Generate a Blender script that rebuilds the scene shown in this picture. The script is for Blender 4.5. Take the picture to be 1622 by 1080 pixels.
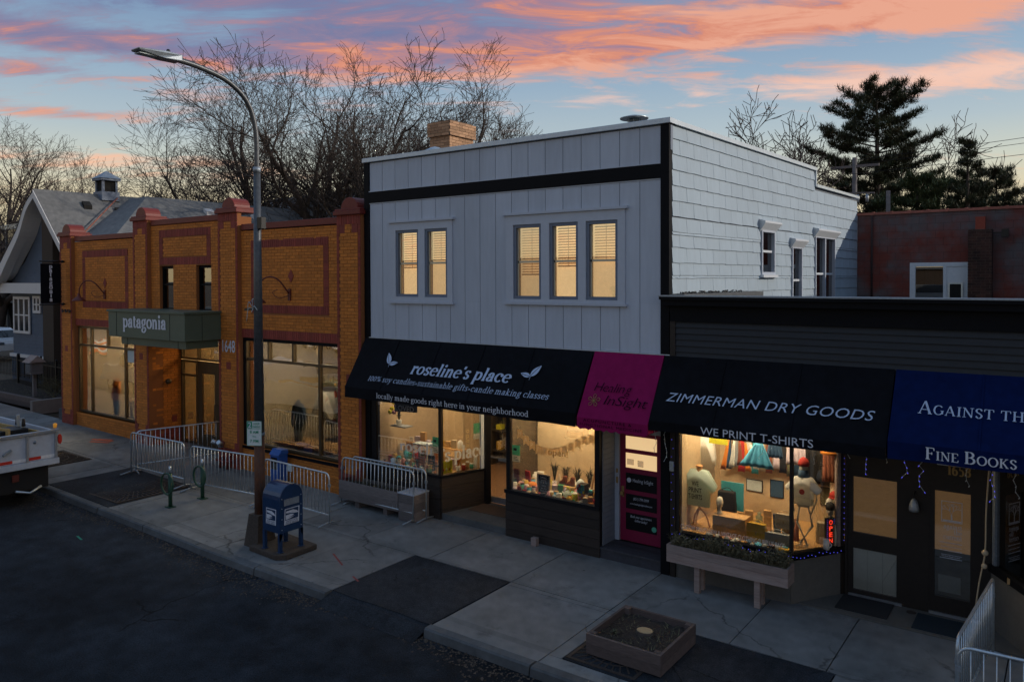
import bpy, math, random
from mathutils import Vector, Matrix
random.seed(7)
for _o in list(bpy.data.objects): bpy.data.objects.remove(_o)
SC = bpy.context.scene
COL = SC.collection
R = math.radians
sin, cos, pi = math.sin, math.cos, math.pi

# ------------------------------------------------------------------ camera
cd = bpy.data.cameras.new('camera'); CAM = bpy.data.objects.new('camera', cd); COL.objects.link(CAM)
YAW, PITCH, ROLL = R(36.14478), R(1.01068), R(-.19388)
_f = Vector((-sin(YAW), cos(YAW), 0)); _r = Vector((cos(YAW), sin(YAW), 0)); _u = Vector((0, 0, 1))
_f2 = _f*cos(PITCH) - _u*sin(PITCH); _u2 = _u*cos(PITCH) + _f*sin(PITCH)
_r3 = _r*cos(ROLL) + _u2*sin(ROLL); _u3 = _u2*cos(ROLL) - _r*sin(ROLL)
CAM.matrix_world = Matrix(((_r3.x, _u3.x, -_f2.x, 0), (_r3.y, _u3.y, -_f2.y, 0), (_r3.z, _u3.z, -_f2.z, 5.2), (0, 0, 0, 1)))
cd.sensor_width = 36; cd.lens = 1221.9/1622*36; cd.shift_y = -.0469
cd.clip_start = .1; cd.clip_end = 3000
SC.camera = CAM

# ------------------------------------------------------------------ sky
SUN_EL, SUN_AZ = R(20), R(55)            # azimuth from +Y towards +X
SUN = Vector((cos(SUN_EL)*sin(SUN_AZ), cos(SUN_EL)*cos(SUN_AZ), sin(SUN_EL)))
SC.view_settings.view_transform = 'Standard'; SC.view_settings.look = 'None'
SC.view_settings.exposure = .55; SC.view_settings.gamma = 1; SC.view_settings.use_curve_mapping = False
SKY_STRENGTH = .1
W = bpy.data.worlds.new('World'); SC.world = W; W.use_nodes = True
def world():
    nt = W.node_tree; N = nt.nodes; K = nt.links; N.clear()
    def n(t, **kw):
        x = N.new(t)
        for k, v in kw.items(): setattr(x, k, v)
        return x
    def val(x, s):
        if isinstance(x, (int, float)): s.default_value = x
        elif isinstance(x, tuple): s.default_value = x
        else: K.new(x, s)
    def m(op, a, b=0, c=0, clamp=False):
        x = n('ShaderNodeMath', operation=op, use_clamp=clamp)
        val(a, x.inputs[0]); val(b, x.inputs[1]); val(c, x.inputs[2]); return x.outputs[0]
    def vd(a, b):
        x = n('ShaderNodeVectorMath', operation='DOT_PRODUCT'); K.new(a, x.inputs[0]); x.inputs[1].default_value = b; return x.outputs['Value']
    def mix(f, a, b, t='MIX'):
        x = n('ShaderNodeMix', data_type='RGBA', blend_type=t); val(f, x.inputs[0]); val(a, x.inputs[6]); val(b, x.inputs[7]); return x.outputs[2]
    def ramp(f, st, interp='LINEAR'):
        x = n('ShaderNodeValToRGB'); x.color_ramp.interpolation = interp; e = x.color_ramp.elements
        while len(e) > 1: e.remove(e[-1])
        for i, (p, c) in enumerate(st):
            q = e[0] if i == 0 else e.new(p)
            q.position = p; q.color = (*c, 1) if isinstance(c, tuple) else (c, c, c, 1)
        K.new(f, x.inputs[0]); return x.outputs[0]
    def noise(v, sc, det, rough, dist=0):
        x = n('ShaderNodeTexNoise'); K.new(v, x.inputs['Vector']); x.inputs['Scale'].default_value = sc
        x.inputs['Detail'].default_value = det; x.inputs['Roughness'].default_value = rough; x.inputs['Distortion'].default_value = dist
        return x.outputs['Fac']
    def comb(a, b, c=0.):
        x = n('ShaderNodeCombineXYZ'); val(a, x.inputs[0]); val(b, x.inputs[1]); val(c, x.inputs[2]); return x.outputs[0]
    g = n('ShaderNodeTexCoord').outputs['Generated']
    z = vd(g, (0, 0, 1)); zz = m('MAXIMUM', z, 0.)
    u = vd(g, (.8076, .5898, 0)); f = vd(g, (-.5898, .8076, 0))
    az = m('DIVIDE', u, m('MAXIMUM', m('ABSOLUTE', f), .25))      # wind-aligned coordinate
    # clear dusk air: the physical sky graded from peach low down to blue overhead
    sky = n('ShaderNodeTexSky', sky_type='NISHITA', sun_disc=False)
    sky.sun_elevation = SUN_EL; sky.sun_rotation = SUN_AZ; sky.altitude = 200; sky.air_density = 1.0; sky.dust_density = .6; sky.ozone_density = 1.5
    phys = mix(1., sky.outputs[0], (SKY_STRENGTH*.38,)*3+(1,), 'MULTIPLY')
    grad = ramp(zz, [(0, (.60, .46, .25)), (.10, (.60, .51, .33)), (.135, (.50, .51, .42)), (.18, (.36, .43, .46)), (.24, (.255, .35, .445)), (.30, (.185, .275, .40)), (.36, (.15, .235, .37)), (.55, (.165, .25, .39)), (1, (.19, .275, .41))])  # overhead stops, out of view, are raised to add fill light
    clear = mix(.22, grad, phys)
    # stretched cloud coordinates
    inv = m('DIVIDE', 1., m('ADD', zz, .14))
    cu = m('MULTIPLY', u, inv); cv = m('MULTIPLY', f, inv)
    big = noise(comb(m('MULTIPLY', cu, .62), m('MULTIPLY', cv, 1.7), 3.1), 1.5, 8, .60, .35)
    fine = noise(comb(m('MULTIPLY', cu, 1.5), m('MULTIPLY', cv, 3.6), 9.), 2.0, 10, .66, .6)
    tex = m('ADD', m('MULTIPLY', big, 1.0), m('MULTIPLY', fine, .85))       # about .92 on average
    def band(c0, slope, w, x0, x1, amp):
        # bank of cloud round elevation c0, strongest between azimuths x0..x1
        c = m('ADD', m('MULTIPLY', az, slope), c0)
        d = m('DIVIDE', m('SUBTRACT', zz, c), w)
        g1 = m('POWER', 2.718, m('MULTIPLY', m('MULTIPLY', d, d), -1.))
        mr = n('ShaderNodeMapRange', interpolation_type='SMOOTHSTEP'); val(az, mr.inputs[0]); val(x0, mr.inputs[1]); val(x1, mr.inputs[2])
        return m('MULTIPLY', m('MULTIPLY', g1, mr.outputs[0]), amp)
    bs = [band(.281, .022, .028, -.48, -.08, .44), band(.325, -.02, .040, .40, -.20, .32), band(.345, 0, .014, -.2, .0, .06),
          band(.225, .0, .020, -.05, .45, .26), band(.262, .0, .014, -.10, -.45, .32), band(.236, .02, .013, -.20, -.6, .32),
          band(.184, 0, .010, -.2, -.5, .26), band(.135, 0, .016, .3, -.4, .20), band(.10, 0, .014, -.2, -.6, .10)]
    sm = bs[0]
    for q in bs[1:]: sm = m('ADD', sm, q)
    high = m('MULTIPLY', ramp(zz, [(.38, 0.), (.6, 1.)]), .08)
    cov = m('ADD', m('ADD', tex, sm), m('ADD', high, -.50))
    mr = n('ShaderNodeMapRange', interpolation_type='SMOOTHSTEP'); K.new(cov, mr.inputs[0]); mr.inputs[1].default_value = .50; mr.inputs[2].default_value = .80
    dens = m('MULTIPLY', mr.outputs[0], .90)
    # colour of the cloud: lit orange from below in the east, mauve in the west
    warm = m('ADD', m('MULTIPLY', az, .90), m('ADD', m('ADD', .50, m('MULTIPLY', m('SUBTRACT', zz, .295), -6.)), m('MULTIPLY', m('SUBTRACT', fine, .46), 2.2)))
    wr = ramp(warm, [(.05, (.115, .125, .235)), (.34, (.175, .14, .225)), (.54, (.29, .15, .185)), (.74, (.52, .185, .105)), (1., (.60, .27, .17))])
    low = ramp(zz, [(.10, (.64, .34, .20)), (.22, (.68, .46, .37))])
    lowf = ramp(zz, [(.11, .9), (.17, .5), (.225, .75), (.25, 0.)])
    lowaz = ramp(m('ADD', az, .5), [(.2, .1), (.55, 1.)])
    lowk = m('MAXIMUM', m('MULTIPLY', lowf, lowaz), ramp(zz, [(.14, .9), (.17, 0.)]))
    cc = mix(lowk, wr, low)
    cc = mix(ramp(zz, [(.38, 0.), (.6, .85)]), cc, (.22, .26, .36, 1))
    out = mix(dens, clear, cc)
    below = m('LESS_THAN', z, -.002)
    out = mix(below, out, (.05, .055, .06, 1))
    bg = n('ShaderNodeBackground'); K.new(out, bg.inputs[0]); bg.inputs[1].default_value = 1.0
    o = n('ShaderNodeOutputWorld'); K.new(bg.outputs[0], o.inputs[0])
world()
sl = bpy.data.lights.new('sun', 'SUN'); sl.energy = 1.7; sl.angle = R(.6); sl.color = (1, .90, .78)
so = bpy.data.objects.new('sun', sl); COL.objects.link(so); so.rotation_euler = SUN.to_track_quat('Z', 'Y').to_euler(); so.location = (20, 40, 30)
SC.render.engine = 'CYCLES'; SC.cycles.use_denoising = True
SC.cycles.max_bounces = 8; SC.cycles.transparent_max_bounces = 16; SC.cycles.caustics_reflective = False; SC.cycles.caustics_refractive = False

# ------------------------------------------------------------------ materials
MATS = {}
def nodes(name):
    m = bpy.data.materials.new(name); m.use_nodes = True; nt = m.node_tree
    return m, nt, nt.nodes['Principled BSDF'], nt.nodes['Material Output']
def mat(name, col, rough=.6, metal=0., var=.0, nscale=6., namt=.12, col2=None, bump=0., bscale=40., bdist=.01, island=0., stretch=(1, 1, 1), spec=.4, emit=None, estr=0., dirt=0., coat=0., cracks=0., cscale=.5, spots=0., grain=0.):
    """one procedural surface: base colour with grain, optional second colour in patches, per-piece variation, fine relief"""
    m, nt, b, o = nodes(name); N = nt.nodes; K = nt.links
    def mixc(f, a, c, t='MIX'):
        x = N.new('ShaderNodeMix'); x.data_type = 'RGBA'; x.blend_type = t
        for s, v in ((0, f), (6, a), (7, c)):
            if hasattr(v, 'default_value'): K.new(v, x.inputs[s])
            else: x.inputs[s].default_value = v
        return x.outputs[2]
    geo = N.new('ShaderNodeNewGeometry')
    mp = N.new('ShaderNodeMapping'); K.new(geo.outputs['Position'], mp.inputs[0]); mp.inputs['Scale'].default_value = stretch
    pos = mp.outputs[0]
    nz = N.new('ShaderNodeTexNoise'); K.new(pos, nz.inputs['Vector']); nz.inputs['Scale'].default_value = nscale; nz.inputs['Detail'].default_value = 7; nz.inputs['Roughness'].default_value = .62
    c = (*col, 1)
    if col2:
        rp = N.new('ShaderNodeValToRGB'); rp.color_ramp.elements[0].position = .42; rp.color_ramp.elements[1].position = .62
        K.new(nz.outputs['Fac'], rp.inputs[0]); c = mixc(rp.outputs[0], c, (*col2, 1))
    n2 = N.new('ShaderNodeTexNoise'); K.new(pos, n2.inputs['Vector']); n2.inputs['Scale'].default_value = nscale*3.7; n2.inputs['Detail'].default_value = 5
    mr = N.new('ShaderNodeMapRange'); K.new(n2.outputs['Fac'], mr.inputs[0]); mr.inputs[1].default_value = .25; mr.inputs[2].default_value = .75; mr.inputs[3].default_value = 1-namt; mr.inputs[4].default_value = 1+namt
    cb = N.new('ShaderNodeCombineColor')
    for i in range(3): K.new(mr.outputs[0], cb.inputs[i])
    c = mixc(1., c, cb.outputs[0], 'MULTIPLY')
    if island or var:
        oi = N.new('ShaderNodeObjectInfo')
        ad = N.new('ShaderNodeMath'); ad.operation = 'ADD'; K.new(oi.outputs['Random'], ad.inputs[0]); K.new(geo.outputs['Random Per Island'], ad.inputs[1])
        fr = N.new('ShaderNodeMath'); fr.operation = 'FRACT'; K.new(ad.outputs[0], fr.inputs[0])
        a = island or var
        m2 = N.new('ShaderNodeMapRange'); K.new(fr.outputs[0], m2.inputs[0]); m2.inputs[3].default_value = 1-a; m2.inputs[4].default_value = 1+a*.7
        c2 = N.new('ShaderNodeCombineColor')
        for i in range(3): K.new(m2.outputs[0], c2.inputs[i])
        c = mixc(1., c, c2.outputs[0], 'MULTIPLY')
    if dirt:
        n3 = N.new('ShaderNodeTexNoise'); K.new(pos, n3.inputs['Vector']); n3.inputs['Scale'].default_value = nscale*.23; n3.inputs['Detail'].default_value = 9; n3.inputs['Roughness'].default_value = .7
        r3 = N.new('ShaderNodeMapRange'); K.new(n3.outputs['Fac'], r3.inputs[0]); r3.inputs[1].default_value = .35; r3.inputs[2].default_value = .68; r3.inputs[3].default_value = 1-dirt; r3.inputs[4].default_value = 1+dirt*.35
        c3 = N.new('ShaderNodeCombineColor')
        for i in range(3): K.new(r3.outputs[0], c3.inputs[i])
        c = mixc(1., c, c3.outputs[0], 'MULTIPLY')
    def mulfac(c, fac):
        x = N.new('ShaderNodeCombineColor')
        for i in range(3): K.new(fac, x.inputs[i])
        return mixc(1., c, x.outputs[0], 'MULTIPLY')
    def mrange(src, a, b_, c_, d_):
        x = N.new('ShaderNodeMapRange'); K.new(src, x.inputs[0]); x.inputs[1].default_value = a; x.inputs[2].default_value = b_; x.inputs[3].default_value = c_; x.inputs[4].default_value = d_; return x.outputs[0]
    if cracks:   # wandering hairline cracks, present only in places
        nd = N.new('ShaderNodeTexNoise'); K.new(pos, nd.inputs['Vector']); nd.inputs['Scale'].default_value = 2.3; nd.inputs['Detail'].default_value = 5
        va = N.new('ShaderNodeVectorMath'); va.operation = 'MULTIPLY_ADD'; K.new(nd.outputs['Color'], va.inputs[0]); va.inputs[1].default_value = (.55, .55, .1); K.new(pos, va.inputs[2])
        vo = N.new('ShaderNodeTexVoronoi'); vo.feature = 'DISTANCE_TO_EDGE'; K.new(va.outputs[0], vo.inputs['Vector']); vo.inputs['Scale'].default_value = cscale
        ln = mrange(vo.outputs['Distance'], .0, .010, 1-cracks, 1.)
        mk = N.new('ShaderNodeTexNoise'); K.new(pos, mk.inputs['Vector']); mk.inputs['Scale'].default_value = .35; mk.inputs['Detail'].default_value = 3
        mz = mrange(mk.outputs['Fac'], .48, .56, 0., 1.)
        ml = N.new('ShaderNodeMix'); ml.data_type = 'FLOAT'; K.new(mz, ml.inputs[0]); ml.inputs[2].default_value = 1.; K.new(ln, ml.inputs[3]); c = mulfac(c, ml.outputs[0])
    if spots:    # gum, oil and small stains
        vs = N.new('ShaderNodeTexVoronoi'); K.new(pos, vs.inputs['Vector']); vs.inputs['Scale'].default_value = 2.1
        c = mulfac(c, mrange(vs.outputs['Distance'], .035, .06, 1-spots, 1.))
        ns = N.new('ShaderNodeTexNoise'); K.new(pos, ns.inputs['Vector']); ns.inputs['Scale'].default_value = .9; ns.inputs['Detail'].default_value = 8; ns.inputs['Roughness'].default_value = .75
        c = mulfac(c, mrange(ns.outputs['Fac'], .56, .66, 1., 1-spots*.7))
    if grain:    # stone speckle
        wn = N.new('ShaderNodeTexNoise'); K.new(pos, wn.inputs['Vector']); wn.inputs['Scale'].default_value = 55; wn.inputs['Detail'].default_value = 2
        c = mulfac(c, mrange(wn.outputs['Fac'], .3, .7, 1-grain, 1+grain))
    if hasattr(c, 'default_value'): K.new(c, b.inputs['Base Color'])
    else: b.inputs['Base Color'].default_value = c
    b.inputs['Roughness'].default_value = rough; b.inputs['Metallic'].default_value = metal; b.inputs['Specular IOR Level'].default_value = spec
    if coat: b.inputs['Coat Weight'].default_value = coat
    if bump:
        nb = N.new('ShaderNodeTexNoise'); K.new(pos, nb.inputs['Vector']); nb.inputs['Scale'].default_value = bscale; nb.inputs['Detail'].default_value = 6
        bp = N.new('ShaderNodeBump'); K.new(nb.outputs['Fac'], bp.inputs['Height']); bp.inputs['Strength'].default_value = bump; bp.inputs['Distance'].default_value = bdist
        K.new(bp.outputs[0], b.inputs['Normal'])
    if emit:
        b.inputs['Emission Color'].default_value = (*emit, 1); b.inputs['Emission Strength'].default_value = estr
    MATS[name] = m
    return m
def glass(name, tint=(.9, .92, .9), refl=.14, rough=.0, wav=0.):
    m, nt, b, o = nodes(name); N = nt.nodes; K = nt.links; N.remove(b)
    t = N.new('ShaderNodeBsdfTransparent'); t.inputs[0].default_value = (*tint, 1)
    g = N.new('ShaderNodeBsdfGlossy'); g.inputs['Color'].default_value = (.95, .93, .9, 1); g.inputs['Roughness'].default_value = rough
    lw = N.new('ShaderNodeLayerWeight'); lw.inputs[0].default_value = .25
    mr = N.new('ShaderNodeMapRange'); K.new(lw.outputs['Fresnel'], mr.inputs[0]); mr.inputs[1].default_value = 0; mr.inputs[2].default_value = 1; mr.inputs[3].default_value = refl; mr.inputs[4].default_value = .95
    if wav:
        geo = N.new('ShaderNodeNewGeometry'); nb = N.new('ShaderNodeTexNoise'); K.new(geo.outputs['Position'], nb.inputs['Vector']); nb.inputs['Scale'].default_value = 1.1; nb.inputs['Detail'].default_value = 1
        bp = N.new('ShaderNodeBump'); K.new(nb.outputs['Fac'], bp.inputs['Height']); bp.inputs['Strength'].default_value = 1; bp.inputs['Distance'].default_value = wav; K.new(bp.outputs[0], g.inputs['Normal'])
    mx = N.new('ShaderNodeMixShader'); K.new(mr.outputs[0], mx.inputs[0]); K.new(t.outputs[0], mx.inputs[1]); K.new(g.outputs[0], mx.inputs[2]); K.new(mx.outputs[0], o.inputs[0])
    MATS[name] = m; return m

M = MATS
mat('asphalt', (.023, .0295, .038), .85, nscale=.8, namt=.35, bump=.9, bscale=90, bdist=.008, dirt=.7, cracks=.9, cscale=.34, spots=.6, grain=.6, spec=.15)
mat('patch_asphalt', (.032, .038, .046), .8, nscale=2.2, namt=.25, bump=.8, bscale=80, bdist=.006, dirt=.6, cracks=.85, cscale=.6, spots=.5, grain=.5, spec=.12)
mat('concrete', (.205, .209, .205), .85, nscale=1.3, namt=.13, island=.12, bump=.35, bscale=70, bdist=.004, dirt=.42, cracks=.6, cscale=.42, spots=.5, spec=.2)
mat('kerb_concrete', (.105, .112, .116), .85, nscale=3, namt=.16, island=.12, bump=.5, bscale=40, bdist=.008, dirt=.4)
mat('far_concrete', (.22, .19, .17), .85, nscale=1.2, namt=.1, dirt=.3, bump=.3, bscale=50)
mat('lot', (.20, .165, .125), .9, nscale=.5, namt=.12, dirt=.25)
mat('earth', (.115, .085, .058), .95, nscale=1.2, namt=.35, bump=1, bscale=12, bdist=.06, dirt=.4)
mat('soil', (.035, .027, .022), .95, nscale=9, namt=.5, bump=1, bscale=30, bdist=.04)
mat('rust_iron', (.040, .028, .022), .75, nscale=5, namt=.4, bump=.4, bscale=60, bdist=.004)
mat('orange_brick', (.58, .195, .030), .8, nscale=4, namt=.14, island=.17, bump=.4, bscale=60, bdist=.003, dirt=.12)
mat('red_brick', (.27, .050, .034), .75, nscale=5, namt=.12, island=.2, bump=.4, bscale=60, bdist=.003, dirt=.15)
mat('mortar', (.28, .105, .035), .9, nscale=20, namt=.15)
mat('red_metal', (.175, .028, .020), .5, nscale=4, namt=.15, spec=.3, dirt=.2)
mat('siding_grey', (.47, .525, .61), .6, nscale=1.6, namt=.05, island=.035, bump=.2, bscale=30, bdist=.003, stretch=(2, 2, .3), dirt=.16)
mat('siding_dark_gap', (.12, .14, .17), .8)
mat('black_trim', (.0045, .005, .007), .6, nscale=3, namt=.2, spec=.12)
mat('shingle_white', (.375, .46, .53), .75, nscale=3, namt=.05, island=.04, bump=.4, bscale=25, bdist=.006, stretch=(1, 1, .3), dirt=.10)
mat('white_paint', (.62, .66, .70), .5, nscale=4, namt=.05)
mat('grey_paint', (.45, .50, .58), .5, nscale=3, namt=.04)
mat('blue_grey_frame', (.14, .175, .24), .5, nscale=3, namt=.08)
mat('flashing', (.50, .56, .62), .35, metal=.3, nscale=3, namt=.1)
mat('roof_membrane', (.10, .105, .11), .9, nscale=2, namt=.2)
mat('tan_brick', (.46, .27, .155), .85, nscale=6, namt=.15, island=.28, bump=.4, bscale=50, bdist=.004)
mat('tan_mortar', (.16, .115, .085), .9)
mat('galvanised', (.50, .56, .60), .38, metal=.75, nscale=9, namt=.15)
mat('galv_dull', (.30, .34, .38), .5, metal=.5, nscale=9, namt=.2)
mat('aluminium', (.55, .58, .62), .32, metal=.85, nscale=5, namt=.08)
mat('awning_black', (.0040, .0050, .0085), .8, nscale=2, namt=.3, bump=.8, bscale=2.5, bdist=.03, spec=.14, dirt=.5)
mat('awning_magenta', (.24, .008, .080), .8, nscale=2, namt=.1, bump=.3, bscale=5, bdist=.012, spec=.1)
mat('awning_blue', (.002, .010, .062), .8, nscale=2, namt=.2, bump=.25, bscale=5, bdist=.012, spec=.08)
mat('letter_blue_white', (.42, .52, .70), .6, emit=(.42, .52, .70), estr=.0)
mat('letter_white', (.62, .65, .72), .6)
mat('letter_black', (.008, .002, .012), .8, spec=.05)
mat('letter_gold', (.34, .22, .08), .5)
mat('storefront_black', (.008, .008, .010), .5, nscale=3, namt=.2, spec=.2)
mat('dark_plank', (.030, .022, .018), .6, nscale=3, namt=.35, island=.3, stretch=(.35, .35, 3), bump=.4, bscale=30, bdist=.004)
mat('brown_frame', (.018, .013, .010), .5, nscale=4, namt=.2)
mat('fascia_dark', (.022, .026, .032), .7, nscale=3, namt=.12, island=.12)
mat('stucco_beige', (.125, .118, .105), .9, nscale=4, namt=.08, bump=.4, bscale=50, bdist=.004, dirt=.25)
mat('porch_plank', (.045, .046, .055), .7, nscale=4, namt=.2, island=.2)
mat('porch_siding', (.20, .225, .27), .7, nscale=4, namt=.05)
mat('door_magenta', (.25, .013, .055), .45, nscale=4, namt=.08)
mat('green_panel', (.085, .115, .082), .5, nscale=2, namt=.05, dirt=.1)
mat('green_panel_dark', (.075, .105, .085), .5, nscale=2, namt=.05, dirt=.1)
mat('bronze', (.10, .068, .035), .4, metal=.4, nscale=4, namt=.1)
mat('black_metal', (.010, .010, .011), .4, metal=.2)
mat('rust_red_metal', (.12, .025, .018), .5)
mat('pole_metal', (.085, .092, .10), .42, metal=.4, nscale=4, namt=.2)
mat('pole_rust', (.14, .058, .030), .75, nscale=5, namt=.3, col2=(.10, .07, .06), stretch=(1, 1, .4), dirt=.3)
mat('base_rust', (.060, .046, .036), .85, nscale=7, namt=.3, bump=.4, bscale=30)
mat('mail_blue', (.012, .040, .105), .3, nscale=5, namt=.12, coat=.3, dirt=.2)
mat('bin_blue', (.02, .09, .34), .4)
mat('green_metal', (.018, .065, .040), .45, nscale=5, namt=.2)
mat('sign_white', (.62, .70, .68), .5)
mat('sign_green', (.02, .28, .16), .5)
mat('grey_wood', (.17, .150, .145), .8, nscale=5, namt=.2, island=.22, stretch=(.4, .4, 3), bump=.5, bscale=30, bdist=.004, dirt=.25)
mat('pale_wood', (.30, .235, .21), .75, nscale=4, namt=.16, island=.12, stretch=(.4, .4, 3), bump=.4, bscale=30, bdist=.004, col2=(.26, .19, .165))
mat('raised_wood', (.105, .078, .070), .8, nscale=5, namt=.25, island=.25, stretch=(.5, .5, 3), bump=.5, bscale=30, bdist=.004)
mat('stump_wood', (.42, .30, .16), .8, nscale=12, namt=.15)
mat('bark', (.068, .052, .043), .9, nscale=5, namt=.3, island=.1, bump=.6, bscale=25, bdist=.02)
mat('bark_pale', (.075, .056, .048), .9, nscale=5, namt=.25)
mat('pine_green', (.070, .092, .050), .8, nscale=2, namt=.3, island=.45, col2=(.060, .048, .024))
mat('pine_bright', (.070, .092, .036), .8, nscale=2, namt=.3, island=.4)
mat('dry_plant', (.13, .115, .065), .9, nscale=9, namt=.4, island=.4)
mat('mat_rubber', (.018, .019, .021), .9, nscale=30, namt=.4, bump=.5, bscale=120, bdist=.004)
mat('mat_blue', (.010, .020, .030), .9, nscale=30, namt=.3, bump=.5, bscale=120, bdist=.004)
mat('mat_brown', (.10, .065, .045), .9, nscale=30, namt=.3)
mat('cmu', (.125, .105, .105), .85, nscale=.9, namt=.12, island=.08, col2=(.18, .045, .032), bump=.4, bscale=30, bdist=.004)
mat('cmu_gap', (.05, .032, .03), .9)
mat('dark_brick', (.075, .032, .022), .9, nscale=6, namt=.3, island=.4, col2=(.04, .02, .016))
mat('pale_mortar', (.14, .10, .08), .9)
mat('flue_red', (.28, .055, .030), .8)
mat('tile_red', (.33, .11, .075), .7, nscale=4, namt=.2, island=.2)
mat('blue_house', (.095, .125, .175), .7, nscale=2, namt=.08, dirt=.15)
mat('house_blue_dark', (.045, .075, .12), .7, nscale=2, namt=.1)
mat('house_white', (.62, .60, .58), .6, nscale=3, namt=.05)
mat('roof_shingle', (.165, .165, .162), .9, nscale=1.4, namt=.22, island=.16, dirt=.2)
mat('brown_brick', (.055, .038, .026), .85, nscale=8, namt=.3)
mat('dark_glass', (.010, .011, .012), .08, spec=.8)
mat('dark_void', (.012, .011, .010), .9)
mat('truck_white', (.50, .54, .60), .38, nscale=4, namt=.07, dirt=.15)
mat('tyre', (.012, .012, .013), .85)
mat('truck_black', (.008, .008, .009), .6)
mat('yellow_wood', (.42, .28, .10), .7, nscale=5, namt=.2)
mat('reflect_red', (.55, .035, .02), .4)
mat('reflect_white', (.75, .75, .75), .4)
mat('amber', (.8, .30, .02), .3, emit=(1, .45, .05), estr=.12)
mat('orange_plastic', (.85, .16, .02), .45)
mat('chrome', (.6, .6, .62), .2, metal=1)
mat('car_silver', (.50, .52, .54), .25, metal=.3, coat=.5)
mat('car_white', (.75, .76, .78), .25, coat=.5)
mat('car_red', (.45, .05, .03), .25, coat=.5)
mat('wall_tan', (.54, .41, .25), .9, nscale=2.5, namt=.10, dirt=.12)  # tan tone also stands in for sandy ground mirrored in the panes
mat('wall_cream', (.72, .60, .40), .9, nscale=2, namt=.06, dirt=.1)
mat('floor_wood', (.22, .12, .06), .6, nscale=3, namt=.2)
mat('kraft', (.50, .30, .12), .8, nscale=6, namt=.1)
mat('display_wood', (.48, .28, .11), .6, nscale=5, namt=.15)
mat('shop_dark', (.045, .035, .028), .8, nscale=2, namt=.3)
mat('blind_slat', (.84, .62, .34), .6, nscale=3, namt=.06)
mat('window_glow', (.80, .52, .24), .8, nscale=1.3, namt=.2, emit=(1.0, .68, .34), estr=.50)  # own glow stands in for room light behind windows and door panes
for _k, _e in enumerate((.34, .62, .48)): mat('window_glow_%d' % _k, (.80, .60, .34), .8, nscale=[1.1, 1.9, 1.5][_k], namt=.30, emit=(1.0, .68, .34), estr=_e, col2=(.60, .38, .18))
mat('lit_bulb', (1, .8, .5), .5, emit=(1, .72, .38), estr=9.)
mat('led_red', (.9, .05, .02), .5, emit=(1, .05, .02), estr=1.7)
mat('led_blue', (.05, .06, .9), .5, emit=(.12, .12, 1), estr=.55)
mat('led_warm', (.8, .4, .1), .5, emit=(1, .42, .10), estr=.12)
mat('wire', (.012, .012, .013), .6)
for nm, c in dict(cloth_white=(.66, .67, .66), cloth_mint=(.50, .62, .56), cloth_teal=(.06, .36, .42), cloth_blue=(.10, .42, .62), cloth_red=(.42, .03, .02), cloth_orange=(.62, .20, .02), cloth_yellow=(.66, .62, .03), cloth_green=(.05, .22, .08), cloth_olive=(.16, .15, .08), cloth_black=(.015, .014, .014), cloth_navy=(.03, .07, .13), cloth_grey=(.26, .28, .29), cloth_brown=(.22, .07, .035), cloth_pink=(.60, .30, .34), paper=(.70, .68, .60), paper_cool=(.48, .55, .56), mint_poster=(.12, .50, .34), bone=(.62, .60, .52), bag_tan=(.46, .37, .25), bag_mustard=(.50, .30, .03), skin_wood=(.52, .27, .11), lilac=(.50, .42, .46)).items():
    mat(nm, c, .8, nscale=8, namt=.08, bump=.2, bscale=14, bdist=.01)
def vinyl(name, col, tr=.55):
    m, nt, b, o = nodes(name); N = nt.nodes; K = nt.links; b.inputs['Base Color'].default_value = (*col, 1); b.inputs['Roughness'].default_value = .7
    t = N.new('ShaderNodeBsdfTranslucent'); t.inputs[0].default_value = (*col, 1); mx = N.new('ShaderNodeMixShader'); mx.inputs[0].default_value = tr
    K.new(b.outputs[0], mx.inputs[1]); K.new(t.outputs[0], mx.inputs[2]); K.new(mx.outputs[0], o.inputs[0]); MATS[name] = m
vinyl('cloth_white', (.86, .86, .82), .5); vinyl('cloth_mint', (.66, .80, .74), .5); vinyl('vinyl_white', (.92, .93, .9)); vinyl('pennant_paper', (.80, .68, .48)); vinyl('vinyl_gold', (.75, .55, .25)); vinyl('poster_mint', (.25, .70, .52), .45); vinyl('poster_white', (.85, .86, .82), .45)
glass('pane_glass', (.93, .93, .9), .20)
glass('shop_glass', (.92, .91, .87), .17, wav=.0)
glass('coated_glass', (.95, .92, .84), .26, wav=.008)
glass('blue_glass', (.30, .35, .4), .30)
m_ = glass('clear_jar', (.85, .88, .85), .12)

# ------------------------------------------------------------------ ground height
def G(x): return .019*min(40, max(0., -13-x))

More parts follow.
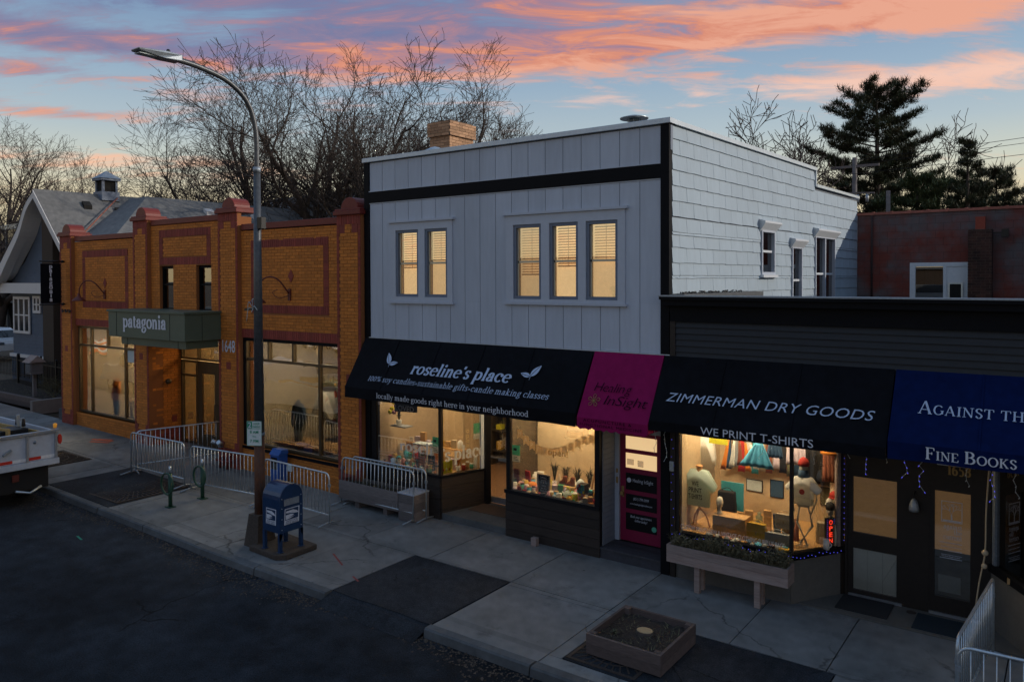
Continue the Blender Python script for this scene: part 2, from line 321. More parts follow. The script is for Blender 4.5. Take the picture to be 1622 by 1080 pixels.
# ------------------------------------------------------------------ mesh building
def wloc(o):
    v = Vector((0, 0, 0))
    while o is not None: v = v + o.location; o = o.parent
    return v
class MB:
    def __init__(s): s.v = []; s.f = []; s.smooth = []
    def quad(s, a, b, c, d): s.poly([a, b, c, d])
    def poly(s, pts, sm=False):
        n = len(s.v); s.v += [tuple(p) for p in pts]; s.f.append(tuple(range(n, n+len(pts)))); s.smooth.append(sm)
    def box(s, x0, x1, y0, y1, z0, z1, skip=''):
        n = len(s.v)
        s.v += [(x0, y0, z0), (x1, y0, z0), (x1, y1, z0), (x0, y1, z0), (x0, y0, z1), (x1, y0, z1), (x1, y1, z1), (x0, y1, z1)]
        fs = {'b': (0, 3, 2, 1), 't': (4, 5, 6, 7), 'f': (0, 1, 5, 4), 'r': (1, 2, 6, 5), 'k': (2, 3, 7, 6), 'l': (3, 0, 4, 7)}
        for k, q in fs.items():
            if k not in skip: s.f.append(tuple(n+i for i in q)); s.smooth.append(False)
        return s
    def obox(s, c, ax, ay, az, hx, hy, hz):
        c = Vector(c); ax = Vector(ax).normalized()*hx; ay = Vector(ay).normalized()*hy; az = Vector(az).normalized()*hz
        n = len(s.v)
        for sz in (-1, 1):
            for sx, sy in ((-1, -1), (1, -1), (1, 1), (-1, 1)): s.v.append(tuple(c+ax*sx+ay*sy+az*sz))
        for q in ((0, 3, 2, 1), (4, 5, 6, 7), (0, 1, 5, 4), (1, 2, 6, 5), (2, 3, 7, 6), (3, 0, 4, 7)): s.f.append(tuple(n+i for i in q)); s.smooth.append(False)
        return s
    def bar(s, a, b, w, h=None):
        """rectangular bar from a to b"""
        a = Vector(a); b = Vector(b); d = b-a; h = h or w
        up = Vector((0, 0, 1)) if abs(d.normalized().z) < .95 else Vector((0, 1, 0))
        x = d.cross(up).normalized(); y = x.cross(d).normalized()
        return s.obox((a+b)/2, d, x, y, d.length/2, w/2, h/2)
    def tube(s, pts, r, n=8, cap=True, sm=True):
        pts = [Vector(p) for p in pts]; rs = r if isinstance(r, (list, tuple)) else [r]*len(pts)
        base = len(s.v); prev = None
        for i, p in enumerate(pts):
            if i == 0: d = pts[1]-p
            elif i == len(pts)-1: d = p-pts[i-1]
            else: d = (pts[i+1]-p).normalized()+(p-pts[i-1]).normalized()
            d.normalize()
            if prev is None: x = d.orthogonal().normalized()
            else:
                x = prev-d*prev.dot(d)
                x = x.normalized() if x.length > 1e-6 else d.orthogonal().normalized()
            prev = x; y = d.cross(x)
            for k in range(n):
                a = 2*pi*k/n; s.v.append(tuple(p+(x*cos(a)+y*sin(a))*rs[i]))
        for i in range(len(pts)-1):
            for k in range(n):
                a = base+i*n+k; b = base+i*n+(k+1) % n
                s.f.append((a, b, b+n, a+n)); s.smooth.append(sm)
        if cap:
            s.f.append(tuple(base+k for k in reversed(range(n)))); s.smooth.append(False)
            s.f.append(tuple(base+(len(pts)-1)*n+k for k in range(n))); s.smooth.append(False)
        return s
    def lathe(s, c, prof, n=16, sm=True, axis='z', sc=(1, 1)):
        base = len(s.v); c = Vector(c)
        for r_, z_ in prof:
            for k in range(n):
                a = 2*pi*k/n; p = (r_*cos(a)*sc[0], r_*sin(a)*sc[1], z_)
                if axis == 'y': p = (p[0], p[2], p[1])
                if axis == 'x': p = (p[2], p[0], p[1])
                s.v.append(tuple(c+Vector(p)))
        for i in range(len(prof)-1):
            for k in range(n):
                a = base+i*n+k; b = base+i*n+(k+1) % n
                s.f.append((a, b, b+n, a+n)); s.smooth.append(sm)
        s.f.append(tuple(base+k for k in reversed(range(n)))); s.smooth.append(False)
        s.f.append(tuple(base+(len(prof)-1)*n+k for k in range(n))); s.smooth.append(False)
        return s
    def prism(s, outline, off):
        """outline: 3D points; off: vector the outline is pushed along"""
        off = Vector(off); n = len(s.v); k = len(outline)
        s.v += [tuple(p) for p in outline]+[tuple(Vector(p)+off) for p in outline]
        s.f.append(tuple(n+i for i in reversed(range(k)))); s.smooth.append(False)
        s.f.append(tuple(n+k+i for i in range(k))); s.smooth.append(False)
        for i in range(k):
            j = (i+1) % k; s.f.append((n+i, n+j, n+k+j, n+k+i)); s.smooth.append(False)
        return s
    def ball(s, c, r, n=8, m=6, sc=(1, 1, 1)):
        prof = [(max(1e-4, sin(pi*i/m))*r, -cos(pi*i/m)*r*sc[2]) for i in range(m+1)]
        return s.lathe(c, prof, n, True, 'z', (sc[0], sc[1]))
    def xf(s, mtx, start=0):
        for i in range(start, len(s.v)): s.v[i] = tuple(mtx @ Vector(s.v[i]))
        return s
    def mesh(s, name, material, org=(0, 0, 0)):
        me = bpy.data.meshes.new(name)
        ox, oy, oz = org
        me.from_pydata([(a-ox, b-oy, c-oz) for a, b, c in s.v], [], s.f)
        me.polygons.foreach_set('use_smooth', s.smooth)
        me.materials.append(M[material]); me.update()
        return me
    def build(s, name, material, parent=None, kind=None, label=None, bevel=0, local=False):
        """link as ONE object; vertices are given in world space (local=False) or in the parent's own space"""
        org = (0, 0, 0) if local or parent is None else wloc(parent)
        o = bpy.data.objects.new(name, s.mesh(name, material, org)); COL.objects.link(o); o.parent = parent
        if kind: o['kind'] = kind
        if label: o['label'] = label
        if bevel:
            b = o.modifiers.new('bevel', 'BEVEL'); b.width = bevel; b.segments = 2; b.limit_method = 'ANGLE'
        return o
def box(name, material, parent, x0, x1, y0, y1, z0, z1, bevel=0, **kw):
    return MB().box(x0, x1, y0, y1, z0, z1).build(name, material, parent, bevel=bevel, **kw)
def thing(name, label, cat, loc=(0, 0, 0), group=None, rz=0):
    o = bpy.data.objects.new(name, None); COL.objects.link(o); o.location = loc; o.rotation_euler = (0, 0, rz)
    o.empty_display_size = .2; o['label'] = label; o['category'] = cat
    if group: o['group'] = group
    return o
def tag(o, label, cat, group=None):
    o['label'] = label; o['category'] = cat
    if group: o['group'] = group
    return o
def inst(name, me, parent, world_pos, rot=None, scale=None):
    """one piece that shares its mesh with the pieces like it"""
    o = bpy.data.objects.new(name, me); COL.objects.link(o); o.parent = parent
    o.location = Vector(world_pos)-(wloc(parent) if parent else Vector((0, 0, 0)))
    if rot: o.rotation_euler = rot
    if scale: o.scale = scale
    return o
KIDS = {}
def copy_tree(o, parent=None, kids=None):
    if kids is None:
        kids = {}
        for q in bpy.data.objects: kids.setdefault(q.parent, []).append(q)
    c = o.copy(); COL.objects.link(c); c.parent = parent
    for ch in kids.get(o, []): copy_tree(ch, c, kids)
    return c

def cells(x0, x1, z0, z1, holes):
    """split a rectangle with rectangular holes into solid rectangles"""
    zs = sorted({z0, z1, *[h[2] for h in holes if z0 < h[2] < z1], *[h[3] for h in holes if z0 < h[3] < z1]}); out = []
    for a, b in zip(zs, zs[1:]):
        iv = [(x0, x1)]
        for h in holes:
            if h[2] < b-1e-6 and h[3] > a+1e-6:
                nv = []
                for p, q in iv:
                    if h[1] <= p or h[0] >= q: nv.append((p, q)); continue
                    if h[0] > p: nv.append((p, h[0]))
                    if h[1] < q: nv.append((h[1], q))
                iv = nv
        out += [(p, q, a, b) for p, q in iv]
    return out
def holed_wall(name, material, parent, x0, x1, z0, z1, y0, y1, holes):
    m = MB()
    for p, q, a, b in cells(x0, x1, z0, z1, holes): m.box(p, q, y0, y1, a, b)
    return m.build(name, material, parent)
def brick_rects(x0, x1, z0, z1, holes, bw=.24, bh=.08, gap=.012, shift=0):
    out = []; z = z0; row = 0
    while z < z1-.02:
        zt = min(z+bh, z1); zc = (z+zt)/2
        iv = [(x0, x1)]
        for h in holes:
            if h[2] < zc < h[3]:
                nv = []
                for p, q in iv:
                    if h[1] <= p or h[0] >= q: nv.append((p, q)); continue
                    if h[0] > p: nv.append((p, h[0]))
                    if h[1] < q: nv.append((h[1], q))
                iv = nv
        for p, q in iv:
            x = x0+(-bw/2 if row % 2 else 0)+shift
            while x < q:
                a = max(x, p); b = min(x+bw, q)
                if b-a > .05: out.append((a+gap/2, b-gap/2, z+gap/2, zt-gap/2))
                x += bw
        z += bh; row += 1
    return out
def brick_mesh(rects, y, proud=.012, axis='x'):
    m = MB()
    for a, b, c, d in rects:
        p = proud+random.uniform(-.002, .002)
        if axis == 'x': m.box(a, b, y-p, y, c, d, skip='k')
        else: m.box(y, y+p, a, b, c, d, skip='l')
    return m
def tube_path(*pts, n=6):
    """smooth a path through its points"""
    out = []; P = [Vector(p) for p in pts]; P = [P[0]*2-P[1]]+P+[P[-1]*2-P[-2]]
    for i in range(1, len(P)-2):
        for k in range(n):
            t = k/n; a, b, c, d = P[i-1:i+3]
            out.append(.5*((2*b)+(c-a)*t+(2*a-5*b+4*c-d)*t*t+(3*b-a-3*c+d)*t**3))
    out.append(P[-2]); return out

# ------------------------------------------------------------------ lettering
def _arc(cx, cy, rx, ry, a0, a1, n=12): return [(cx+rx*cos(R(a0+(a1-a0)*i/n)), cy+ry*sin(R(a0+(a1-a0)*i/n))) for i in range(n+1)]
def _st(x, y0, y1): return ('l', [(x, y0), (x, y1)])
def _sl(a, b, y): return ('s', [(a, y), (b, y)])
def _c(*p): return ('c', list(p))
def _a(*k): return ('l', _arc(*k))
SER = {
 'o': (.92, [_a(.46, .5, .36, .46, 0, 360, 20)]),
 'c': (.84, [_a(.46, .5, .36, .46, 48, 318, 16), ('d', [(.70, .78)])]),
 'e': (.86, [_a(.46, .5, .36, .46, 5, 318, 18), ('s', [(.14, .55), (.80, .55)])]),
 'a': (.86, [_c((.20, .74), (.32, .93), (.52, .93), (.62, .72), (.62, .2), (.68, .05), (.82, .08)), _c((.60, .56), (.34, .50), (.15, .36), (.16, .12), (.34, .03), (.52, .12), (.61, .26)), ('d', [(.20, .74)])]),
 'n': (.98, [_st(.22, 0, .98), _sl(.04, .40, .03), _sl(.03, .22, .95), _c((.22, .66), (.38, .88), (.56, .95), (.70, .78), (.72, .6)), _st(.72, 0, .66), _sl(.54, .92, .03)]),
 'm': (1.5, [_st(.22, 0, .98), _sl(.04, .40, .03), _sl(.03, .22, .95), _c((.22, .66), (.38, .88), (.56, .95), (.70, .78), (.72, .6)), _st(.72, 0, .66), _sl(.56, .88, .03), _c((.72, .66), (.88, .88), (1.06, .95), (1.2, .78), (1.22, .6)), _st(1.22, 0, .66), _sl(1.04, 1.42, .03)]),
 'h': (.98, [_st(.22, 0, 1.5), _sl(.04, .40, .03), _sl(.03, .22, 1.47), _c((.22, .66), (.38, .88), (.56, .95), (.70, .78), (.72, .6)), _st(.72, 0, .66), _sl(.54, .92, .03)]),
 'u': (.98, [_st(.22, .34, .98), _sl(.03, .22, .95), _c((.22, .36), (.28, .10), (.44, .05), (.62, .16), (.72, .34)), _st(.72, 0, .98), _sl(.52, .72, .95), _sl(.72, .92, .03)]),
 'i': (.46, [_st(.23, 0, .98), _sl(.04, .42, .03), _sl(.04, .23, .95), ('d', [(.22, 1.33)])]),
 'l': (.46, [_st(.23, 0, 1.5), _sl(.04, .42, .03), _sl(.04, .23, 1.47)]),
 't': (.58, [_c((.24, 1.26), (.24, .9), (.24, .28), (.32, .06), (.54, .10)), _sl(.04, .52, .93)]),
 'd': (.98, [_st(.70, .04, 1.5), _sl(.50, .70, 1.47), _sl(.70, .90, .03), _a(.42, .48, .30, .44, 40, 320, 16)]),
 'b': (.96, [_st(.22, .04, 1.5), _sl(.03, .22, 1.47), _a(.52, .48, .30, .44, 140, -140, 16)]),
 'p': (.96, [_st(.22, -.5, .98), _sl(.03, .40, -.47), _sl(.03, .22, .95), _a(.52, .48, .30, .44, 140, -140, 16)]),
 'g': (.88, [_a(.40, .64, .25, .30, 0, 360, 16), _c((.30, .36), (.16, .20), (.30, .10), (.62, .06), (.74, -.14), (.50, -.42), (.20, -.38), (.12, -.18), (.30, .02)), _c((.60, .84), (.72, .96), (.84, .94))]),
 'y': (.90, [('l', [(.14, .96), (.46, .06)]), ('h', [(.78, .96), (.46, .06), (.34, -.3)]), _c((.40, -.12), (.30, -.40), (.12, -.42)), _sl(.0, .32, .95), _sl(.62, .92, .95)]),
 'f': (.56, [_c((.22, .0), (.22, .6), (.22, 1.16), (.34, 1.46), (.58, 1.42)), _sl(.04, .48, .93), _sl(.04, .42, .03), ('d', [(.58, 1.38)])]),
 'r': (.72, [_st(.22, 0, .98), _sl(.04, .42, .03), _sl(.03, .22, .95), _c((.22, .62), (.34, .86), (.50, .94), (.60, .90)), ('d', [(.60, .86)])]),
 's': (.70, [_c((.58, .76), (.50, .92), (.30, .95), (.15, .80), (.20, .60), (.46, .44), (.57, .26), (.46, .06), (.26, .03), (.12, .22))]),
 'k': (.94, [_st(.22, 0, 1.5), _sl(.03, .22, 1.47), _sl(.04, .40, .03), ('h', [(.24, .42), (.70, .94)]), ('l', [(.40, .56), (.76, .02)]), _sl(.54, .84, .95), _sl(.60, .94, .03)]),
 "'": (.32, [('l', [(.16, 1.12), (.18, 1.46)])]),
 '*': (.62, [('D', [(.3, .45)])]),
 '%': (1.3, [_a(.30, 1.02, .18, .26, 0, 360, 12), _a(.98, .34, .18, .26, 0, 360, 12), ('h', [(.36, 0), (.96, 1.36)])]),
 '0': (.84, [_a(.42, .62, .30, .62, 0, 360, 18)]),
 '1': (.60, [_st(.32, 0, 1.3), _sl(.12, .54, .03), ('h', [(.14, 1.1), (.32, 1.28)])]),
 'A': (1.24, [('h', [(.14, .02), (.56, 1.36)]), ('l', [(.58, 1.38), (1.06, .02)]), _sl(.30, .86, .46), _sl(0, .30, .03), _sl(.88, 1.24, .03)]),
 'G': (1.26, [_a(.62, .68, .50, .66, 42, 330, 18), _st(1.06, .14, .60), _sl(.84, 1.22, .60)]),
 'I': (.60, [_st(.30, 0, 1.36), _sl(.08, .52, .03), _sl(.08, .52, 1.33)]),
 'N': (1.3, [('h', [(.22, .0), (.22, 1.34)]), ('l', [(.22, 1.34), (1.04, .04)]), ('h', [(1.06, 0), (1.06, 1.36)]), _sl(.02, .42, .03), _sl(.02, .24, 1.33), _sl(.86, 1.28, 1.33)]),
 'S': (.92, [_c((.76, 1.08), (.62, 1.30), (.40, 1.34), (.18, 1.16), (.22, .88), (.56, .64), (.76, .40), (.64, .10), (.38, .02), (.14, .28)), _sl(.74, .80, 1.2), _sl(.10, .16, .16)]),
 'T': (1.12, [_st(.56, 0, 1.34), _sl(.36, .76, .03), _sl(.06, 1.06, 1.33), ('h', [(.08, 1.33), (.06, 1.02)]), ('h', [(1.04, 1.33), (1.06, 1.02)])]),
 'F': (1.0, [_st(.26, 0, 1.34), _sl(.06, .50, .03), _sl(.06, .90, 1.33), _sl(.26, .70, .70), ('h', [(.88, 1.33), (.90, 1.04)]), ('h', [(.68, .56), (.68, .84)])]),
 'E': (1.06, [_st(.26, 0, 1.34), _sl(.06, .94, .03), _sl(.06, .90, 1.33), _sl(.26, .70, .70), ('h', [(.88, 1.33), (.90, 1.04)]), ('h', [(.92, .03), (.96, .34)])]),
 'B': (1.12, [_st(.26, 0, 1.34), _sl(.06, .5, .03), _sl(.06, .5, 1.33), _a(.52, 1.02, .34, .30, 90, -90, 10), _a(.54, .37, .42, .34, 90, -90, 10), _sl(.26, .56, .70)]),
 'O': (1.34, [_a(.67, .68, .54, .66, 0, 360, 22)]),
 'K': (1.24, [_st(.26, 0, 1.34), _sl(.06, .48, .03), _sl(.06, .48, 1.33), ('h', [(.28, .56), (.92, 1.30)]), ('l', [(.50, .78), (1.02, .04)]), _sl(.74, 1.12, 1.33), _sl(.82, 1.2, .03)]),
 'C': (1.16, [_a(.62, .68, .50, .66, 42, 318, 18), ('h', [(1.02, 1.28), (1.02, .96)])]),
 'U': (1.26, [_st(.26, .46, 1.34), _c((.26, .46), (.34, .12), (.62, .02), (.90, .12), (.98, .46)), ('h', [(.98, .46), (.98, 1.34)]), _sl(.06, .46, 1.33), _sl(.80, 1.16, 1.33)]),
 'R': (1.18, [_st(.26, 0, 1.34), _sl(.06, .48, .03), _sl(.06, .5, 1.33), _a(.52, 1.00, .36, .32, 90, -90, 10), _sl(.26, .56, .68), ('l', [(.58, .66), (1.0, .04)]), _sl(.84, 1.18, .03)]),
 'H': (1.36, [_st(.28, 0, 1.34), _st(1.06, 0, 1.34), _sl(.28, 1.06, .70), _sl(.08, .48, .03), _sl(.08, .48, 1.33), _sl(.86, 1.28, .03), _sl(.86, 1.28, 1.33)]),
}
SER['8'] = (.84, [_a(.42, .96, .23, .32, 0, 360, 16), _a(.42, .34, .28, .34, 0, 360, 16)])
SER['6'] = (.84, [_a(.42, .38, .28, .38, 0, 360, 16), _c((.62, 1.26), (.30, 1.1), (.15, .7), (.14, .4))])
SER['4'] = (.84, [_st(.60, 0, 1.3), _sl(.06, .8, .38), ('h', [(.08, .38), (.58, 1.28)])])
SER['5'] = (.84, [_a(.38, .38, .30, .40, 110, -130, 14), _sl(.20, .72, 1.27), ('h', [(.22, 1.27), (.20, .70)])])
def serif2d(text, weight=.17, thin=.36, shear=0, track=0, sc_lower_caps=False):
    """letter shapes drawn with a broad pen: thick uprights, thin crossings, flat serifs"""
    V = []; F = []; x = 0; lvl = [0]
    def ribbon(pts, ws, scl, ox, closed=False):
        n = len(pts); base = len(V); lvl[0] = (lvl[0]+1) % 7; zz = lvl[0]*.00025
        for i, (px, py) in enumerate(pts):
            if closed: q = pts[(i+1) % (n-1)]; p = pts[(i-1) % (n-1)]
            else: q = pts[min(n-1, i+1)]; p = pts[max(0, i-1)]
            dx, dy = q[0]-p[0], q[1]-p[1]; L = math.hypot(dx, dy) or 1
            w = ws(dx/L, dy/L)/2; nx, ny = -dy/L, dx/L
            for sg in (1, -1):
                X, Y = (px+nx*w*sg)*scl, (py+ny*w*sg)*scl
                V.append((ox+X+shear*Y, Y, zz))
        for i in range(n-1):
            a = base+2*i; F.append((a+1, a+3, a+2, a))
    wt = lambda dx, dy: weight*(thin+(1-thin)*abs(dy)**1.3)
    for ch in text:
        if ch == ' ': x += .45; continue
        scl = 1
        if sc_lower_caps and ch.islower(): ch = ch.upper(); scl = .74
        if ch not in SER: ch = 'o'
        adv, st = SER[ch]
        for k, pts in st:
            if k == 'c':
                P = [(2*pts[0][0]-pts[1][0], 2*pts[0][1]-pts[1][1])]+pts+[(2*pts[-1][0]-pts[-2][0], 2*pts[-1][1]-pts[-2][1])]; out = []
                for i in range(1, len(P)-2):
                    for j in range(4):
                        t = j/4; a, b, c, d = P[i-1:i+3]
                        out.append(tuple(.5*((2*b[q])+(c[q]-a[q])*t+(2*a[q]-5*b[q]+4*c[q]-d[q])*t*t+(3*b[q]-a[q]-3*c[q]+d[q])*t**3) for q in (0, 1)))
                out.append(P[-2]); ribbon(out, wt, scl, x)
            elif k == 'l': ribbon(pts, wt, scl, x, closed=(len(pts) > 15 and math.dist(pts[0], pts[-1]) < 1e-6))
            elif k == 's': ribbon(pts, lambda a, b: max(weight*thin, .055), scl, x)
            elif k == 'h': ribbon(pts, lambda a, b: weight*max(thin, .45), scl, x)
            elif k in 'dD':
                rr = weight*.62 if k == 'd' else .17
                base = len(V); px, py = pts[0]; lvl[0] = (lvl[0]+1) % 7
                for j in range(10): X, Y = (px+rr*cos(j*.6283))*scl, (py+rr*sin(j*.6283))*scl; V.append((x+X+shear*Y, Y, lvl[0]*.00025))
                F.append(tuple(range(base, base+10)))
        x += (adv+track+weight*.25)*scl
    return V, F, x
def sans2d(text, shear=0, offset=0, space=1.0):
    cu = bpy.data.curves.new('text', 'FONT'); cu.body = text; cu.size = 1; cu.shear = shear; cu.offset = offset; cu.space_character = space; cu.resolution_u = 3
    ob = bpy.data.objects.new('text', cu); COL.objects.link(ob)
    dg = bpy.context.evaluated_depsgraph_get(); ev = ob.evaluated_get(dg)
    me = bpy.data.meshes.new_from_object(ev)
    V = [tuple(v.co) for v in me.vertices]; F = [tuple(p.vertices) for p in me.polygons]
    bpy.data.objects.remove(ob); bpy.data.meshes.remove(me)
    xs = [v[0] for v in V] or [0]
    return [(v[0]-min(xs), v[1], 0) for v in V], F, max(xs)-min(xs)
def write(name, parent, text, org, ux, uy, width=None, height=1., material='letter_white', font='sans', align='l', **kw):
    """letters lying in the plane (ux, uy) from org; height = scale of the em / x-height unit; width squeezes the line to fit"""
    V, F, w = (sans2d if font == 'sans' else serif2d)(text, **kw)
    ux = Vector(ux).normalized(); uy = Vector(uy).normalized(); nn = ux.cross(uy)
    sx = width/w if width else height; sy = height
    off = 0 if align == 'l' else (-w*sx if align == 'r' else -w*sx/2)
    m = MB(); o = Vector(org)
    m.v = [tuple(o+ux*(v[0]*sx+off)+uy*(v[1]*sy)+nn*(.004+v[2])) for v in V]; m.f = F; m.smooth = [False]*len(F)
    return m.build(name, material, parent)
# ================================================================== GROUND
def strip(name, material, xs, y0, y1, dz, kind='structure', parent=None, y0f=None, y1f=None):
    m = MB()
    for a, b in zip(xs, xs[1:]):
        ya0, yb0 = (y0f(a), y0f(b)) if y0f else (y0, y0); ya1, yb1 = (y1f(a), y1f(b)) if y1f else (y1, y1)
        m.quad((a, ya0, G(a)+dz), (b, yb0, G(b)+dz), (b, yb1, G(b)+dz), (a, ya1, G(a)+dz))
    return m.build(name, material, parent, kind=kind)
XS = [-900, -53, -45, -37, -29, -21, -13, -5, 5, 60, 900]
strip('ground', 'earth', XS, -900, 1500, -.32)
KY = 8.42                                        # outer edge of the kerb
strip('road', 'asphalt', XS[0:1]+[-120]+XS[1:9]+[120], -4.2, KY+.02, -.13)
strip('far_pavement', 'far_concrete', [-120]+XS[1:9]+[120], -7, -4.2, 0)
strip('parking_lot', 'lot', [-120]+XS[1:9]+[120], -70, -7.0, -.03)
# kerb stones
kerb = thing('kerb', 'worn grey concrete kerb along the edge of the asphalt road', 'kerb', (-15, KY, 0)); del kerb['category'], kerb['label']; kerb['kind'] = 'structure'
mat('grit', (.075, .055, .040), .95, nscale=3, namt=.4, island=.5)
x = 3.76
kr = random.Random(3)
while x > -70:
    L = 1.93 if x > -30 else 4.
    low = 0
    if abs(x+7.82) < .02: x = -10.03; continue
    dz = kr.uniform(-.006, .006); dy = kr.uniform(-.012, .012)
    a, b = x-L+.012, x-.012
    if low: x -= L; continue
    m = MB(); o = [(KY+dy, -.16), (KY+.02+dy, -.02+dz), (KY+.045+dy, .004+dz), (KY+.17, .006+dz), (KY+.17, -.16)]
    m.prism([(a, yy, zz+G(a)) for yy, zz in o], (b-a, 0, G(b)-G(a))); m.build('kerb_stone', 'kerb_concrete', kerb)
    x -= L
pav = thing('pavement', '', '', (-15, 10.5, 0)); del pav['category'], pav['label']; pav['kind'] = 'structure'
strip('joint_filler', 'soil', [-70, -53, -45, -37, -29, -21, -13, -5, 3], KY+.1, 12.62, -.03, parent=None)
SX = [3.2, 1.22, -.70, -2.63, -3.95, -5.87, -7.80, -9.72, -11.55, -13.45, -15.40, -17.35, -19.30, -21.2, -23.1, -25.0, -26.9, -28.8, -31, -33, -35, -37, -39, -42, -45, -48, -52, -56, -60]
SY = [KY+.18, 10.62, 12.58]
voids = [(-20.62, -17.60, KY+.18, 10.72), (-24.1, -22.3, 9.0, 10.5), (-10.05, -7.80, KY-.03, 10.62), (-5.66, -2.5, 8.86, 10.62), (2, 3.3, 8, 8)]
pr = random.Random(5)
for i, (b, a) in enumerate(zip(SX, SX[1:])):
    for c, d in zip(SY, SY[1:]):
        for (p, q, y0, y1) in cells(a+.008, b-.008, c+.008, d-.008, voids):
            if q-p < .05 or y1-y0 < .05: continue
            tl = pr.uniform(-.003, .003); m = MB()
            for z_ in (0,): pass
            g0, g1 = G(p), G(q)
            v = [(p, y0, g0-.1), (q, y0, g1-.1), (q, y1, g1-.1), (p, y1, g0-.1), (p, y0, g0+tl), (q, y0, g1+tl), (q, y1, g1+tl), (p, y1, g0+tl)]
            m.v = v; m.f = [(4, 5, 6, 7), (0, 1, 5, 4), (1, 2, 6, 5), (2, 3, 7, 6), (3, 0, 4, 7)]; m.smooth = [False]*5
            m.build('slab', 'concrete' if b > -29 else 'far_concrete', pav)
# asphalt patches
def patch(name, mt, x0, x1, y0, y1, z1, **kw):
    m = MB(); nx = 10
    pts = []
    rr = random.Random(int(abs(x0*100)))
    for k in range(nx+1): pts.append((x0+(x1-x0)*k/nx, y0+rr.uniform(-.02, .02)))
    for k in range(nx+1): pts.append((x1+(x0-x1)*k/nx, y1+rr.uniform(-.015, .015)))
    m.prism([(a, b, G(a)-.1) for a, b in pts], (0, 0, .1+z1)); return m.build(name, mt, None, kind='structure', **kw)
patch('asphalt_patch', 'patch_asphalt', -10.03, -7.82, 8.60, 10.6, .004)
m = MB(); m.poly([(-10.03, 8.615, -.004), (-10.03, 8.20, -.126), (-7.82, 8.20, -.126), (-7.82, 8.615, -.004)][::-1]); m.build('asphalt_ramp', 'patch_asphalt', None, kind='structure')
patch('asphalt_patch', 'patch_asphalt', -5.65, -2.52, 8.87, 10.6, .003)
patch('asphalt_patch', 'patch_asphalt', -20.6, -17.62, 8.62, 10.7, .003)
# gutter dirt along the kerb
m = MB(); gr = random.Random(2)
for k in range(7000):
    x = gr.uniform(-30, 1); y = KY-abs(gr.gauss(0, .20+.12*sin(x*.9)))-.01; s = gr.uniform(.006, .026); z_ = G(x)-.128
    m.poly([(x-s, y-s*.6, z_+.002), (x+s, y-s*.4, z_+.003), (x+s*.3, y+s*.7, z_+s*.7)])
m.build('gutter_grit', 'grit', None, kind='stuff')
# sprayed utility marks
def spray(name, mt, strokes, w=.03):
    m = MB()
    for (x0, y0, x1, y1) in strokes:
        dx, dy = x1-x0, y1-y0; L = math.hypot(dx, dy); nx, ny = -dy/L*w, dx/L*w
        m.poly([(x0+nx, y0+ny, G(x0)+.007), (x0-nx, y0-ny, G(x0)+.007), (x1-nx, y1-ny, G(x1)+.007), (x1+nx, y1+ny, G(x1)+.007)])
    m.build(name, mt, None, kind='structure')
mat('spray_red', (.22, .05, .05), .9, nscale=30, namt=.5); mat('spray_orange', (.42, .10, .05), .9, nscale=30, namt=.5); mat('spray_green', (.02, .20, .13), .9)
spray('painted_mark', 'spray_red', [(-11.35, 9.75, -10.75, 9.45), (-10.2, 9.2, -9.95, 9.1)], .018)
spray('painted_mark', 'spray_orange', [(-24.9, 11.7, -24.1, 11.95), (-24.6, 11.5, -24.0, 11.8), (-24.3, 12.05, -24.75, 11.8)], .07)
spray('painted_mark', 'spray_green', [(-16.2, 7.3, -15.9, 7.25)], .02)

# ================================================================== WINDOW MAKER
def window(parent, x0, x1, z0, z1, y, frame='blue_grey_frame', fw=.05, depth=.08, glass_='pane_glass', bars_v=(), bars_z=(), name='window', proud=.02):
    """frame on the face y (towards -Y) with panes behind it as sub-parts"""
    m = MB(); ya, yb = y-proud, y+depth
    m.box(x0, x0+fw, ya, yb, z0, z1); m.box(x1-fw, x1, ya, yb, z0, z1); m.box(x0+fw, x1-fw, ya, yb, z0, z0+fw); m.box(x0+fw, x1-fw, ya, yb, z1-fw, z1)
    xs = [x0+fw]+sorted(bars_v)+[x1-fw]; zs = [z0+fw]+sorted(bars_z)+[z1-fw]
    for b in bars_v: m.box(b-fw/2, b+fw/2, ya+.006, yb-.006, z0+fw, z1-fw)
    for k, b in enumerate(bars_z):
        for a, c in zip(xs, xs[1:]):
            m.box(a+(fw/2 if a in bars_v else 0), c-(fw/2 if c in bars_v else 0), ya+.010, yb-.010, b-fw/2, b+fw/2)
    w = m.build(name, frame, parent)
    for a, c in zip(xs, xs[1:]):
        for e, g in zip(zs, zs[1:]): MB().box(a-.01, c+.01, y+.030, y+.034, e-.01, g+.01).build('pane', glass_, w)
    return w
def area_light(x, y, z, sx, sy, power, col=(1, .70, .40), rot=(0, 0, 0), parent=None):
    l = bpy.data.lights.new('ceiling_or_fill_light', 'AREA'); l.shape = 'RECTANGLE'; l.size = sx; l.size_y = sy; l.energy = power; l.color = col
    o = bpy.data.objects.new('ceiling_or_fill_light', l); COL.objects.link(o); o.parent = parent; o.location = Vector((x, y, z))-(wloc(parent) if parent else Vector((0, 0, 0))); o.rotation_euler = rot
    return o
def room(parent, x0, x1, y0, y1, z0, z1, wall='wall_tan', floor='floor_wood', back=None):
    m = MB(); m.box(x0-.1, x0, y0, y1, z0, z1); m.box(x1, x1+.1, y0, y1, z0, z1); m.box(x0, x1, y1, y1+.1, z0, z1); m.box(x0, x1, y0, y1, z1, z1+.1)
    m.build('interior_wall', back or wall, parent); box('floor', floor, parent, x0, x1, y0, y1, z0-.1, z0)

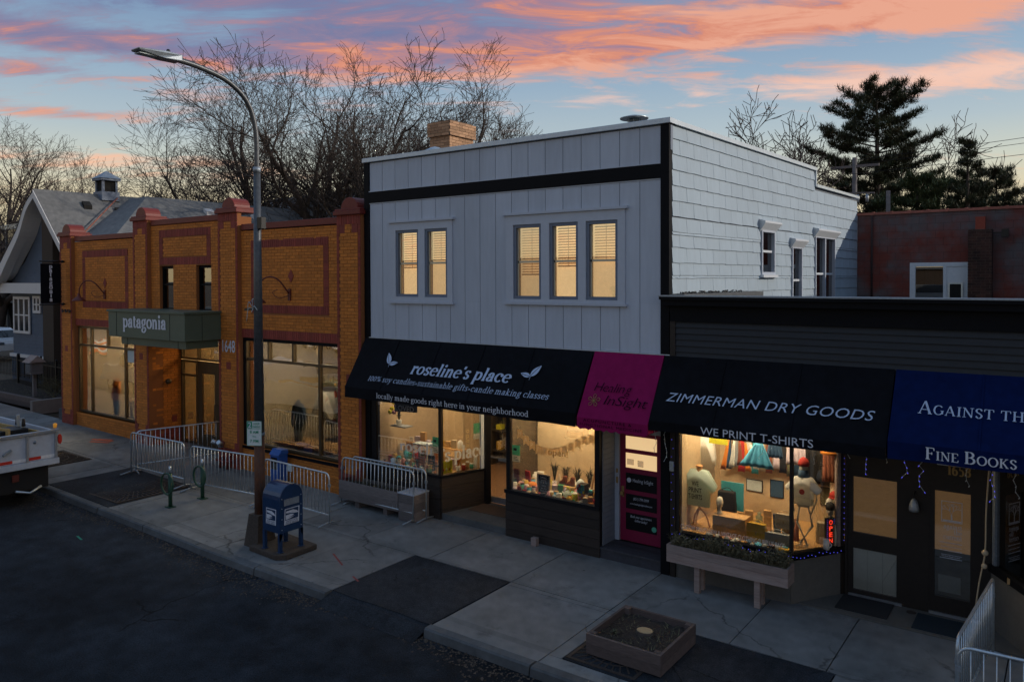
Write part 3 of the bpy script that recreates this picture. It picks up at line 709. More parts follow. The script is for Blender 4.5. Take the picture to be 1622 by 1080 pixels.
# ================================================================== YELLOW BRICK SHOP
YB = thing('brick_shop', 'yellow brick shop with red brick trim, rounded parapet caps and a green entrance canopy', 'building', (-20.9, 12.5, .1))
F = 12.5; B0 = -.1
hol = [(-27.60, -23.60, .72, 3.68), (-22.74, -19.04, B0, 3.5), (-18.15, -14.2, .76, 3.66), (-22.24, -21.50, 4.30, 5.63), (-20.30, -19.56, 4.30, 5.63)]
holed_wall('wall', 'mortar', YB, -28.45, -13.38, B0, 6.5, F, F+.35, hol)
box('wall', 'mortar', YB, -23.4, -18.2, F, F+.35, 6.5, 6.92)
frames = [(-27.08, -24.08, 4.30, 6.20), (-22.25, -19.57, 5.66, 6.70), (-17.72, -14.62, 4.34, 6.26)]
red = []
fh = []
for (a, b, c, d) in frames:
    t = .22; fh += [(a, b, d-t, d), (a, b, c, c+t), (a, a+.2, c+t, d-t), (b-.2, b, c+t, d-t)]
    for zz in (c, d-t):
        x = a
        while x < b-.03: red.append((x+.005, min(x+.085, b)-.005, zz+.006, zz+t-.006)); x += .085
    for (p, q) in ((a, a+.2), (b-.2, b)):
        z_ = c+t
        while z_ < d-t-.02: red.append((p+.005, q-.005, z_+.006, min(z_+.08, d-t)-.006)); z_ += .08
heads = [(-27.62, -23.55, 3.68, 3.92), (-18.15, -14.2, 3.66, 3.90)]
for (a, b, c, d) in heads:
    x = a
    while x < b-.03: red.append((x+.005, min(x+.085, b)-.005, c+.006, d-.006)); x += .085
pil = [(-28.45, -27.62), (-23.55, -22.72), (-19.04, -18.15), (-14.19, -13.38)]
field = []
fieldholes = hol+fh+heads
ph = [(a, b, -1, 9) for a, b in pil]
for (a, b, top) in ((-27.62, -23.55, 6.52), (-22.72, -19.04, 6.84), (-18.15, -14.19, 6.52)):
    field += brick_rects(a, b, B0, top, fieldholes)
# diamonds
brick_mesh(field, F).build('yellow_brickwork', 'orange_brick', YB, kind='stuff')
brick_mesh(red, F, .014).build('red_brickwork', 'red_brick', YB, kind='stuff')
m = MB()
for dx, dz in ((-25.55, 5.12), (-16.05, 5.30)):
    m.prism([(dx-.11, F-.014, dz), (dx, F-.014, dz-.17), (dx+.11, F-.014, dz), (dx, F-.014, dz+.17)][::-1], (0, -.012, 0))
m.build('diamond_tile', 'red_brick', YB)
PY = 12.38
for i, (a, b) in enumerate(pil):
    top = 7.02 if i in (1, 2) else 6.72
    p = box('pilaster', 'mortar', YB, a, b, PY, F-.001, B0, top)
    base = .62
    accent = [(a+.09, a+.2, .62, .80), (b-.2, b-.09, .62, .80), ((a+b)/2-.1, (a+b)/2+.1, 2.78, 2.98), (a+.09, a+.28, top-.42, top-.22), (b-.28, b-.09, top-.42, top-.22)]
    capz = [(a, b, top-.22, top)]
    ob = brick_rects(a+.085, b-.085, base, top-.22, accent, shift=.04)
    rb = brick_rects(a, b, B0, base, [], shift=.04)
    z_ = base
    while z_ < top-.24: rb += [(a+.002, a+.08, z_+.006, z_+.074), (b-.08, b-.002, z_+.006, z_+.074)]; z_ += .08
    for q in accent: rb.append(q)
    x = a
    while x < b-.03: rb.append((x+.005, min(x+.085, b)-.005, top-.214, top-.006)); x += .085
    if i == 3:
        msh = {}
        for (x0, x1, z0, z1) in ob:
            key = (round(x1-x0, 3), round(z1-z0, 3))
            if key not in msh: msh[key] = MB().box(-key[0]/2, key[0]/2, -.013, 0, -key[1]/2, key[1]/2, skip='k').mesh('brick', 'orange_brick')
            inst('brick', msh[key], YB, ((x0+x1)/2, PY-random.uniform(0, .003), (z0+z1)/2))
    else: brick_mesh(ob, PY).build('yellow_brickwork', 'orange_brick', YB, kind='stuff')
    brick_mesh(rb, PY, .014).build('red_brickwork', 'red_brick', YB, kind='stuff')
    m = MB(); m.box(a-.06, b+.06, PY-.08, F+.55, top, top+.10); m.box(a-.03, b+.03, PY-.05, F+.5, top+.10, top+.15)
    cx = (a+b)/2
    out = [(cx+.29*cos(R(t)), PY+.02, top+.15+.27*sin(R(t))) for t in range(0, 181, 15)]
    m.prism(out, (0, .5, 0)); m.build('parapet_cap', 'red_metal', YB, bevel=.012)
for (a, b, z_) in ((-27.56, -23.61, 6.54), (-22.66, -19.10, 6.86), (-18.09, -14.25, 6.54)):
    box('coping', 'red_metal', YB, a, b, F-.05, F+.45, z_, z_+.16, bevel=.01)
box('roof', 'roof_membrane', YB, -28.3, -13.45, F+.36, F+20, 6.05, 6.15)
m = MB(); m.box(-28.45, -28.15, F+.35, F+20, B0, 6.5); m.box(-28.15, -13.7, F+19.7, F+20, B0, 6.5); m.box(-13.68, -13.40, F+.35, F+20, B0, 6.5); m.build('side_wall', 'orange_brick', YB)
# ledge course under the windows
m = MB(); m.box(-27.6, -23.6, F-.03, F+.12, .64, .72); m.build('sill', 'orange_brick', YB)
m = MB(); m.box(-18.15, -14.2, F-.03, F+.12, .68, .76); m.build('sill', 'black_trim', YB)
window(YB, -27.58, -23.62, .74, 3.66, F+.08, 'bronze', .07, .08, 'coated_glass', bars_v=(-26.72, -24.5), bars_z=(3.02,))
window(YB, -18.13, -14.22, .78, 3.64, F+.08, 'bronze', .07, .08, 'coated_glass', bars_v=(-15.1,), bars_z=(3.08,))
m = MB(); m.box(-18.15, -14.2, F+.02, F+.07, 3.58, 3.66); m.box(-18.15, -18.07, F+.02, F+.07, .76, 3.58); m.build('black_surround', 'black_trim', YB)
m = MB()
for xx in (-25.6, ): m.box(xx-.03, xx+.03, F+.05, F+.14, 3.055, 3.6)
for xx in (-17.1, -16.1): m.box(xx-.03, xx+.03, F+.05, F+.14, 3.115, 3.58)
m.build('glazing_bar', 'bronze', YB)
for (a, b) in ((-22.24, -21.50), (-20.30, -19.56)):
    window(YB, a, b, 4.32, 5.61, F+.1, 'black_trim', .06, .08, 'blue_glass', bars_z=(5.08,))
box('interior_wall', 'shop_dark', YB, -22.5, -19.3, F+.8, F+.9, 4.2, 5.8)
# shop interiors
room(YB, -28.1, -23.1, F+.36, F+4.5, .2, 3.8, 'wall_cream', 'far_concrete')
room(YB, -18.7, -13.8, F+.36, F+4.0, .3, 3.8, 'wall_cream', 'shop_dark')
area_light(-25.6, F+2, 3.75, 3, 2, 420, (1, .87, .66), parent=YB)
area_light(-16.3, F+1.6, 3.75, 3, 2, 260, (1, .89, .70), parent=YB)
# entrance recess
RX0, RX1, RY = -22.74, -19.04, 13.45
box('recess_wall', 'mortar', YB, RX0-.30, RX0-.014, F+.352, RY, B0+.1, 3.62)
rl = brick_rects(F+.0, RY, .62, 3.5, [(F+.16, F+.32, .8, .98), (RY-.32, RY-.16, .8, .98)]); brick_mesh(rl, RX0-.013, .012, 'y').build('yellow_brickwork', 'orange_brick', YB, kind='stuff')
rl = brick_rects(F+.0, RY, .0, .62, [])+[(F+.16, F+.32, .8, .98), (RY-.32, RY-.16, .8, .98)]; brick_mesh(rl, RX0-.013, .014, 'y').build('red_brickwork', 'red_brick', YB, kind='stuff')
box('recess_wall', 'mortar', YB, RX1+.014, RX1+.3, F+.352, RY, B0+.1, 3.62)
box('recess_ceiling', 'wall_cream', YB, RX0-.3, RX1+.3, F+.352, RY+4, 3.62, 3.72)
box('recess_floor', 'concrete', YB, RX0, RX1, 12.60, RY+.15, .0, .135)
window(YB, RX0, -21.84, .14, 2.72, RY, 'bronze', .06, .08, 'coated_glass', bars_z=(2.25,), name='side_light')
window(YB, RX0, RX1, 2.74, 3.6, RY, 'bronze', .06, .08, 'shop_glass', bars_v=(-21.8,), name='transom')
for (a, b) in ((-21.82, -20.72), (-20.70, -19.60)):
    m = MB(); m.box(a, a+.22, RY, RY+.05, .14, 2.72); m.box(b-.22, b, RY, RY+.05, .14, 2.72); m.box(a+.22, b-.22, RY, RY+.05, .14, .5); m.box(a+.22, b-.22, RY, RY+.05, 2.35, 2.72)
    d = m.build('door', 'bronze', YB)
    MB().box(a+.21, b-.21, RY+.02, RY+.026, .49, 2.36).build('pane', 'coated_glass', d)
    hx = b-.12 if a < -21 else a+.12
    m = MB(); m.tube([(hx, RY-.01, .95), (hx, RY-.08, .97), (hx, RY-.08, 1.45), (hx, RY-.01, 1.47)], .014, 6); m.build('handle', 'black_metal', d)
window(YB, -19.58, RX1, .14, 2.72, RY, 'bronze', .06, .08, 'coated_glass', name='side_light')
room(YB, -22.9, -19.1, RY+.1, RY+3.2, .13, 3.6, 'wall_cream', 'floor_wood')
area_light(-21, RY+1.5, 3.55, 2, 1.5, 120, (1, .72, .38), parent=YB)
m = MB(); m.lathe((-22.70, 13.0, 2.0), [(.06, 0), (.09, .04), (.09, .12), (.02, .16)], 12); m.build('wall_lamp', 'bronze', YB)
# canopy
CN = [(-22.95, -18.93, 11.30, 12.36, 3.56, 4.36)]
m = MB(); m.box(-22.95, -18.93, 11.30, 12.37, 3.58, 4.30); m.box(-22.99, -18.89, 11.26, 12.37, 4.30, 4.36); m.box(-22.45, -19.08, 11.42, 12.37, 3.36, 3.58)
cp = m.build('canopy', 'green_panel', YB, bevel=.006)
m = MB()
for xx in (-22.48, -19.65): m.box(xx-.004, xx+.004, 11.293, 11.3, 3.58, 4.30)
m.box(-18.93, -18.923, 11.80, 11.808, 3.58, 4.30)
for xx in (-22.1, -19.45): m.box(xx-.004, xx+.004, 11.413, 11.42, 3.36, 3.58)
m.build('panel_joint', 'dark_void', cp)
write('lettering', cp, 'patagonia', (-22.10, 11.292, 3.87), (1, 0, 0), (0, 0, 1), width=2.30, height=.255, material='letter_white', font='serif', weight=.30, thin=.42, track=-.02)
write('house_number', YB, '1648', (-18.86, PY-.016, 3.25), (1, 0, 0), (0, 0, 1), width=.58, height=.46, material='letter_white', offset=.012)
# blade banner
m = MB(); m.tube([(-28.10, PY, 5.86), (-28.10, 11.56, 5.86)], .025, 8); m.tube([(-28.10, PY, 4.40), (-28.10, 11.56, 4.40)], .025, 8)
m.ball((-28.10, 12.3, 5.86), .05); m.ball((-28.10, 12.3, 4.40), .05)
bl = thing('blade_sign', 'black vertical banner sign on two iron arms at the end of the brick shop', 'sign', (-28.1, 12.38, 4.4))
m.build('bracket', 'black_metal', bl)
box('banner', 'awning_black', bl, -28.11, -28.09, 11.60, 12.24, 4.44, 5.78)
for i, ch in enumerate('patagonia'):
    write('lettering', bl, ch, (-28.085, 11.92, 5.62-.140*i), (0, 1, 0), (0, 0, 1), height=.105, material='letter_white', font='serif', align='c', weight=.34)
m = MB()
for k in range(3): m.tube(tube_path((-28.3+.25*k, PY-.02, 4.22), (-28.2+.25*k, PY-.06, 4.12), (-28.12+.25*k, PY-.03, 4.2), n=4), .02, 5)
m.build('iron_scroll', 'black_metal', bl)
# gooseneck lamps
def gooseneck(x, z_, lab):
    t = thing('gooseneck_lamp', lab, 'lamp', (x, F-.02, z_), 'gooseneck lamps on the yellow brick facade')
    m = MB(); m.box(x-.05, x+.05, F-.05, F-.012, z_-.18, z_+.12); m.build('wall_plate', 'rust_red_metal', t)
    m = MB(); m.tube(tube_path((x, F-.05, z_), (x-.08, F-.3, z_+.34), (x-.30, F-.45, z_+.42), (x-.52, F-.55, z_+.25), (x-.56, F-.58, z_-.02)), .02, 6)
    m.tube(tube_path((x, F-.05, z_-.05), (x-.2, F-.2, z_-.12), (x-.32, F-.3, z_+.02), (x-.2, F-.25, z_+.1)), .009, 5); m.build('arm', 'rust_red_metal', t)
    m = MB(); m.lathe((x-.56, F-.58, z_-.24), [(.21, 0), (.20, .03), (.12, .11), (.05, .15), (.045, .24)], 16); m.build('shade', 'rust_red_metal', t)
gooseneck(-25.55, 4.78, 'dark red gooseneck lamp on the brickwork above the shop window nearest the blade sign')
gooseneck(-16.10, 4.86, 'dark red gooseneck lamp on the brickwork beside the street lamp pole')
# merchandise hung in the two display windows
def shirt2(name, x, y, z0, mt, lab, h=.7, w=.45, sl=.3, group=None, rz=0, text=None, long_=False):
    t = thing(name, lab, 'clothing', (x, y, z0), group, rz)
    pts = [(-w*.5, 0), (w*.5, 0), (w*.5, h*.62), (w*.5+sl*.75, h*(.12 if long_ else .45)), (w*.5+sl*1.02, h*(.18 if long_ else .58)), (w*.42, h*.97), (w*.16, h), (0, h*.93), (-w*.16, h), (-w*.42, h*.97), (-w*.5-sl*1.02, h*(.18 if long_ else .58)), (-w*.5-sl*.75, h*(.12 if long_ else .45)), (-w*.5, h*.62)]
    m = MB(); n = len(pts)
    c = (0, h*.5)
    for s_ in (-1, 1):
        base = len(m.v)
        for (a, b) in pts: m.v.append((a, .03*s_*.3, b))
        for (a, b) in pts: m.v.append((a*.90, .105*s_, c[1]+(b-c[1])*.93))
        for i in range(n):
            j = (i+1) % n; m.f.append((base+i, base+j, base+n+j, base+n+i)); m.smooth.append(True)
        m.f.append(tuple(base+n+i for i in range(n))); m.smooth.append(True)
    m.build('cloth', mt, t, local=True)
    if text:
        for i, s_ in enumerate(text):
            o = write('lettering', t, s_, (0, -.094, h*.70-i*h*.145), (1, 0, 0), (0, 0, 1), width=.30, height=.135, material='cloth_black', align='c', offset=.02)
            o.location = (0, 0, 0)
    return t
tt = shirt2('hanging_sweater', -15.75, 13.3, 1.55, 'cloth_white', 'white long sleeved pullover hanging in the display window behind the lamp pole', .75, .42, .28, long_=True)
tt = shirt2('hanging_sweater', -15.1, 13.6, 2.0, 'cloth_teal', 'teal pullover hanging behind the white one in the brick shop window', .55, .42, .25)
tt = shirt2('hanging_sweater', -16.2, 13.9, 1.9, 'cloth_olive', 'olive patterned shirt hung deep inside the brick shop window', .6, .45, .2)
t = thing('clothes_rail', 'dark clothes rail full of jackets inside the brick shop', 'rail', (-15.6, 14.6, .3))
m = MB(); m.bar((-17, 14.6, 2.3), (-14.2, 14.6, 2.3), .04); m.bar((-17, 14.6, .3), (-17, 14.6, 2.3), .04); m.bar((-14.2, 14.6, .3), (-14.2, 14.6, 2.3), .04); m.build('rail', 'black_metal', t)
rr = random.Random(11)
for k in range(13):
    x = -16.9+k*.21; MB().box(x-.06, x+.06, 14.35, 14.85, 1.0+rr.uniform(0, .3), 2.2).build('jacket', rr.choice(['cloth_black', 'cloth_navy', 'cloth_olive', 'cloth_brown', 'cloth_grey']), t, bevel=.04)
t = thing('display_plinth', 'low dark display plinth inside the brick shop window', 'plinth', (-16.4, 13.6, .3)); box('top', 'display_wood', t, -17.6, -15.2, 13.1, 14.0, .75, .8); box('base', 'cloth_grey', t, -17.5, -15.3, 13.15, 13.95, .3, .75)
t = thing('display_table', 'pale display table behind the shop window nearest the blade sign', 'table', (-25.5, 14.2, .2)); box('top', 'display_wood', t, -26.6, -24.4, 13.7, 14.6, 1.0, 1.06)
for sx in (-26.5, -24.5):
    for sy in (13.8, 14.5): box('leg', 'black_metal', t, sx-.03, sx+.03, sy-.03, sy+.03, .2, 1.0)
for k in range(5): tag(box('folded_shirt', ['cloth_white', 'cloth_navy', 'cloth_olive', 'cloth_orange', 'cloth_mint'][k], None, -26.5+.42*k, -26.2+.42*k, 13.85, 14.2, 1.062, 1.14+.02*k, bevel=.02), ['white', 'navy', 'olive', 'orange', 'mint'][k]+' folded shirt on the pale display table in the brick shop', 'clothing', 'folded shirts on the display table')
# poster on pane
tag(box('notice', 'paper_cool', None, -24.38, -24.0, F+.098, F+.104, 2.6, 3.0), 'pale paper notice taped inside the brick shop window beside the entrance', 'notice')
# fire connection on pillar
t = thing('fire_hose_connection', 'red standpipe with two grey hose caps on the wall of the brick shop', 'standpipe', (-18.9, 12.2, G(-18.9)))
g = G(-18.9)
m = MB(); m.tube([(-18.75, 12.2, g), (-18.75, 12.2, .72)], .06, 10); m.tube([(-18.45, 12.2, g), (-18.45, 12.2, .62)], .04, 8); m.tube([(-18.75, 12.2, .45), (-18.45, 12.2, .45), (-18.45, 12.36, .45)], .035, 8); m.box(-18.9, -18.3, 12.12, 12.3, .3, .34); m.build('pipe', 'red_metal', t)
for dx in (-.09, .09):
    m = MB(); m.tube([(-18.78+dx, 12.2, .74), (-18.78+dx*1.6, 12.06, .84)], [.05, .06], 10); m.build('hose_cap', 'galvanised', t)
m = MB(); m.lathe((-18.75, 12.2, .66), [(.065, 0), (.075, .06), (.07, .12), (.04, .15)], 12); m.build('collar', 'galv_dull', t)
# ================================================================== GREY TWO-STOREY BUILDING
WB = thing('two_storey_shop', 'pale grey two storey building with black corner trim, band and lit upper windows', 'building', (-9.5, 12.5, 0))
WX0, WX1 = -13.36, -5.72
tr1 = (-12.5, -10.68, 4.72, 6.47); tr3 = (-9.26, -6.58, 4.75, 6.47)
uw = [(-12.35, -11.66, 4.82, 6.30), (-11.47, -10.82, 4.82, 6.30), (-9.08, -8.41, 4.81, 6.28), (-8.22, -7.57, 4.81, 6.28), (-7.40, -6.73, 4.81, 6.28)]
stf = [(-13.06, -6.0, -.1, 3.4)]
holed_wall('wall', 'siding_dark_gap', WB, WX0+.02, WX1-.02, -.1, 7.9, F+.012, F+.25, uw+[(-13.2, -5.85, -.1, 3.45)])
bx = [-13.19+.4056*i for i in range(19)]
for a, b in zip(bx, bx[1:]):
    for (p, q, c, d) in cells(a+.006, b-.006, 3.88, 6.94, [tr1, tr3]): box('siding_board', 'siding_grey', WB, p, q, F, F+.011, c, d)
    box('siding_board', 'siding_grey', WB, a+.006, b-.006, F, F+.011, 7.24, 7.88)
box('trim_band', 'black_trim', WB, -13.2, -5.885, F-.022, F+.010, 6.965, 7.215)
m = MB(); m.box(-13.2, -5.885, F-.028, F+.010, 7.217, 7.236); m.box(-13.2, -5.885, F-.012, F+.010, 6.944, 6.963); m.build('trim_strip', 'grey_paint', WB)
box('corner_board', 'black_trim', WB, WX0, -13.2, F-.024, F+.25, -.02, 7.9)
box('corner_board', 'black_trim', WB, -5.883, WX1, F-.024, F+.10, -.02, 7.9)
m = MB(); m.box(WX0-.03, WX1+.04, F-.06, F+.20, 7.905, 8.0); m.build('coping', 'flashing', WB, bevel=.006)
# grouped upper windows
wn = [0]
def wgroup(tr, wins):
    a, b, c, d = tr
    m = MB()
    for q in cells(a, b, c, d, [(w[0], w[1], w[2], w[3]) for w in wins]): m.box(q[0], q[1], F-.03, F+.02, q[2], q[3])
    m.box(a-.06, b+.06, F-.07, F+.01, d+.001, d+.05); m.box(a-.04, b+.04, F-.06, F+.01, c-.05, c-.001)
    tr_ = m.build('window_surround', 'grey_paint', WB)
    for (x0, x1, z0, z1) in wins:
        wn[0] += 1
        w = window(WB, x0+.004, x1-.004, z0+.004, z1-.004, F+.03, 'blue_grey_frame', .055, .12, 'pane_glass', proud=.035)
        zm = (z0+z1)/2
        m = MB(); m.box(x0+.06, x1-.06, F+.05, F+.10, zm-.022, zm+.022); m.box(x0+.06, x0+.09, F+.05, F+.10, z0+.06, z1-.06); m.build('sash', 'wall_cream', w)
        box('glow_backing', 'window_glow_%d' % (wn[0] % 3), w, x0-.03, x1+.03, F+.245, F+.25, z0-.03, z1+.03)  # glowing sheet in place of a lit room behind the slats
        sm = MB().box(-(x1-x0)/2+.08, (x1-x0)/2-.08, -.022, .022, -.0025, .0025).mesh('slat', 'blind_slat')
        k = z1-.10
        lim_ = [zm-.05, zm+.12, zm-.22, zm-.05, zm+.02][(wn[0]-1) % 5]; tl_ = [34, 42, 26, 38, 30][(wn[0]-1) % 5]
        while k > lim_:
            inst('slat', sm, w, ((x0+x1)/2, F+.18, k), rot=(R(tl_+random.uniform(-4, 4)), 0, R(random.uniform(-.6, .6)))); k -= .052
        inst('slat', sm, w, ((x0+x1)/2, F+.18, k), rot=(R(5), 0, 0), scale=(1, 1.2, 5))
        m = MB(); m.box((x0+x1)/2-.004, (x0+x1)/2+.004, F+.15, F+.158, k, z1-.07); m.build('cord', 'blind_slat', w)
wgroup(tr1, uw[:2]); wgroup(tr3, uw[2:])
# right side wall, turned a few degrees off the street
SA = R(3); sd = Vector((sin(SA), cos(SA), 0)); sn = Vector((cos(SA), -sin(SA), 0)); S0 = Vector((WX1-.02, F, 0))
def sp(s, z_, o=0): p = S0+sd*s+sn*o; return (p.x, p.y, z_)
def sbox(m, s0, s1, z0, z1, o0, o1):
    n = len(m.v); m.v += [sp(s0, z0, o1), sp(s1, z0, o1), sp(s1, z0, o0), sp(s0, z0, o0), sp(s0, z1, o1), sp(s1, z1, o1), sp(s1, z1, o0), sp(s0, z1, o0)]
    for q in ((0, 3, 2, 1), (4, 5, 6, 7), (0, 1, 5, 4), (1, 2, 6, 5), (2, 3, 7, 6), (3, 0, 4, 7)): m.f.append(tuple(n+i for i in q)); m.smooth.append(False)
    return m
sh = [(4.16, 4.98, 5.26, 6.28), (6.05, 6.78, 4.2, 5.98), (7.72, 9.38, 4.2, 6.30)]
m = MB()
for (p, q, a, b) in cells(.10, 11.55, 3.4, 7.46, sh): sbox(m, p, q, a, b, -.2, -.001)
sbox(m, .10, 7.76, 7.46, 7.90, -.2, -.001); m.build('side_wall', 'siding_dark_gap', WB)
rs = random.Random(4)
row = 0
for k in range(-3, 11):
    z0 = 5.21+.2725*(k-1); z1 = z0+.30
    if z1 > 7.9: z1 = 7.9
    if z1-z0 < .04: continue
    s = .11+(-.28 if k % 2 else 0)
    while s < 11.5:
        a, b = max(s, .11), min(s+.555, 11.5); s += .56
        if b-a < .05: continue
        if z0 > 7.3 and a > 7.7: continue
        if z0 > 7.3: b = min(b, 7.74)
        zt = min(z1, 7.47) if a > 7.6 and b > 7.8 else z1
        for (p, q, c, d) in cells(a, b, z0, zt, sh):
            if q-p < .02 or d-c < .04: continue
            m = MB(); j1, j2, j3 = [rs.uniform(-.007, .007) for _ in range(3)]; mm = (p+q)/2; h = d-c
            ob = .025+rs.uniform(-.0015, .0015); ot = .004
            fb = c if c > z0+.01 else None
            pts_b = [(p+.0015, c+(0 if fb else j1)), (mm, c+(0 if fb else j2)), (q-.0015, c+(0 if fb else j3))]
            n = 0
            for (ss, zz) in pts_b: m.v.append(sp(ss, zz, ob))
            for (ss, zz) in pts_b: m.v.append(sp(ss, d, ot))
            for (ss, zz) in pts_b: m.v.append(sp(ss, zz, 0))
            m.f += [(0, 1, 4, 3), (1, 2, 5, 4), (6, 7, 1, 0), (7, 8, 2, 1), (0, 3, 6), (2, 8, 5)]; m.smooth += [False]*6
            m.build('shingle', 'shingle_white', WB)
m = MB(); sbox(m, .02, 7.80, 7.905, 7.985, -.25, .06); sbox(m, 7.74, 7.80, 7.51, 7.904, -.25, .05); sbox(m, 7.81, 11.6, 7.50, 7.57, -.25, .06); m.build('coping', 'flashing', WB)
m = MB(); sbox(m, .02, .10, 7.45, 7.88, -.05, .03); m.build('rusty_strip', 'blue_grey_frame', WB)
m = MB(); m.poly([sp(.1, 7.8, -.2), sp(7.8, 7.8, -.2), (WX0+.1, F+7.8, 7.8), (WX0+.1, F+.2, 7.8)]); m.poly([sp(7.8, 7.45, -.2), sp(11.5, 7.45, -.2), (WX0+.1, F+11.5, 7.45), (WX0+.1, F+7.8, 7.45)]); m.poly([sp(7.78, 7.45, -.2), sp(7.78, 7.9, -.2), (WX0+.1, F+7.8, 7.9), (WX0+.1, F+7.8, 7.45)]); m.build('roof', 'roof_membrane', WB)
m = MB(); m.box(WX0+.02, WX0+.22, F+.26, F+11.6, 0, 7.85); m.box(WX0+.22, WX1+.3, F+11.4, F+11.6, 0, 7.44); m.build('rear_wall', 'siding_grey', WB)
def side_window(s0, s1, z0, z1, bars, hood):
    m = MB(); sbox(m, s0, s0+.05, z0, z1, -.08, .05); sbox(m, s1-.05, s1, z0, z1, -.08, .05); sbox(m, s0+.05, s1-.05, z0, z0+.06, -.08, .05); sbox(m, s0+.05, s1-.05, z1-.06, z1, -.08, .05)
    for b in bars: sbox(m, b-.035, b+.035, z0+.06, z1-.06, -.07, .04)
    w = m.build('window', 'grey_paint', WB)
    zm = (z0+z1)/2+.02; m = MB(); sbox(m, s0+.08, s1-.08, zm-.025, zm+.025, -.06, .0)
    m.build('sash', 'white_paint', w)
    m = MB(); sbox(m, s0+.05, s1-.05, z0+.04, z1-.04, -.035, -.03); m.build('pane', 'blue_glass', w)
    m = MB(); sbox(m, s0+.05, s1-.05, z0+.04, z1-.04, -.12, -.115); m.build('curtain', 'cloth_brown', w)
    # flared hood
    m = MB(); n = 0
    a, b = s0-.06, s1+.06
    for (o, zz, e) in ((.02, hood-.20, 0), (.16, hood-.02, .05), (.16, hood+.02, .05), (.0, hood+.06, .05), (.0, hood-.20, 0)):
        m.v += [sp(a-e, zz, o), sp(b+e, zz, o)]
    for i in range(4): m.f.append((2*i, 2*i+1, 2*i+3, 2*i+2)); m.smooth.append(False)
    m.f += [(0, 2, 4, 6, 8), (9, 7, 5, 3, 1)]; m.smooth += [False]*2
    m.build('hood', 'white_paint', w)
    if z0 > 5: m = MB(); sbox(m, s0-.04, s1+.04, z0-.06, z0-.002, -.02, .10); m.build('sill', 'white_paint', w)
side_window(4.18, 4.96, 5.28, 6.27, [], 6.42)
side_window(6.07, 6.76, 4.3, 5.97, [], 6.10)
side_window(7.74, 9.36, 4.3, 6.29, [8.55], 6.42)
# roof chimney and vents
CH = thing('chimney', 'tan brick chimney standing above the grey parapet', 'chimney', (-14.8, 18, 7.8))
def brick_box(parent, x0, x1, y0, y1, z0, z1, mt, bw=.21, bh=.078, mort='tan_mortar'):
    box('core', mort, parent, x0+.012, x1-.012, y0+.012, y1-.012, z0, z1)
    r_ = 0; z_ = z0
    while z_ < z1-.03:
        zt = min(z_+bh, z1)-.010
        for face in 'fr':
            a, b = (x0, x1) if face == 'f' else (y0, y1)
            x = a-(bw/2 if (r_+(face == 'r')) % 2 else 0)
            while x < b-.02:
                p, q = max(x, a), min(x+bw-.012, b)
                if q-p > .03:
                    if face == 'f': box('brick', mt, parent, p, q, y0, y0+.02, z_, zt)
                    else: box('brick', mt, parent, x1-.02, x1, max(p, y0+.0205), q, z_, zt)
                x += bw
        z_ += bh; r_ += 1
brick_box(CH, -16.30, -15.49, 18.0, 19.15, 8.6, 9.62, 'tan_brick', .30, .09)
brick_box(CH, -16.36, -15.43, 17.94, 19.21, 9.62, 10.06, 'tan_brick', .30, .09)
box('flue_cap', 'tan_mortar', CH, -16.3, -15.5, 18.05, 19.1, 10.061, 10.10)
for (x, y, z_, h, r_, lab) in ((-8.2, 16.0, 7.8, 1.16, .12, 'round metal roof vent with wide flat cap near the black corner trim'), (-14.3, 16.0, 7.8, 1.02, .11, 'small metal roof vent cap beside the tan chimney')):
    t = thing('roof_vent', lab, 'vent', (x, y, z_), 'metal vents on the grey building roof')
    m = MB(); m.lathe((x, y, z_), [(r_, 0), (r_, h-.10)], 14); m.build('pipe', 'galvanised', t)
    m = MB(); m.lathe((x, y, z_+h-.10), [(r_*2.7, 0), (r_*2.75, .02), (r_*1.2, .11 if r_ < .12 else .07), (.02, .14 if r_ < .12 else .09)], 20); m.build('cap', 'galvanised', t)
    m = MB()
    for k in range(4): a = k*pi/2+.4; m.bar((x+r_*cos(a), y+r_*sin(a), z_+h-.25), (x+r_*1.3*cos(a), y+r_*1.3*sin(a), z_+h-.08), .015)
    m.build('strut', 'galv_dull', t)

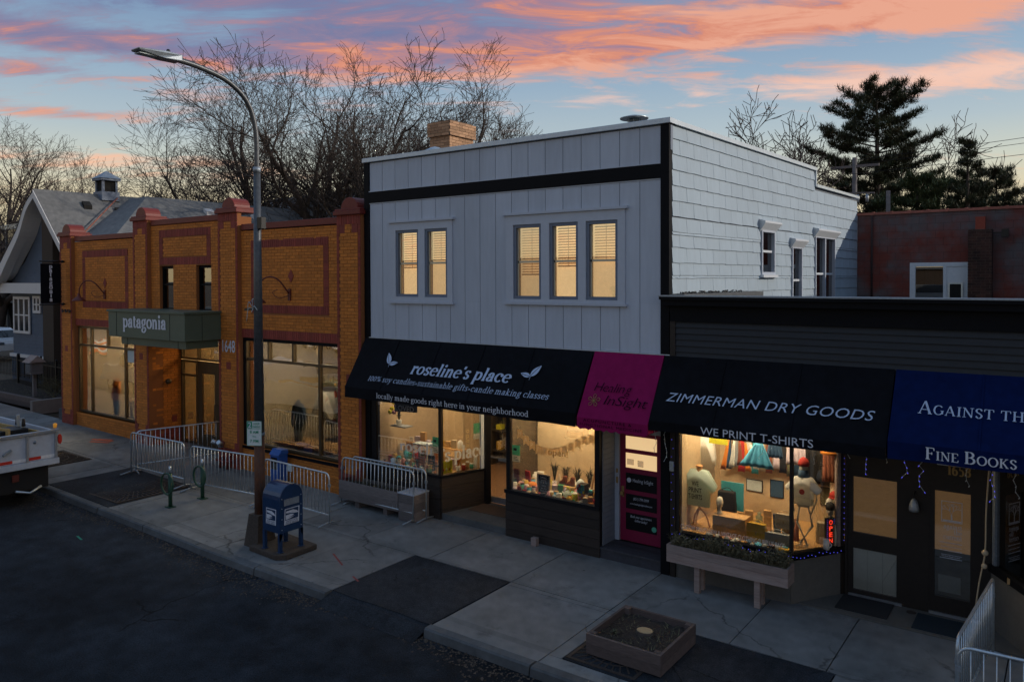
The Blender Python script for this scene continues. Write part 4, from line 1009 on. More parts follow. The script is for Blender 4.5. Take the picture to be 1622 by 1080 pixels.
# ------------------------------------------------ awnings
AT, AB, AY0, AY1 = 3.86, 2.80, 12.45, 11.80
adn = Vector((0, AY1-AY0, AB-AT)).normalized(); anr = Vector((1, 0, 0)).cross(-adn).normalized()
if anr.y > 0: anr = -anr
def apt(x, d, o=0, fold=AB):
    dn_ = Vector((0, AY1-AY0, fold-AT)).normalized(); nr_ = Vector((0, dn_.z, -dn_.y)); return Vector((x, AY0, AT))+dn_*d+nr_*o
def awning(name, lab, mt, x0, x1, vz, zfold=AB, top=AT, scallop=False, ends=True):
    t = thing(name, lab, 'awning', ((x0+x1)/2, AY0, zfold))
    m = MB(); n = 24; P = []
    rr = random.Random(len(lab))
    rows = 8
    for j in range(rows+1):
        f_ = j/rows
        for i in range(n+1):
            x = x0+(x1-x0)*i/n; sag = -.006*sin(pi*f_)*(1+.4*sin(i*1.3))*(1 if 0 < i < n else 0)
            y = AY0+(AY1-AY0)*f_-sag*.85; z_ = top+(zfold-top)*f_+sag*.52
            P.append((x, y, z_))
    m.v = P
    for j in range(rows):
        for i in range(n): m.f.append((j*(n+1)+i, (j+1)*(n+1)+i, (j+1)*(n+1)+i+1, j*(n+1)+i+1)); m.smooth.append(True)
    m.build('canvas', mt, t)
    k = x0+1.1
    while k < x1-.5:
        dn_ = Vector((0, AY1-AY0, zfold-top)).normalized(); nr_ = Vector((0, dn_.z, -dn_.y)); a_ = Vector((k, AY0, top))+nr_*.002; L_ = math.hypot(AY1-AY0, zfold-top)
        mm_ = MB(); mm_.prism([a_-Vector((.012, 0, 0)), a_+Vector((.012, 0, 0)), a_+Vector((.012, 0, 0))+dn_*L_, a_-Vector((.012, 0, 0))+dn_*L_], nr_*.007); mm_.build('seam', mt, t); k += 1.22
    m = MB(); ns = int((x1-x0)/.06)
    for i in range(ns):
        a, b = x0+(x1-x0)*i/ns, x0+(x1-x0)*(i+1)/ns
        sc = lambda x: vz-(.045*abs(sin((x-x0)/(x1-x0)*pi*9)) if scallop else .004*sin(x*5))
        wy = lambda x: AY1+.006*sin(x*7)
        m.quad((a, wy(a), sc(a)), (b, wy(b), sc(b)), (b, AY1, zfold), (a, AY1, zfold))
    m.build('valance', mt, t)
    if ends:
        for x in (x0, x1):
            m = MB(); m.poly([(x, AY0, top), (x, AY1, zfold), (x, AY1, vz), (x, AY0+.02, vz)]); m.build('end_panel', mt, t)
    m = MB(); m.tube([(x0+.02, AY1+.025, zfold-.02), (x1-.02, AY1+.025, zfold-.02)], .014, 6)
    for k in range(4): x = x0+.05+(x1-x0-.1)*k/3; m.tube([(x, AY1+.03, zfold-.02), (x, F-.05, zfold-.1)], .012, 6)
    m.build('frame', 'galv_dull', t)
    return t
A1 = awning('awning', 'long black canvas awning with pale blue lettering and two leaf emblems', 'awning_black', -13.30, -7.22, 2.56, AB)
ux, uy = (1, 0, 0), -adn
def wr(par, s, x, d, fold=AB, **kw):
    dn_ = Vector((0, AY1-AY0, fold-AT)).normalized(); return write('lettering', par, s, apt(x, d, .017, fold), ux, -dn_, **kw)
wr(A1, "roseline's place", -11.50, .80, width=2.64, height=.185, material='letter_blue_white', font='serif', weight=.27, thin=.42, shear=.16)
wr(A1, '100% soy candles*sustainable gifts*candle making classes', -12.66, 1.055, width=4.80, height=.090, material='letter_blue_white', font='serif', weight=.15, thin=.6, shear=.16, track=.05)
write('lettering', A1, 'locally made goods right here in your neighborhood', (-12.28, AY1-.012, 2.625), (1, 0, 0), (0, 0, 1), width=4.05, height=.078, material='letter_white', font='serif', weight=.17, thin=.5)
def leaf(par, x, d, L, ang, wd):
    c = apt(x, d, .024); U = Vector(ux); V_ = Vector(uy); a = R(ang); D = U*cos(a)+V_*sin(a); Nn = V_*cos(a)-U*sin(a); m = MB()
    up = [c+D*(L*t)+Nn*(wd*sin(pi*t**.8)*.62+.012*L) for t in [i/8 for i in range(9)]]; dn_ = [c+D*(L*t)-Nn*(wd*sin(pi*t**.8)*.62+.012*L) for t in [i/8 for i in range(9)]]
    mid = [c+D*(L*t)+Nn*(wd*.12*sin(pi*t)) for t in [i/8 for i in range(9)]]
    for i in range(8):
        g_ = Nn*(.006 if i < 7 else 0); m.quad(mid[i]+g_, mid[i+1]+g_, up[i+1], up[i]); m.quad(dn_[i], dn_[i+1], mid[i+1]-g_, mid[i]-g_)
    return m
for (x, d, s_) in ((-12.20, .62, -1), (-8.42, .62, 1)):
    m = leaf(A1, x, d, .30, 90-s_*38 if s_ > 0 else 118, .10); m2 = leaf(A1, x, d, .24, 168 if s_ > 0 else 12, .075)
    n = len(m.v); m.v += m2.v; m.f += [tuple(i+n for i in f_) for f_ in m2.f]; m.smooth += m2.smooth
    c = apt(x, d, .024); m.quad(c, c+Vector((.012, 0, 0)), c+adn*.08+Vector((.004, 0, 0)), c+adn*.08)
    m.build('leaf_emblem', 'letter_blue_white', A1)
A2 = awning('awning', 'narrow magenta canvas awning with scalloped edge over the pink door', 'awning_magenta', -7.19, -5.80, 2.57, 2.74, scallop=True)
wr(A2, 'Healin', -6.98, .78, fold=2.74, width=.60, height=.25, material='letter_black', offset=-.012, shear=.22, space=.95)
wr(A2, 'g', -6.36, .78, fold=2.74, width=.125, height=.25, material='letter_black', offset=-.012, shear=.22)
wr(A2, 'InSight', -6.72, 1.02, fold=2.74, width=.84, height=.26, material='letter_black', offset=-.012, shear=.22, space=.95)
m = MB()
for k in range(5):
    a = R(90+72*k); c = apt(-6.93, .96, .016, 2.74); U = Vector(ux); V_ = Vector(uy)
    pts = [c+(U*cos(a+.5*sin(t*pi))+V_*sin(a+.5*sin(t*pi)))*(.12*sin(t*pi*.98)+.004) for t in [i/10 for i in range(11)]]
    pts = [c+(U*cos(a+w_)+V_*sin(a+w_))*r_ for r_, w_ in ((.0, 0), (.05, -.3), (.10, -.32), (.125, 0), (.10, .32), (.05, .3), (.0, 0))]
    m.tube(pts, .005, 4)
m.build('flower_emblem', 'letter_gold', A2)
write('lettering', A2, 'ACUPUNCTURE &', (-7.05, AY1-.012, 2.675), (1, 0, 0), (0, 0, 1), width=.95, height=.075, material='letter_black', space=1.3)
write('lettering', A2, 'FUNCTIONAL MEDICINE', (-7.12, AY1-.012, 2.60), (1, 0, 0), (0, 0, 1), width=1.22, height=.07, material='letter_black', space=1.2)
box('flashing_strip', 'flashing', WB, -13.2, -5.70, F-.05, F-.001, 3.862, 3.878)

# ------------------------------------------------ storefront of the candle shop
SB = .95
def plank_wall(parent, x0, x1, z0, z1, n, y=F, mt='dark_plank'):
    for k in range(n): box('plank', mt, parent, x0, x1, y, y+.03, z0+(z1-z0)*k/n+.004, z0+(z1-z0)*(k+1)/n-.004)
    box('backing', 'storefront_black', parent, x0, x1, y+.031, y+.1, z0, z1)
box('post', 'storefront_black', WB, -13.2, -13.03, F, F+.12, -.02, 3.45)
plank_wall(WB, -13.03, -11.08, -.02, .90, 4)
plank_wall(WB, -9.31, -7.13, -.02, .88, 5)
box('sill', 'storefront_black', WB, -13.03, -11.05, F-.02, F+.1, .90, .95); box('sill', 'storefront_black', WB, -9.33, -7.13, F-.02, F+.1, .88, .95)
box('post', 'storefront_black', WB, -7.23, -7.13, F-.005, F+.115, .951, 3.45)
box('post', 'storefront_black', WB, -9.29, -9.20, F, F+.1, .951, 3.45)
box('post', 'brown_frame', WB, -11.12, -11.05, F, F+.08, .951, 3.45)
MB().box(-13.03, -11.12, F+.03, F+.036, .95, 3.4).build('window_pane', 'shop_glass', WB)
MB().box(-9.20, -7.23, F+.03, F+.036, .95, 3.4).build('window_pane', 'shop_glass', WB)
# angled pane and its plank base, running back to the door
e0, e1 = Vector((-11.05, F+.02, 0)), Vector((-10.72, 13.62, 0)); ed = (e1-e0); eL = ed.length; ed.normalize(); en = Vector((ed.y, -ed.x, 0))
def eb(m, s0, s1, z0, z1, o0, o1):
    P = lambda s, o, z_: tuple(e0+ed*s+en*o+Vector((0, 0, z_)))
    n = len(m.v); m.v += [P(s0, o1, z0), P(s1, o1, z0), P(s1, o0, z0), P(s0, o0, z0), P(s0, o1, z1), P(s1, o1, z1), P(s1, o0, z1), P(s0, o0, z1)]
    for q in ((0, 3, 2, 1), (4, 5, 6, 7), (0, 1, 5, 4), (1, 2, 6, 5), (2, 3, 7, 6), (3, 0, 4, 7)): m.f.append(tuple(n+i for i in q)); m.smooth.append(False)
    return m
for k in range(4): eb(MB(), 0, eL, .0+.225*k+.004, .225*(k+1)-.004, -.03, 0).build('plank', 'dark_plank', WB)
eb(MB(), -.02, eL, .90, .95, -.06, .02).build('sill', 'storefront_black', WB)
eb(MB(), 0, eL, .95, 3.4, -.04, -.034).build('window_pane', 'shop_glass', WB)
eb(MB(), eL-.10, eL-.02, .951, 3.4, -.06, -.002).build('post', 'white_paint', WB)
eb(MB(), eL-.02, eL+.13, .0, 3.45, -.10, .05).build('post', 'storefront_black', WB)
# recess: platform, step, door
DY = 13.78
m = MB(); m.prism([(-11.5, F+.03, 0), (-9.31, F+.03, 0), (-9.31, DY, 0), (-10.9, DY, 0), (-11.5, F+.06, 0)][:4], (0, 0, .14)); m.build('doorstep', 'kerb_concrete', WB)
m = MB(); m.box(-9.31, -9.28, F+.03, DY, -.02, .88); m.build('return_wall', 'dark_plank', WB)
MB().box(-9.30, -9.285, F+.1, DY, .88, 3.4).build('window_pane', 'shop_glass', WB)
dx0, dx1 = -10.88, -9.95
m = MB(); m.box(dx0, dx0+.06, DY, DY+.06, .15, 2.9); m.box(dx1-.06, dx1, DY, DY+.06, .15, 2.9); m.box(dx0+.06, dx1-.06, DY, DY+.06, .15, .28); m.box(dx0+.06, dx1-.06, DY+.005, DY+.055, 2.3, 2.38)
dr = m.build('door', 'aluminium', WB); MB().box(dx0+.05, dx1-.05, DY+.03, DY+.036, .27, 2.9).build('pane', 'shop_glass', dr)
m = MB(); m.box(dx0+.05, dx1-.05, DY-.05, DY-.01, 1.18, 1.205); m.box(dx0+.45, dx0+.75, DY-.04, DY-.005, 1.13, 1.20); m.build('push_bar', 'aluminium', dr)
m = MB(); m.box(dx1, -9.32, DY, DY+.06, .15, .95); m.box(dx1, dx1+.06, DY, DY+.06, .95, 3.4); m.build('side_panel', 'storefront_black', WB)
MB().box(dx1+.06, -9.30, DY+.03, DY+.036, .95, 3.4).build('window_pane', 'shop_glass', WB)
box('recess_ceiling', 'wall_cream', WB, -13.1, -6.0, F+.26, DY+4.5, 3.4, 3.44)
tag(box('door_mat', 'mat_brown', None, -10.75, -9.75, 13.05, 13.60, .1405, .155), 'worn brown mat on the step of the candle shop doorway', 'mat')
# interior
m = MB(); m.box(-13.2, -13.04, F+.13, 17.5, 0, 3.4); m.box(-7.22, -7.135, F+.13, 17.5, 0, 3.4); m.box(-13.2, -7.0, 17.5, 17.6, 0, 3.4); m.build('interior_wall', 'wall_tan', WB)
box('floor', 'floor_wood', WB, -13.2, -7.0, F+.1, 17.5, .02, .12)
box('display_deck', 'display_wood', WB, -13.03, -11.10, F+.1, F+.95, .86, .93)
box('display_deck', 'display_wood', WB, -9.27, -7.14, F+.1, F+1.05, .84, .92)
m = MB(); m.box(-9.27, -7.14, F+1.1, F+1.14, .92, 3.1); m.build('display_backdrop', 'wall_tan', WB)
area_light(-8.2, F+.22, 3.34, 1.9, .3, 100, (1, .80, .54), rot=(R(62), 0, 0), parent=WB); area_light(-8.2, F+.75, 3.36, 1.8, .5, 30, (1, .78, .50), parent=WB); area_light(-11.9, F+.9, 3.36, 1.6, 1.2, 44, (1, .80, .56), parent=WB); area_light(-10.2, 15.6, 3.36, 3, 2, 55, (1, .76, .50), parent=WB)  # first, tilted lamp is fill added to light the goods' fronts

# pink door porch
PB = 13.08
m = MB(); m.box(-7.13, -5.88, F+.03, PB+.12, -.02, .175); m.build('porch_step', 'porch_plank', WB)
for k in range(4): box('plank', 'porch_plank', WB, -7.13, -5.88, F+.01+.14*k, F+.145+.14*k, .176, .205)
for k in range(24): box('siding_board', 'porch_siding', WB, -7.125, -7.11, F+.10, PB-.02, .21+.1*k, .305+.1*k)
m = MB(); m.box(-7.13, -7.02, PB-.02, PB+.1, .21, 2.6); m.box(-7.02, -5.9, PB-.02, PB+.1, 2.3, 2.6); m.build('door_frame', 'grey_paint', WB)
d = box('door', 'door_magenta', WB, -7.015, -6.12, PB+.02, PB+.06, .22, 2.30)
m = MB(); m.box(-6.118, -5.9, PB-.02, PB+.1, .21, 2.3); m.build('side_post', 'brown_frame', WB)
for k, (z0, z1) in enumerate(((1.98, 2.22), (1.62, 1.90), (1.20, 1.52), (.84, 1.12), (.44, .76))):
    box('door_pane', 'window_glow' if k < 2 else 'storefront_black', d, -6.89, -6.25, PB+.012, PB+.018, z0, z1)
box('paper_note', 'vinyl_white', d, -6.86, -6.72, PB+.006, PB+.011, 1.68, 1.79); box('paper_note', 'vinyl_white', d, -6.64, -6.52, PB+.006, PB+.011, 1.66, 1.78)
write('lettering', d, 'Healing InSight', (-6.74, PB+.011, 1.36), (1, 0, 0), (0, 0, 1), width=.42, height=.095, material='letter_white')
write('lettering', d, '(651) 799-5999', (-6.57, PB+.011, 1.02), (1, 0, 0), (0, 0, 1), width=.32, height=.075, material='letter_white', align='c', shear=.2)
write('lettering', d, 'www.healinginsightonline.com', (-6.57, PB+.011, .93), (1, 0, 0), (0, 0, 1), width=.46, height=.05, material='letter_white', align='c')
write('lettering', d, 'Book your appointment', (-6.57, PB+.011, .68), (1, 0, 0), (0, 0, 1), width=.44, height=.07, material='letter_white', align='c', shear=.2)
write('lettering', d, 'online today!', (-6.57, PB+.011, .61), (1, 0, 0), (0, 0, 1), width=.26, height=.07, material='letter_white', align='c', shear=.2)
m = MB(); m.tube([(-6.82, PB+.011, 1.385), (-6.82, PB+.004, 1.385)], .045, 16); m.build('round_emblem', 'letter_white', d)
m = MB(); m.tube([(-6.30, PB+.011, .53), (-6.30, PB+.004, .53)], .05, 16); m.build('round_sticker', 'mint_poster', d)
m = MB(); m.lathe((-6.955, PB+.02, 1.12), [(.03, 0), (.028, -.03), (.045, -.05), (.03, -.08)], 12, axis='y'); m.box(-6.98, -6.93, PB+.008, PB+.02, 1.05, 1.25); m.build('knob', 'letter_gold', d)
m = MB(); m.box(-7.08, -7.04, PB-.03, PB-.021, 1.30, 1.42); m.box(-7.08, -7.04, PB-.03, PB-.021, 1.5, 1.58); m.build('bell_plate', 'letter_gold', WB)
# ================================================================== DARK LOW STOREFRONT BUILDING
ZB = thing('storefront_building', 'low dark storefront building with lap siding, metal cornice and two brown doors', 'building', (-2.4, 12.5, 0))
ZX0, ZX1 = -5.70, 4.2
box('cornice_cap', 'galv_dull', ZB, -5.83, ZX1, F-.24, F+.10, 4.893, 4.915); m = MB(); m.box(-5.82, ZX1, F-.23, F+.10, 4.84, 4.892); m.box(-5.80, ZX1, F-.18, F+.10, 4.74, 4.838); m.build('cornice', 'black_trim', ZB)
box('cornice_board', 'black_trim', ZB, -5.69, ZX1, F-.05, F+.10, 4.46, 4.738)
for k in range(8):
    z_ = 3.62+.106*k
    m = MB(); a, b = -5.60, ZX1
    m.v = [(a, F-.030, z_), (b, F-.030, z_), (b, F-.006, z_+.104), (a, F-.006, z_+.104), (a, F, z_), (b, F, z_)]; m.f = [(0, 1, 2, 3), (4, 5, 1, 0)]; m.smooth = [False]*2
    m.build('siding_board', 'fascia_dark', ZB)
box('corner_post', 'brown_frame', ZB, -5.70, -5.60, F-.035, F+.1, -.02, 4.458)
box('wall', 'fascia_dark', ZB, -5.60, ZX1, F+.001, F+.2, 3.4, 4.458)
box('roof', 'roof_membrane', ZB, -5.70, ZX1, F+.11, 23.9, 4.45, 4.6)
m = MB(); m.box(-5.70, ZX1, F+.1005, F+.2, 4.601, 4.90); m.build('parapet', 'roof_membrane', ZB)
m = MB(); m.box(ZX1-.2, ZX1, F+.2, 23.9, -.1, 4.9); m.build('side_wall', 'fascia_dark', ZB)
# window base and sill
box('base_wall', 'stucco_beige', ZB, -5.60, -3.64, F, F+.12, -.03, .70)
f0, f1 = Vector((-3.63, F, 0)), Vector((-3.06, 13.40, 0)); fd = f1-f0; fL = fd.length; fd.normalize(); fn = Vector((fd.y, -fd.x, 0))
def slab2(o0, dv, nv, s0, s1, z0, z1, a, b):
    m = MB(); P = lambda s, o, z_: tuple(o0+dv*s+nv*o+Vector((0, 0, z_)))
    m.v = [P(s0, b, z0), P(s1, b, z0), P(s1, a, z0), P(s0, a, z0), P(s0, b, z1), P(s1, b, z1), P(s1, a, z1), P(s0, a, z1)]
    m.f = [(0, 3, 2, 1), (4, 5, 6, 7), (0, 1, 5, 4), (1, 2, 6, 5), (2, 3, 7, 6), (3, 0, 4, 7)]; m.smooth = [False]*6; return m
slab2(f0, fd, fn, 0, fL, -.03, .70, -.1, 0).build('base_wall', 'stucco_beige', ZB)
m = MB(); m.box(-5.60, -3.62, F-.03, F+.12, .705, .80); m.build('sill', 'black_trim', ZB); slab2(f0, fd, fn, .01, fL, .704, .80, -.1, .035).build('sill', 'black_trim', ZB)
box('window_post', 'brown_frame', ZB, -5.60, -5.54, F-.01, F+.1, .80, 3.4)
box('window_post', 'brown_frame', ZB, -3.66, -3.61, F, F+.06, .80, 3.4)
MB().box(-5.54, -3.66, F+.03, F+.036, .80, 3.4).build('window_pane', 'shop_glass', ZB)
slab2(f0, fd, fn, .03, fL-.08, .80, 3.4, -.04, -.034).build('window_pane', 'shop_glass', ZB)
slab2(f0, fd, fn, fL-.10, fL-.05, .80, 3.4, -.08, 0).build('window_post', 'pale_wood', ZB)
slab2(f0, fd, fn, fL-.05, fL+.03, -.03, 3.4, -.1, .01).build('window_post', 'brown_frame', ZB)
m = MB(); m.box(-5.6, -5.54, F+.12, 14.4, .1, 3.4); m.box(-3.0, -2.94, 13.6, 14.4, .1, 3.4); m.box(-5.6, -2.94, 14.4, 14.46, .1, 3.4); m.build('interior_wall', 'wall_tan', ZB)
m = MB(); m.prism([(-5.54, F+.12, .74), (-3.66, F+.12, .74), (-3.1, 13.38, .74), (-3.1, 14.4, .74), (-5.54, 14.4, .74)], (0, 0, .05)); m.build('display_deck', 'display_wood', ZB)
box('ceiling', 'wall_cream', ZB, -5.6, 3.8, F+.201, 15, 3.4, 3.44)
area_light(-4.6, F+.25, 3.34, 1.8, .3, 105, (1, .82, .58), rot=(R(62), 0, 0), parent=ZB); area_light(-4.5, 13.3, 3.36, 1.7, .6, 26, (1, .80, .54), parent=ZB)  # tilted lamp is added fill for the street side of the clothes
# recessed doors
DZ = 13.42
box('doorstep', 'stucco_beige', ZB, -3.62, -.45, F+.10, DZ+.1, -.1, .012)
def panel_door(x0, x1, parts, hinge):
    d = holed_wall('door', 'brown_frame', ZB, x0, x1, .05, 2.12, DZ, DZ+.045, [(a, b, c, e) for a, b, c, e, mt in parts])
    for a, b, c, e, mt in parts: MB().box(a-.01, b+.01, DZ+.02, DZ+.026, c-.01, e+.01).build('door_pane', mt, d)
    return d
mat('tan_glow', (.60, .36, .15), .8, nscale=3, namt=.12, emit=(1, .55, .22), estr=.07, stretch=(1, 1, 3)); mat('paper_white', (.88, .90, .88), .8, nscale=2, namt=.06)  # glowing tan paints sunlit ground mirrored in the door glass
d1 = panel_door(-2.99, -2.16, [(-2.91, -2.26, 1.06, 1.97, 'shop_glass'), (-2.91, -2.26, .12, .80, 'shop_glass')], 1)
box('reflection_panel', 'tan_glow', d1, -2.93, -2.24, DZ+.05, DZ+.06, 1.04, 2.0); 
for k in range(3): box('paper_sheet', 'paper_white', d1, -2.93+.23*k+.002, -2.93+.23*(k+1)-.002, DZ+.046+.002*k, DZ+.048+.002*k, .10, .82)
d2 = panel_door(-1.80, -1.10, [(-1.73, -1.25, .30, 1.93, 'shop_glass')], 1)
box('reflection_panel', 'tan_glow', d2, -1.75, -1.22, DZ+.06, DZ+.07, 1.0, 1.96); box('backing', 'shop_dark', d2, -1.75, -1.22, DZ+.06, DZ+.07, .28, .99)  # tan sheet over dark one paints the split ground reflection
box('card_box', 'cloth_grey', d2, -1.68, -1.38, DZ+.048, DZ+.058, .36, .62)
m = MB(); m.box(-3.03, -2.99, DZ-.02, DZ+.06, .01, 3.4); m.box(-2.16, -1.80, DZ-.005, DZ+.05, .01, 3.4); m.box(-1.10, -.98, DZ-.02, DZ+.06, .01, 3.4); m.box(-2.99, -2.16, DZ-.01, DZ+.05, 2.12, 2.36); m.box(-1.80, -1.10, DZ-.01, DZ+.05, 2.12, 2.34); m.box(-2.99, -2.16, DZ-.01, DZ+.05, 2.75, 3.4); m.box(-1.80, -1.10, DZ-.01, DZ+.05, 2.7, 3.4)
m.build('door_frame', 'brown_frame', ZB)
box('transom_pane', 'tan_glow', ZB, -2.99, -2.16, DZ+.02, DZ+.03, 2.36, 2.75)
m = MB(); m.box(-1.70, -1.20, DZ-.014, DZ-.002, 2.33, 2.37); m.box(-1.70, -1.67, DZ-.014, DZ-.002, 2.37, 2.7); m.box(-1.23, -1.20, DZ-.014, DZ-.002, 2.37, 2.7); m.build('transom_frame', 'grey_paint', ZB)
box('transom_pane', 'shop_dark', ZB, -1.67, -1.23, DZ+.02, DZ+.03, 2.37, 2.7)
m = MB(); m.box(-2.97, -2.18, DZ-.03, DZ, .012, .05); m.box(-1.80, -1.10, DZ-.03, DZ, .012, .05); m.build('threshold', 'aluminium', ZB)
write('house_number', ZB, '1658', (-1.56, DZ-.016, 2.20), (1, 0, 0), (0, 0, 1), width=.32, height=.11, material='letter_gold', font='serif', weight=.3)
write('house_number', ZB, '1656', (-2.78, DZ-.016, 2.36), (1, 0, 0), (0, 0, 1), width=.42, height=.22, material='black_metal', font='serif', weight=.3)
# door art: bare tree in a square, shop words
px0, px1, pz0, pz1 = -1.64, -1.36, 1.46, 1.78
m = MB(); t_ = .008
for (a, b, c, e) in ((px0, px1, pz0, pz0+t_), (px0, px1, pz1-t_, pz1), (px0, px0+t_, pz0+t_, pz1-t_), (px1-t_, px1, pz0+t_, pz1-t_)): m.box(a, b, DZ+.012, DZ+.016, c, e)
rt = random.Random(9)
def twig(x, z_, a, L, w, n):
    x1, z1 = x+cos(a)*L, z_+sin(a)*L
    x1 = min(max(x1, px0+.012), px1-.012); z1 = min(z1, pz1-.014)
    m.bar((x, DZ+.014, z_), (x1, DZ+.014, z1), w, .003)
    if n:
        for s_ in (-1, 1): twig(x1, z1, a+s_*rt.uniform(.3, .65), L*.74, w*.68, n-1)
twig(-1.50, 1.50, 1.62, .08, .016, 5)
m.box(px0+.02, px1-.02, DZ+.012, DZ+.016, 1.475, 1.492)
m.build('tree_emblem', 'letter_white', d2)
for s_, z_, w_ in (('against', 1.36, .25), ('the', 1.28, .11), ('current', 1.20, .25)): write('lettering', d2, s_, (-1.36, DZ+.014, z_), (1, 0, 0), (0, 0, 1), width=w_, height=.052, material='letter_white', font='serif', align='r', weight=.16)
m = MB()
for k, z_ in enumerate((1.14, 1.08, 1.02, .955, .90)): m.box(-1.66+(.02 if k % 2 else 0), -1.36, DZ+.012, DZ+.016, z_, z_+(.007 if k in (0, 2, 4) else .004))
m.build('text_rule', 'letter_white', d2)
write('lettering', d2, 'Fine Books Bought and Sold', (-1.51, DZ+.014, .925), (1, 0, 0), (0, 0, 1), width=.24, height=.03, material='letter_white', align='c')
wl = thing('wall_lantern', 'dark bell shaped lantern on the post between the two brown doors', 'lamp', (-2.0, DZ-.02, 1.75))
m = MB(); m.lathe((-2.0, DZ-.11, 1.58), [(.07, 0), (.075, .04), (.06, .12), (.04, .17), (.015, .20)], 14); m.build('shade', 'galv_dull', wl)
m = MB(); m.tube([(-2.0, DZ-.11, 1.78), (-2.0, DZ-.11, 1.84), (-2.0, DZ-.006, 1.86)], .014, 6); m.build('arm', 'black_metal', wl)
tag(MB().box(-3.03, -2.28, 12.74, 13.36, .014, .030).build('door_mat', 'mat_rubber'), 'dark ribbed rubber mat in front of the door with white paper in its lower pane', 'mat')
tag(MB().box(-1.93, -1.18, 12.66, 13.26, .014, .030).build('door_mat', 'mat_blue'), 'blue black mat in front of the glazed bookshop door', 'mat')
# bookshop bay beyond the doors
h0, h1 = Vector((-.98, 13.40, 0)), Vector((-.42, F, 0)); hd = h1-h0; hL = hd.length; hd.normalize(); hn = Vector((hd.y, -hd.x, 0))*1
if hn.x > 0: hn = -hn
slab2(h0, hd, hn, 0, hL, -.03, .84, -.1, 0).build('base_wall', 'stucco_beige', ZB)
slab2(h0, hd, hn, 0, hL+.02, .845, .95, -.1, .04).build('sill', 'black_trim', ZB)
slab2(h0, hd, hn, .02, .09, .95, 3.4, -.08, .0).build('window_post', 'galv_dull', ZB)
slab2(h0, hd, hn, .09, hL, .95, 3.4, -.04, -.034).build('window_pane', 'blue_glass', ZB)
box('base_wall', 'stucco_beige', ZB, -.42, ZX1, F, F+.12, -.03, .84)
box('sill', 'black_trim', ZB, -.42, ZX1, F-.03, F+.12, .845, .95)
MB().box(-.40, ZX1-.2, F+.03, F+.036, .95, 3.4).build('window_pane', 'blue_glass', ZB)
m = MB(); m.box(-.9, -.84, 13.6, 15, .1, 3.4); m.box(-.9, 4, 15, 15.06, .1, 3.4); m.build('interior_wall', 'shop_dark', ZB)
box('display_deck', 'display_wood', ZB, -.75, 4, 12.9, 15, .86, .94)
tag(box('storage_tub', 'paper_cool', None, -.62, -.32, 13.25, 13.55, .942, 1.30, bevel=.02), 'pale plastic tub inside the dark bookshop window', 'tub')
for k in range(5):
    b_ = MB().obox((-.30+.03*k, 13.0+.02*k, .975+.058*k), (cos(k*.7), sin(k*.7), 0), (-sin(k*.7), cos(k*.7), 0), (0, 0, 1), .13, .09, .026).build('book', ['cloth_brown', 'kraft', 'cloth_brown', 'cloth_black', 'kraft'][k])
    tag(b_, ['brown book lowest', 'tan book second from the bottom', 'brown book in the middle', 'black book second from the top', 'tan book topmost'][k]+' in the leaning pile in the bookshop window', 'book', 'pile of books in the bookshop window')
t = thing('framed_print', 'framed green print leaning in the bookshop window', 'print', (-.35, 13.4, 1.35)); box('print_sheet', 'cloth_green', t, -.47, -.22, 13.29, 13.30, 1.42, 1.78); box('frame', 'galv_dull', t, -.49, -.20, 13.301, 13.32, 1.40, 1.80)
# awnings of this building
A3 = awning('awning', 'wide black canvas awning with pale sans serif lettering above the clothing display', 'awning_black', -5.78, -2.13, 2.66, 2.82)
write('lettering', A3, 'ZIMMERMAN DRY GOODS', apt(-5.56, .85, .012, 2.82), ux, -Vector((0, AY1-AY0, 2.82-AT)).normalized(), width=3.24, height=.228, material='letter_blue_white', shear=.25, offset=-.004, space=1.05)
write('lettering', A3, 'WE PRINT T-SHIRTS', (-4.86, AY1-.012, 2.695), (1, 0, 0), (0, 0, 1), width=1.75, height=.175, material='letter_white')
A4 = awning('awning', 'deep blue canvas awning with pale serif lettering at the bookshop', 'awning_blue', -2.11, 4.0, 2.68, 2.92)
write('lettering', A4, 'Against the Current', apt(-1.77, .68, .012, 2.92), ux, -Vector((0, AY1-AY0, 2.92-AT)).normalized(), height=.142, material='letter_blue_white', font='serif', sc_lower_caps=True, weight=.21, track=.03)
write('lettering', A4, 'Fine Books', (-1.64, AY1-.012, 2.735), (1, 0, 0), (0, 0, 1), width=1.06, height=.118, material='letter_white', font='serif', sc_lower_caps=True, weight=.24)
write('lettering', ZB, 'CUSTOM PRINTS\u00b7NEW & VINTAGE CLOTHING\u00b7SURPLUS\u00b7BAGS', (-5.52, F+.02, .865), (1, 0, 0), (0, 0, 1), width=1.78, height=.11, material='vinyl_white', offset=.01)
tag(box('intercom', 'galvanised', None, -5.70, -5.62, F-.06, F-.037, 1.85, 2.02, bevel=.006), 'small pale metal box on the dark post beside the clothing window', 'box')

# ================================================================== WINDOW DISPLAYS
def zx(p): return -4.57+(p-1175)*.0114
def zz_(p): return .90+(840-p)*.0099
DK = .79
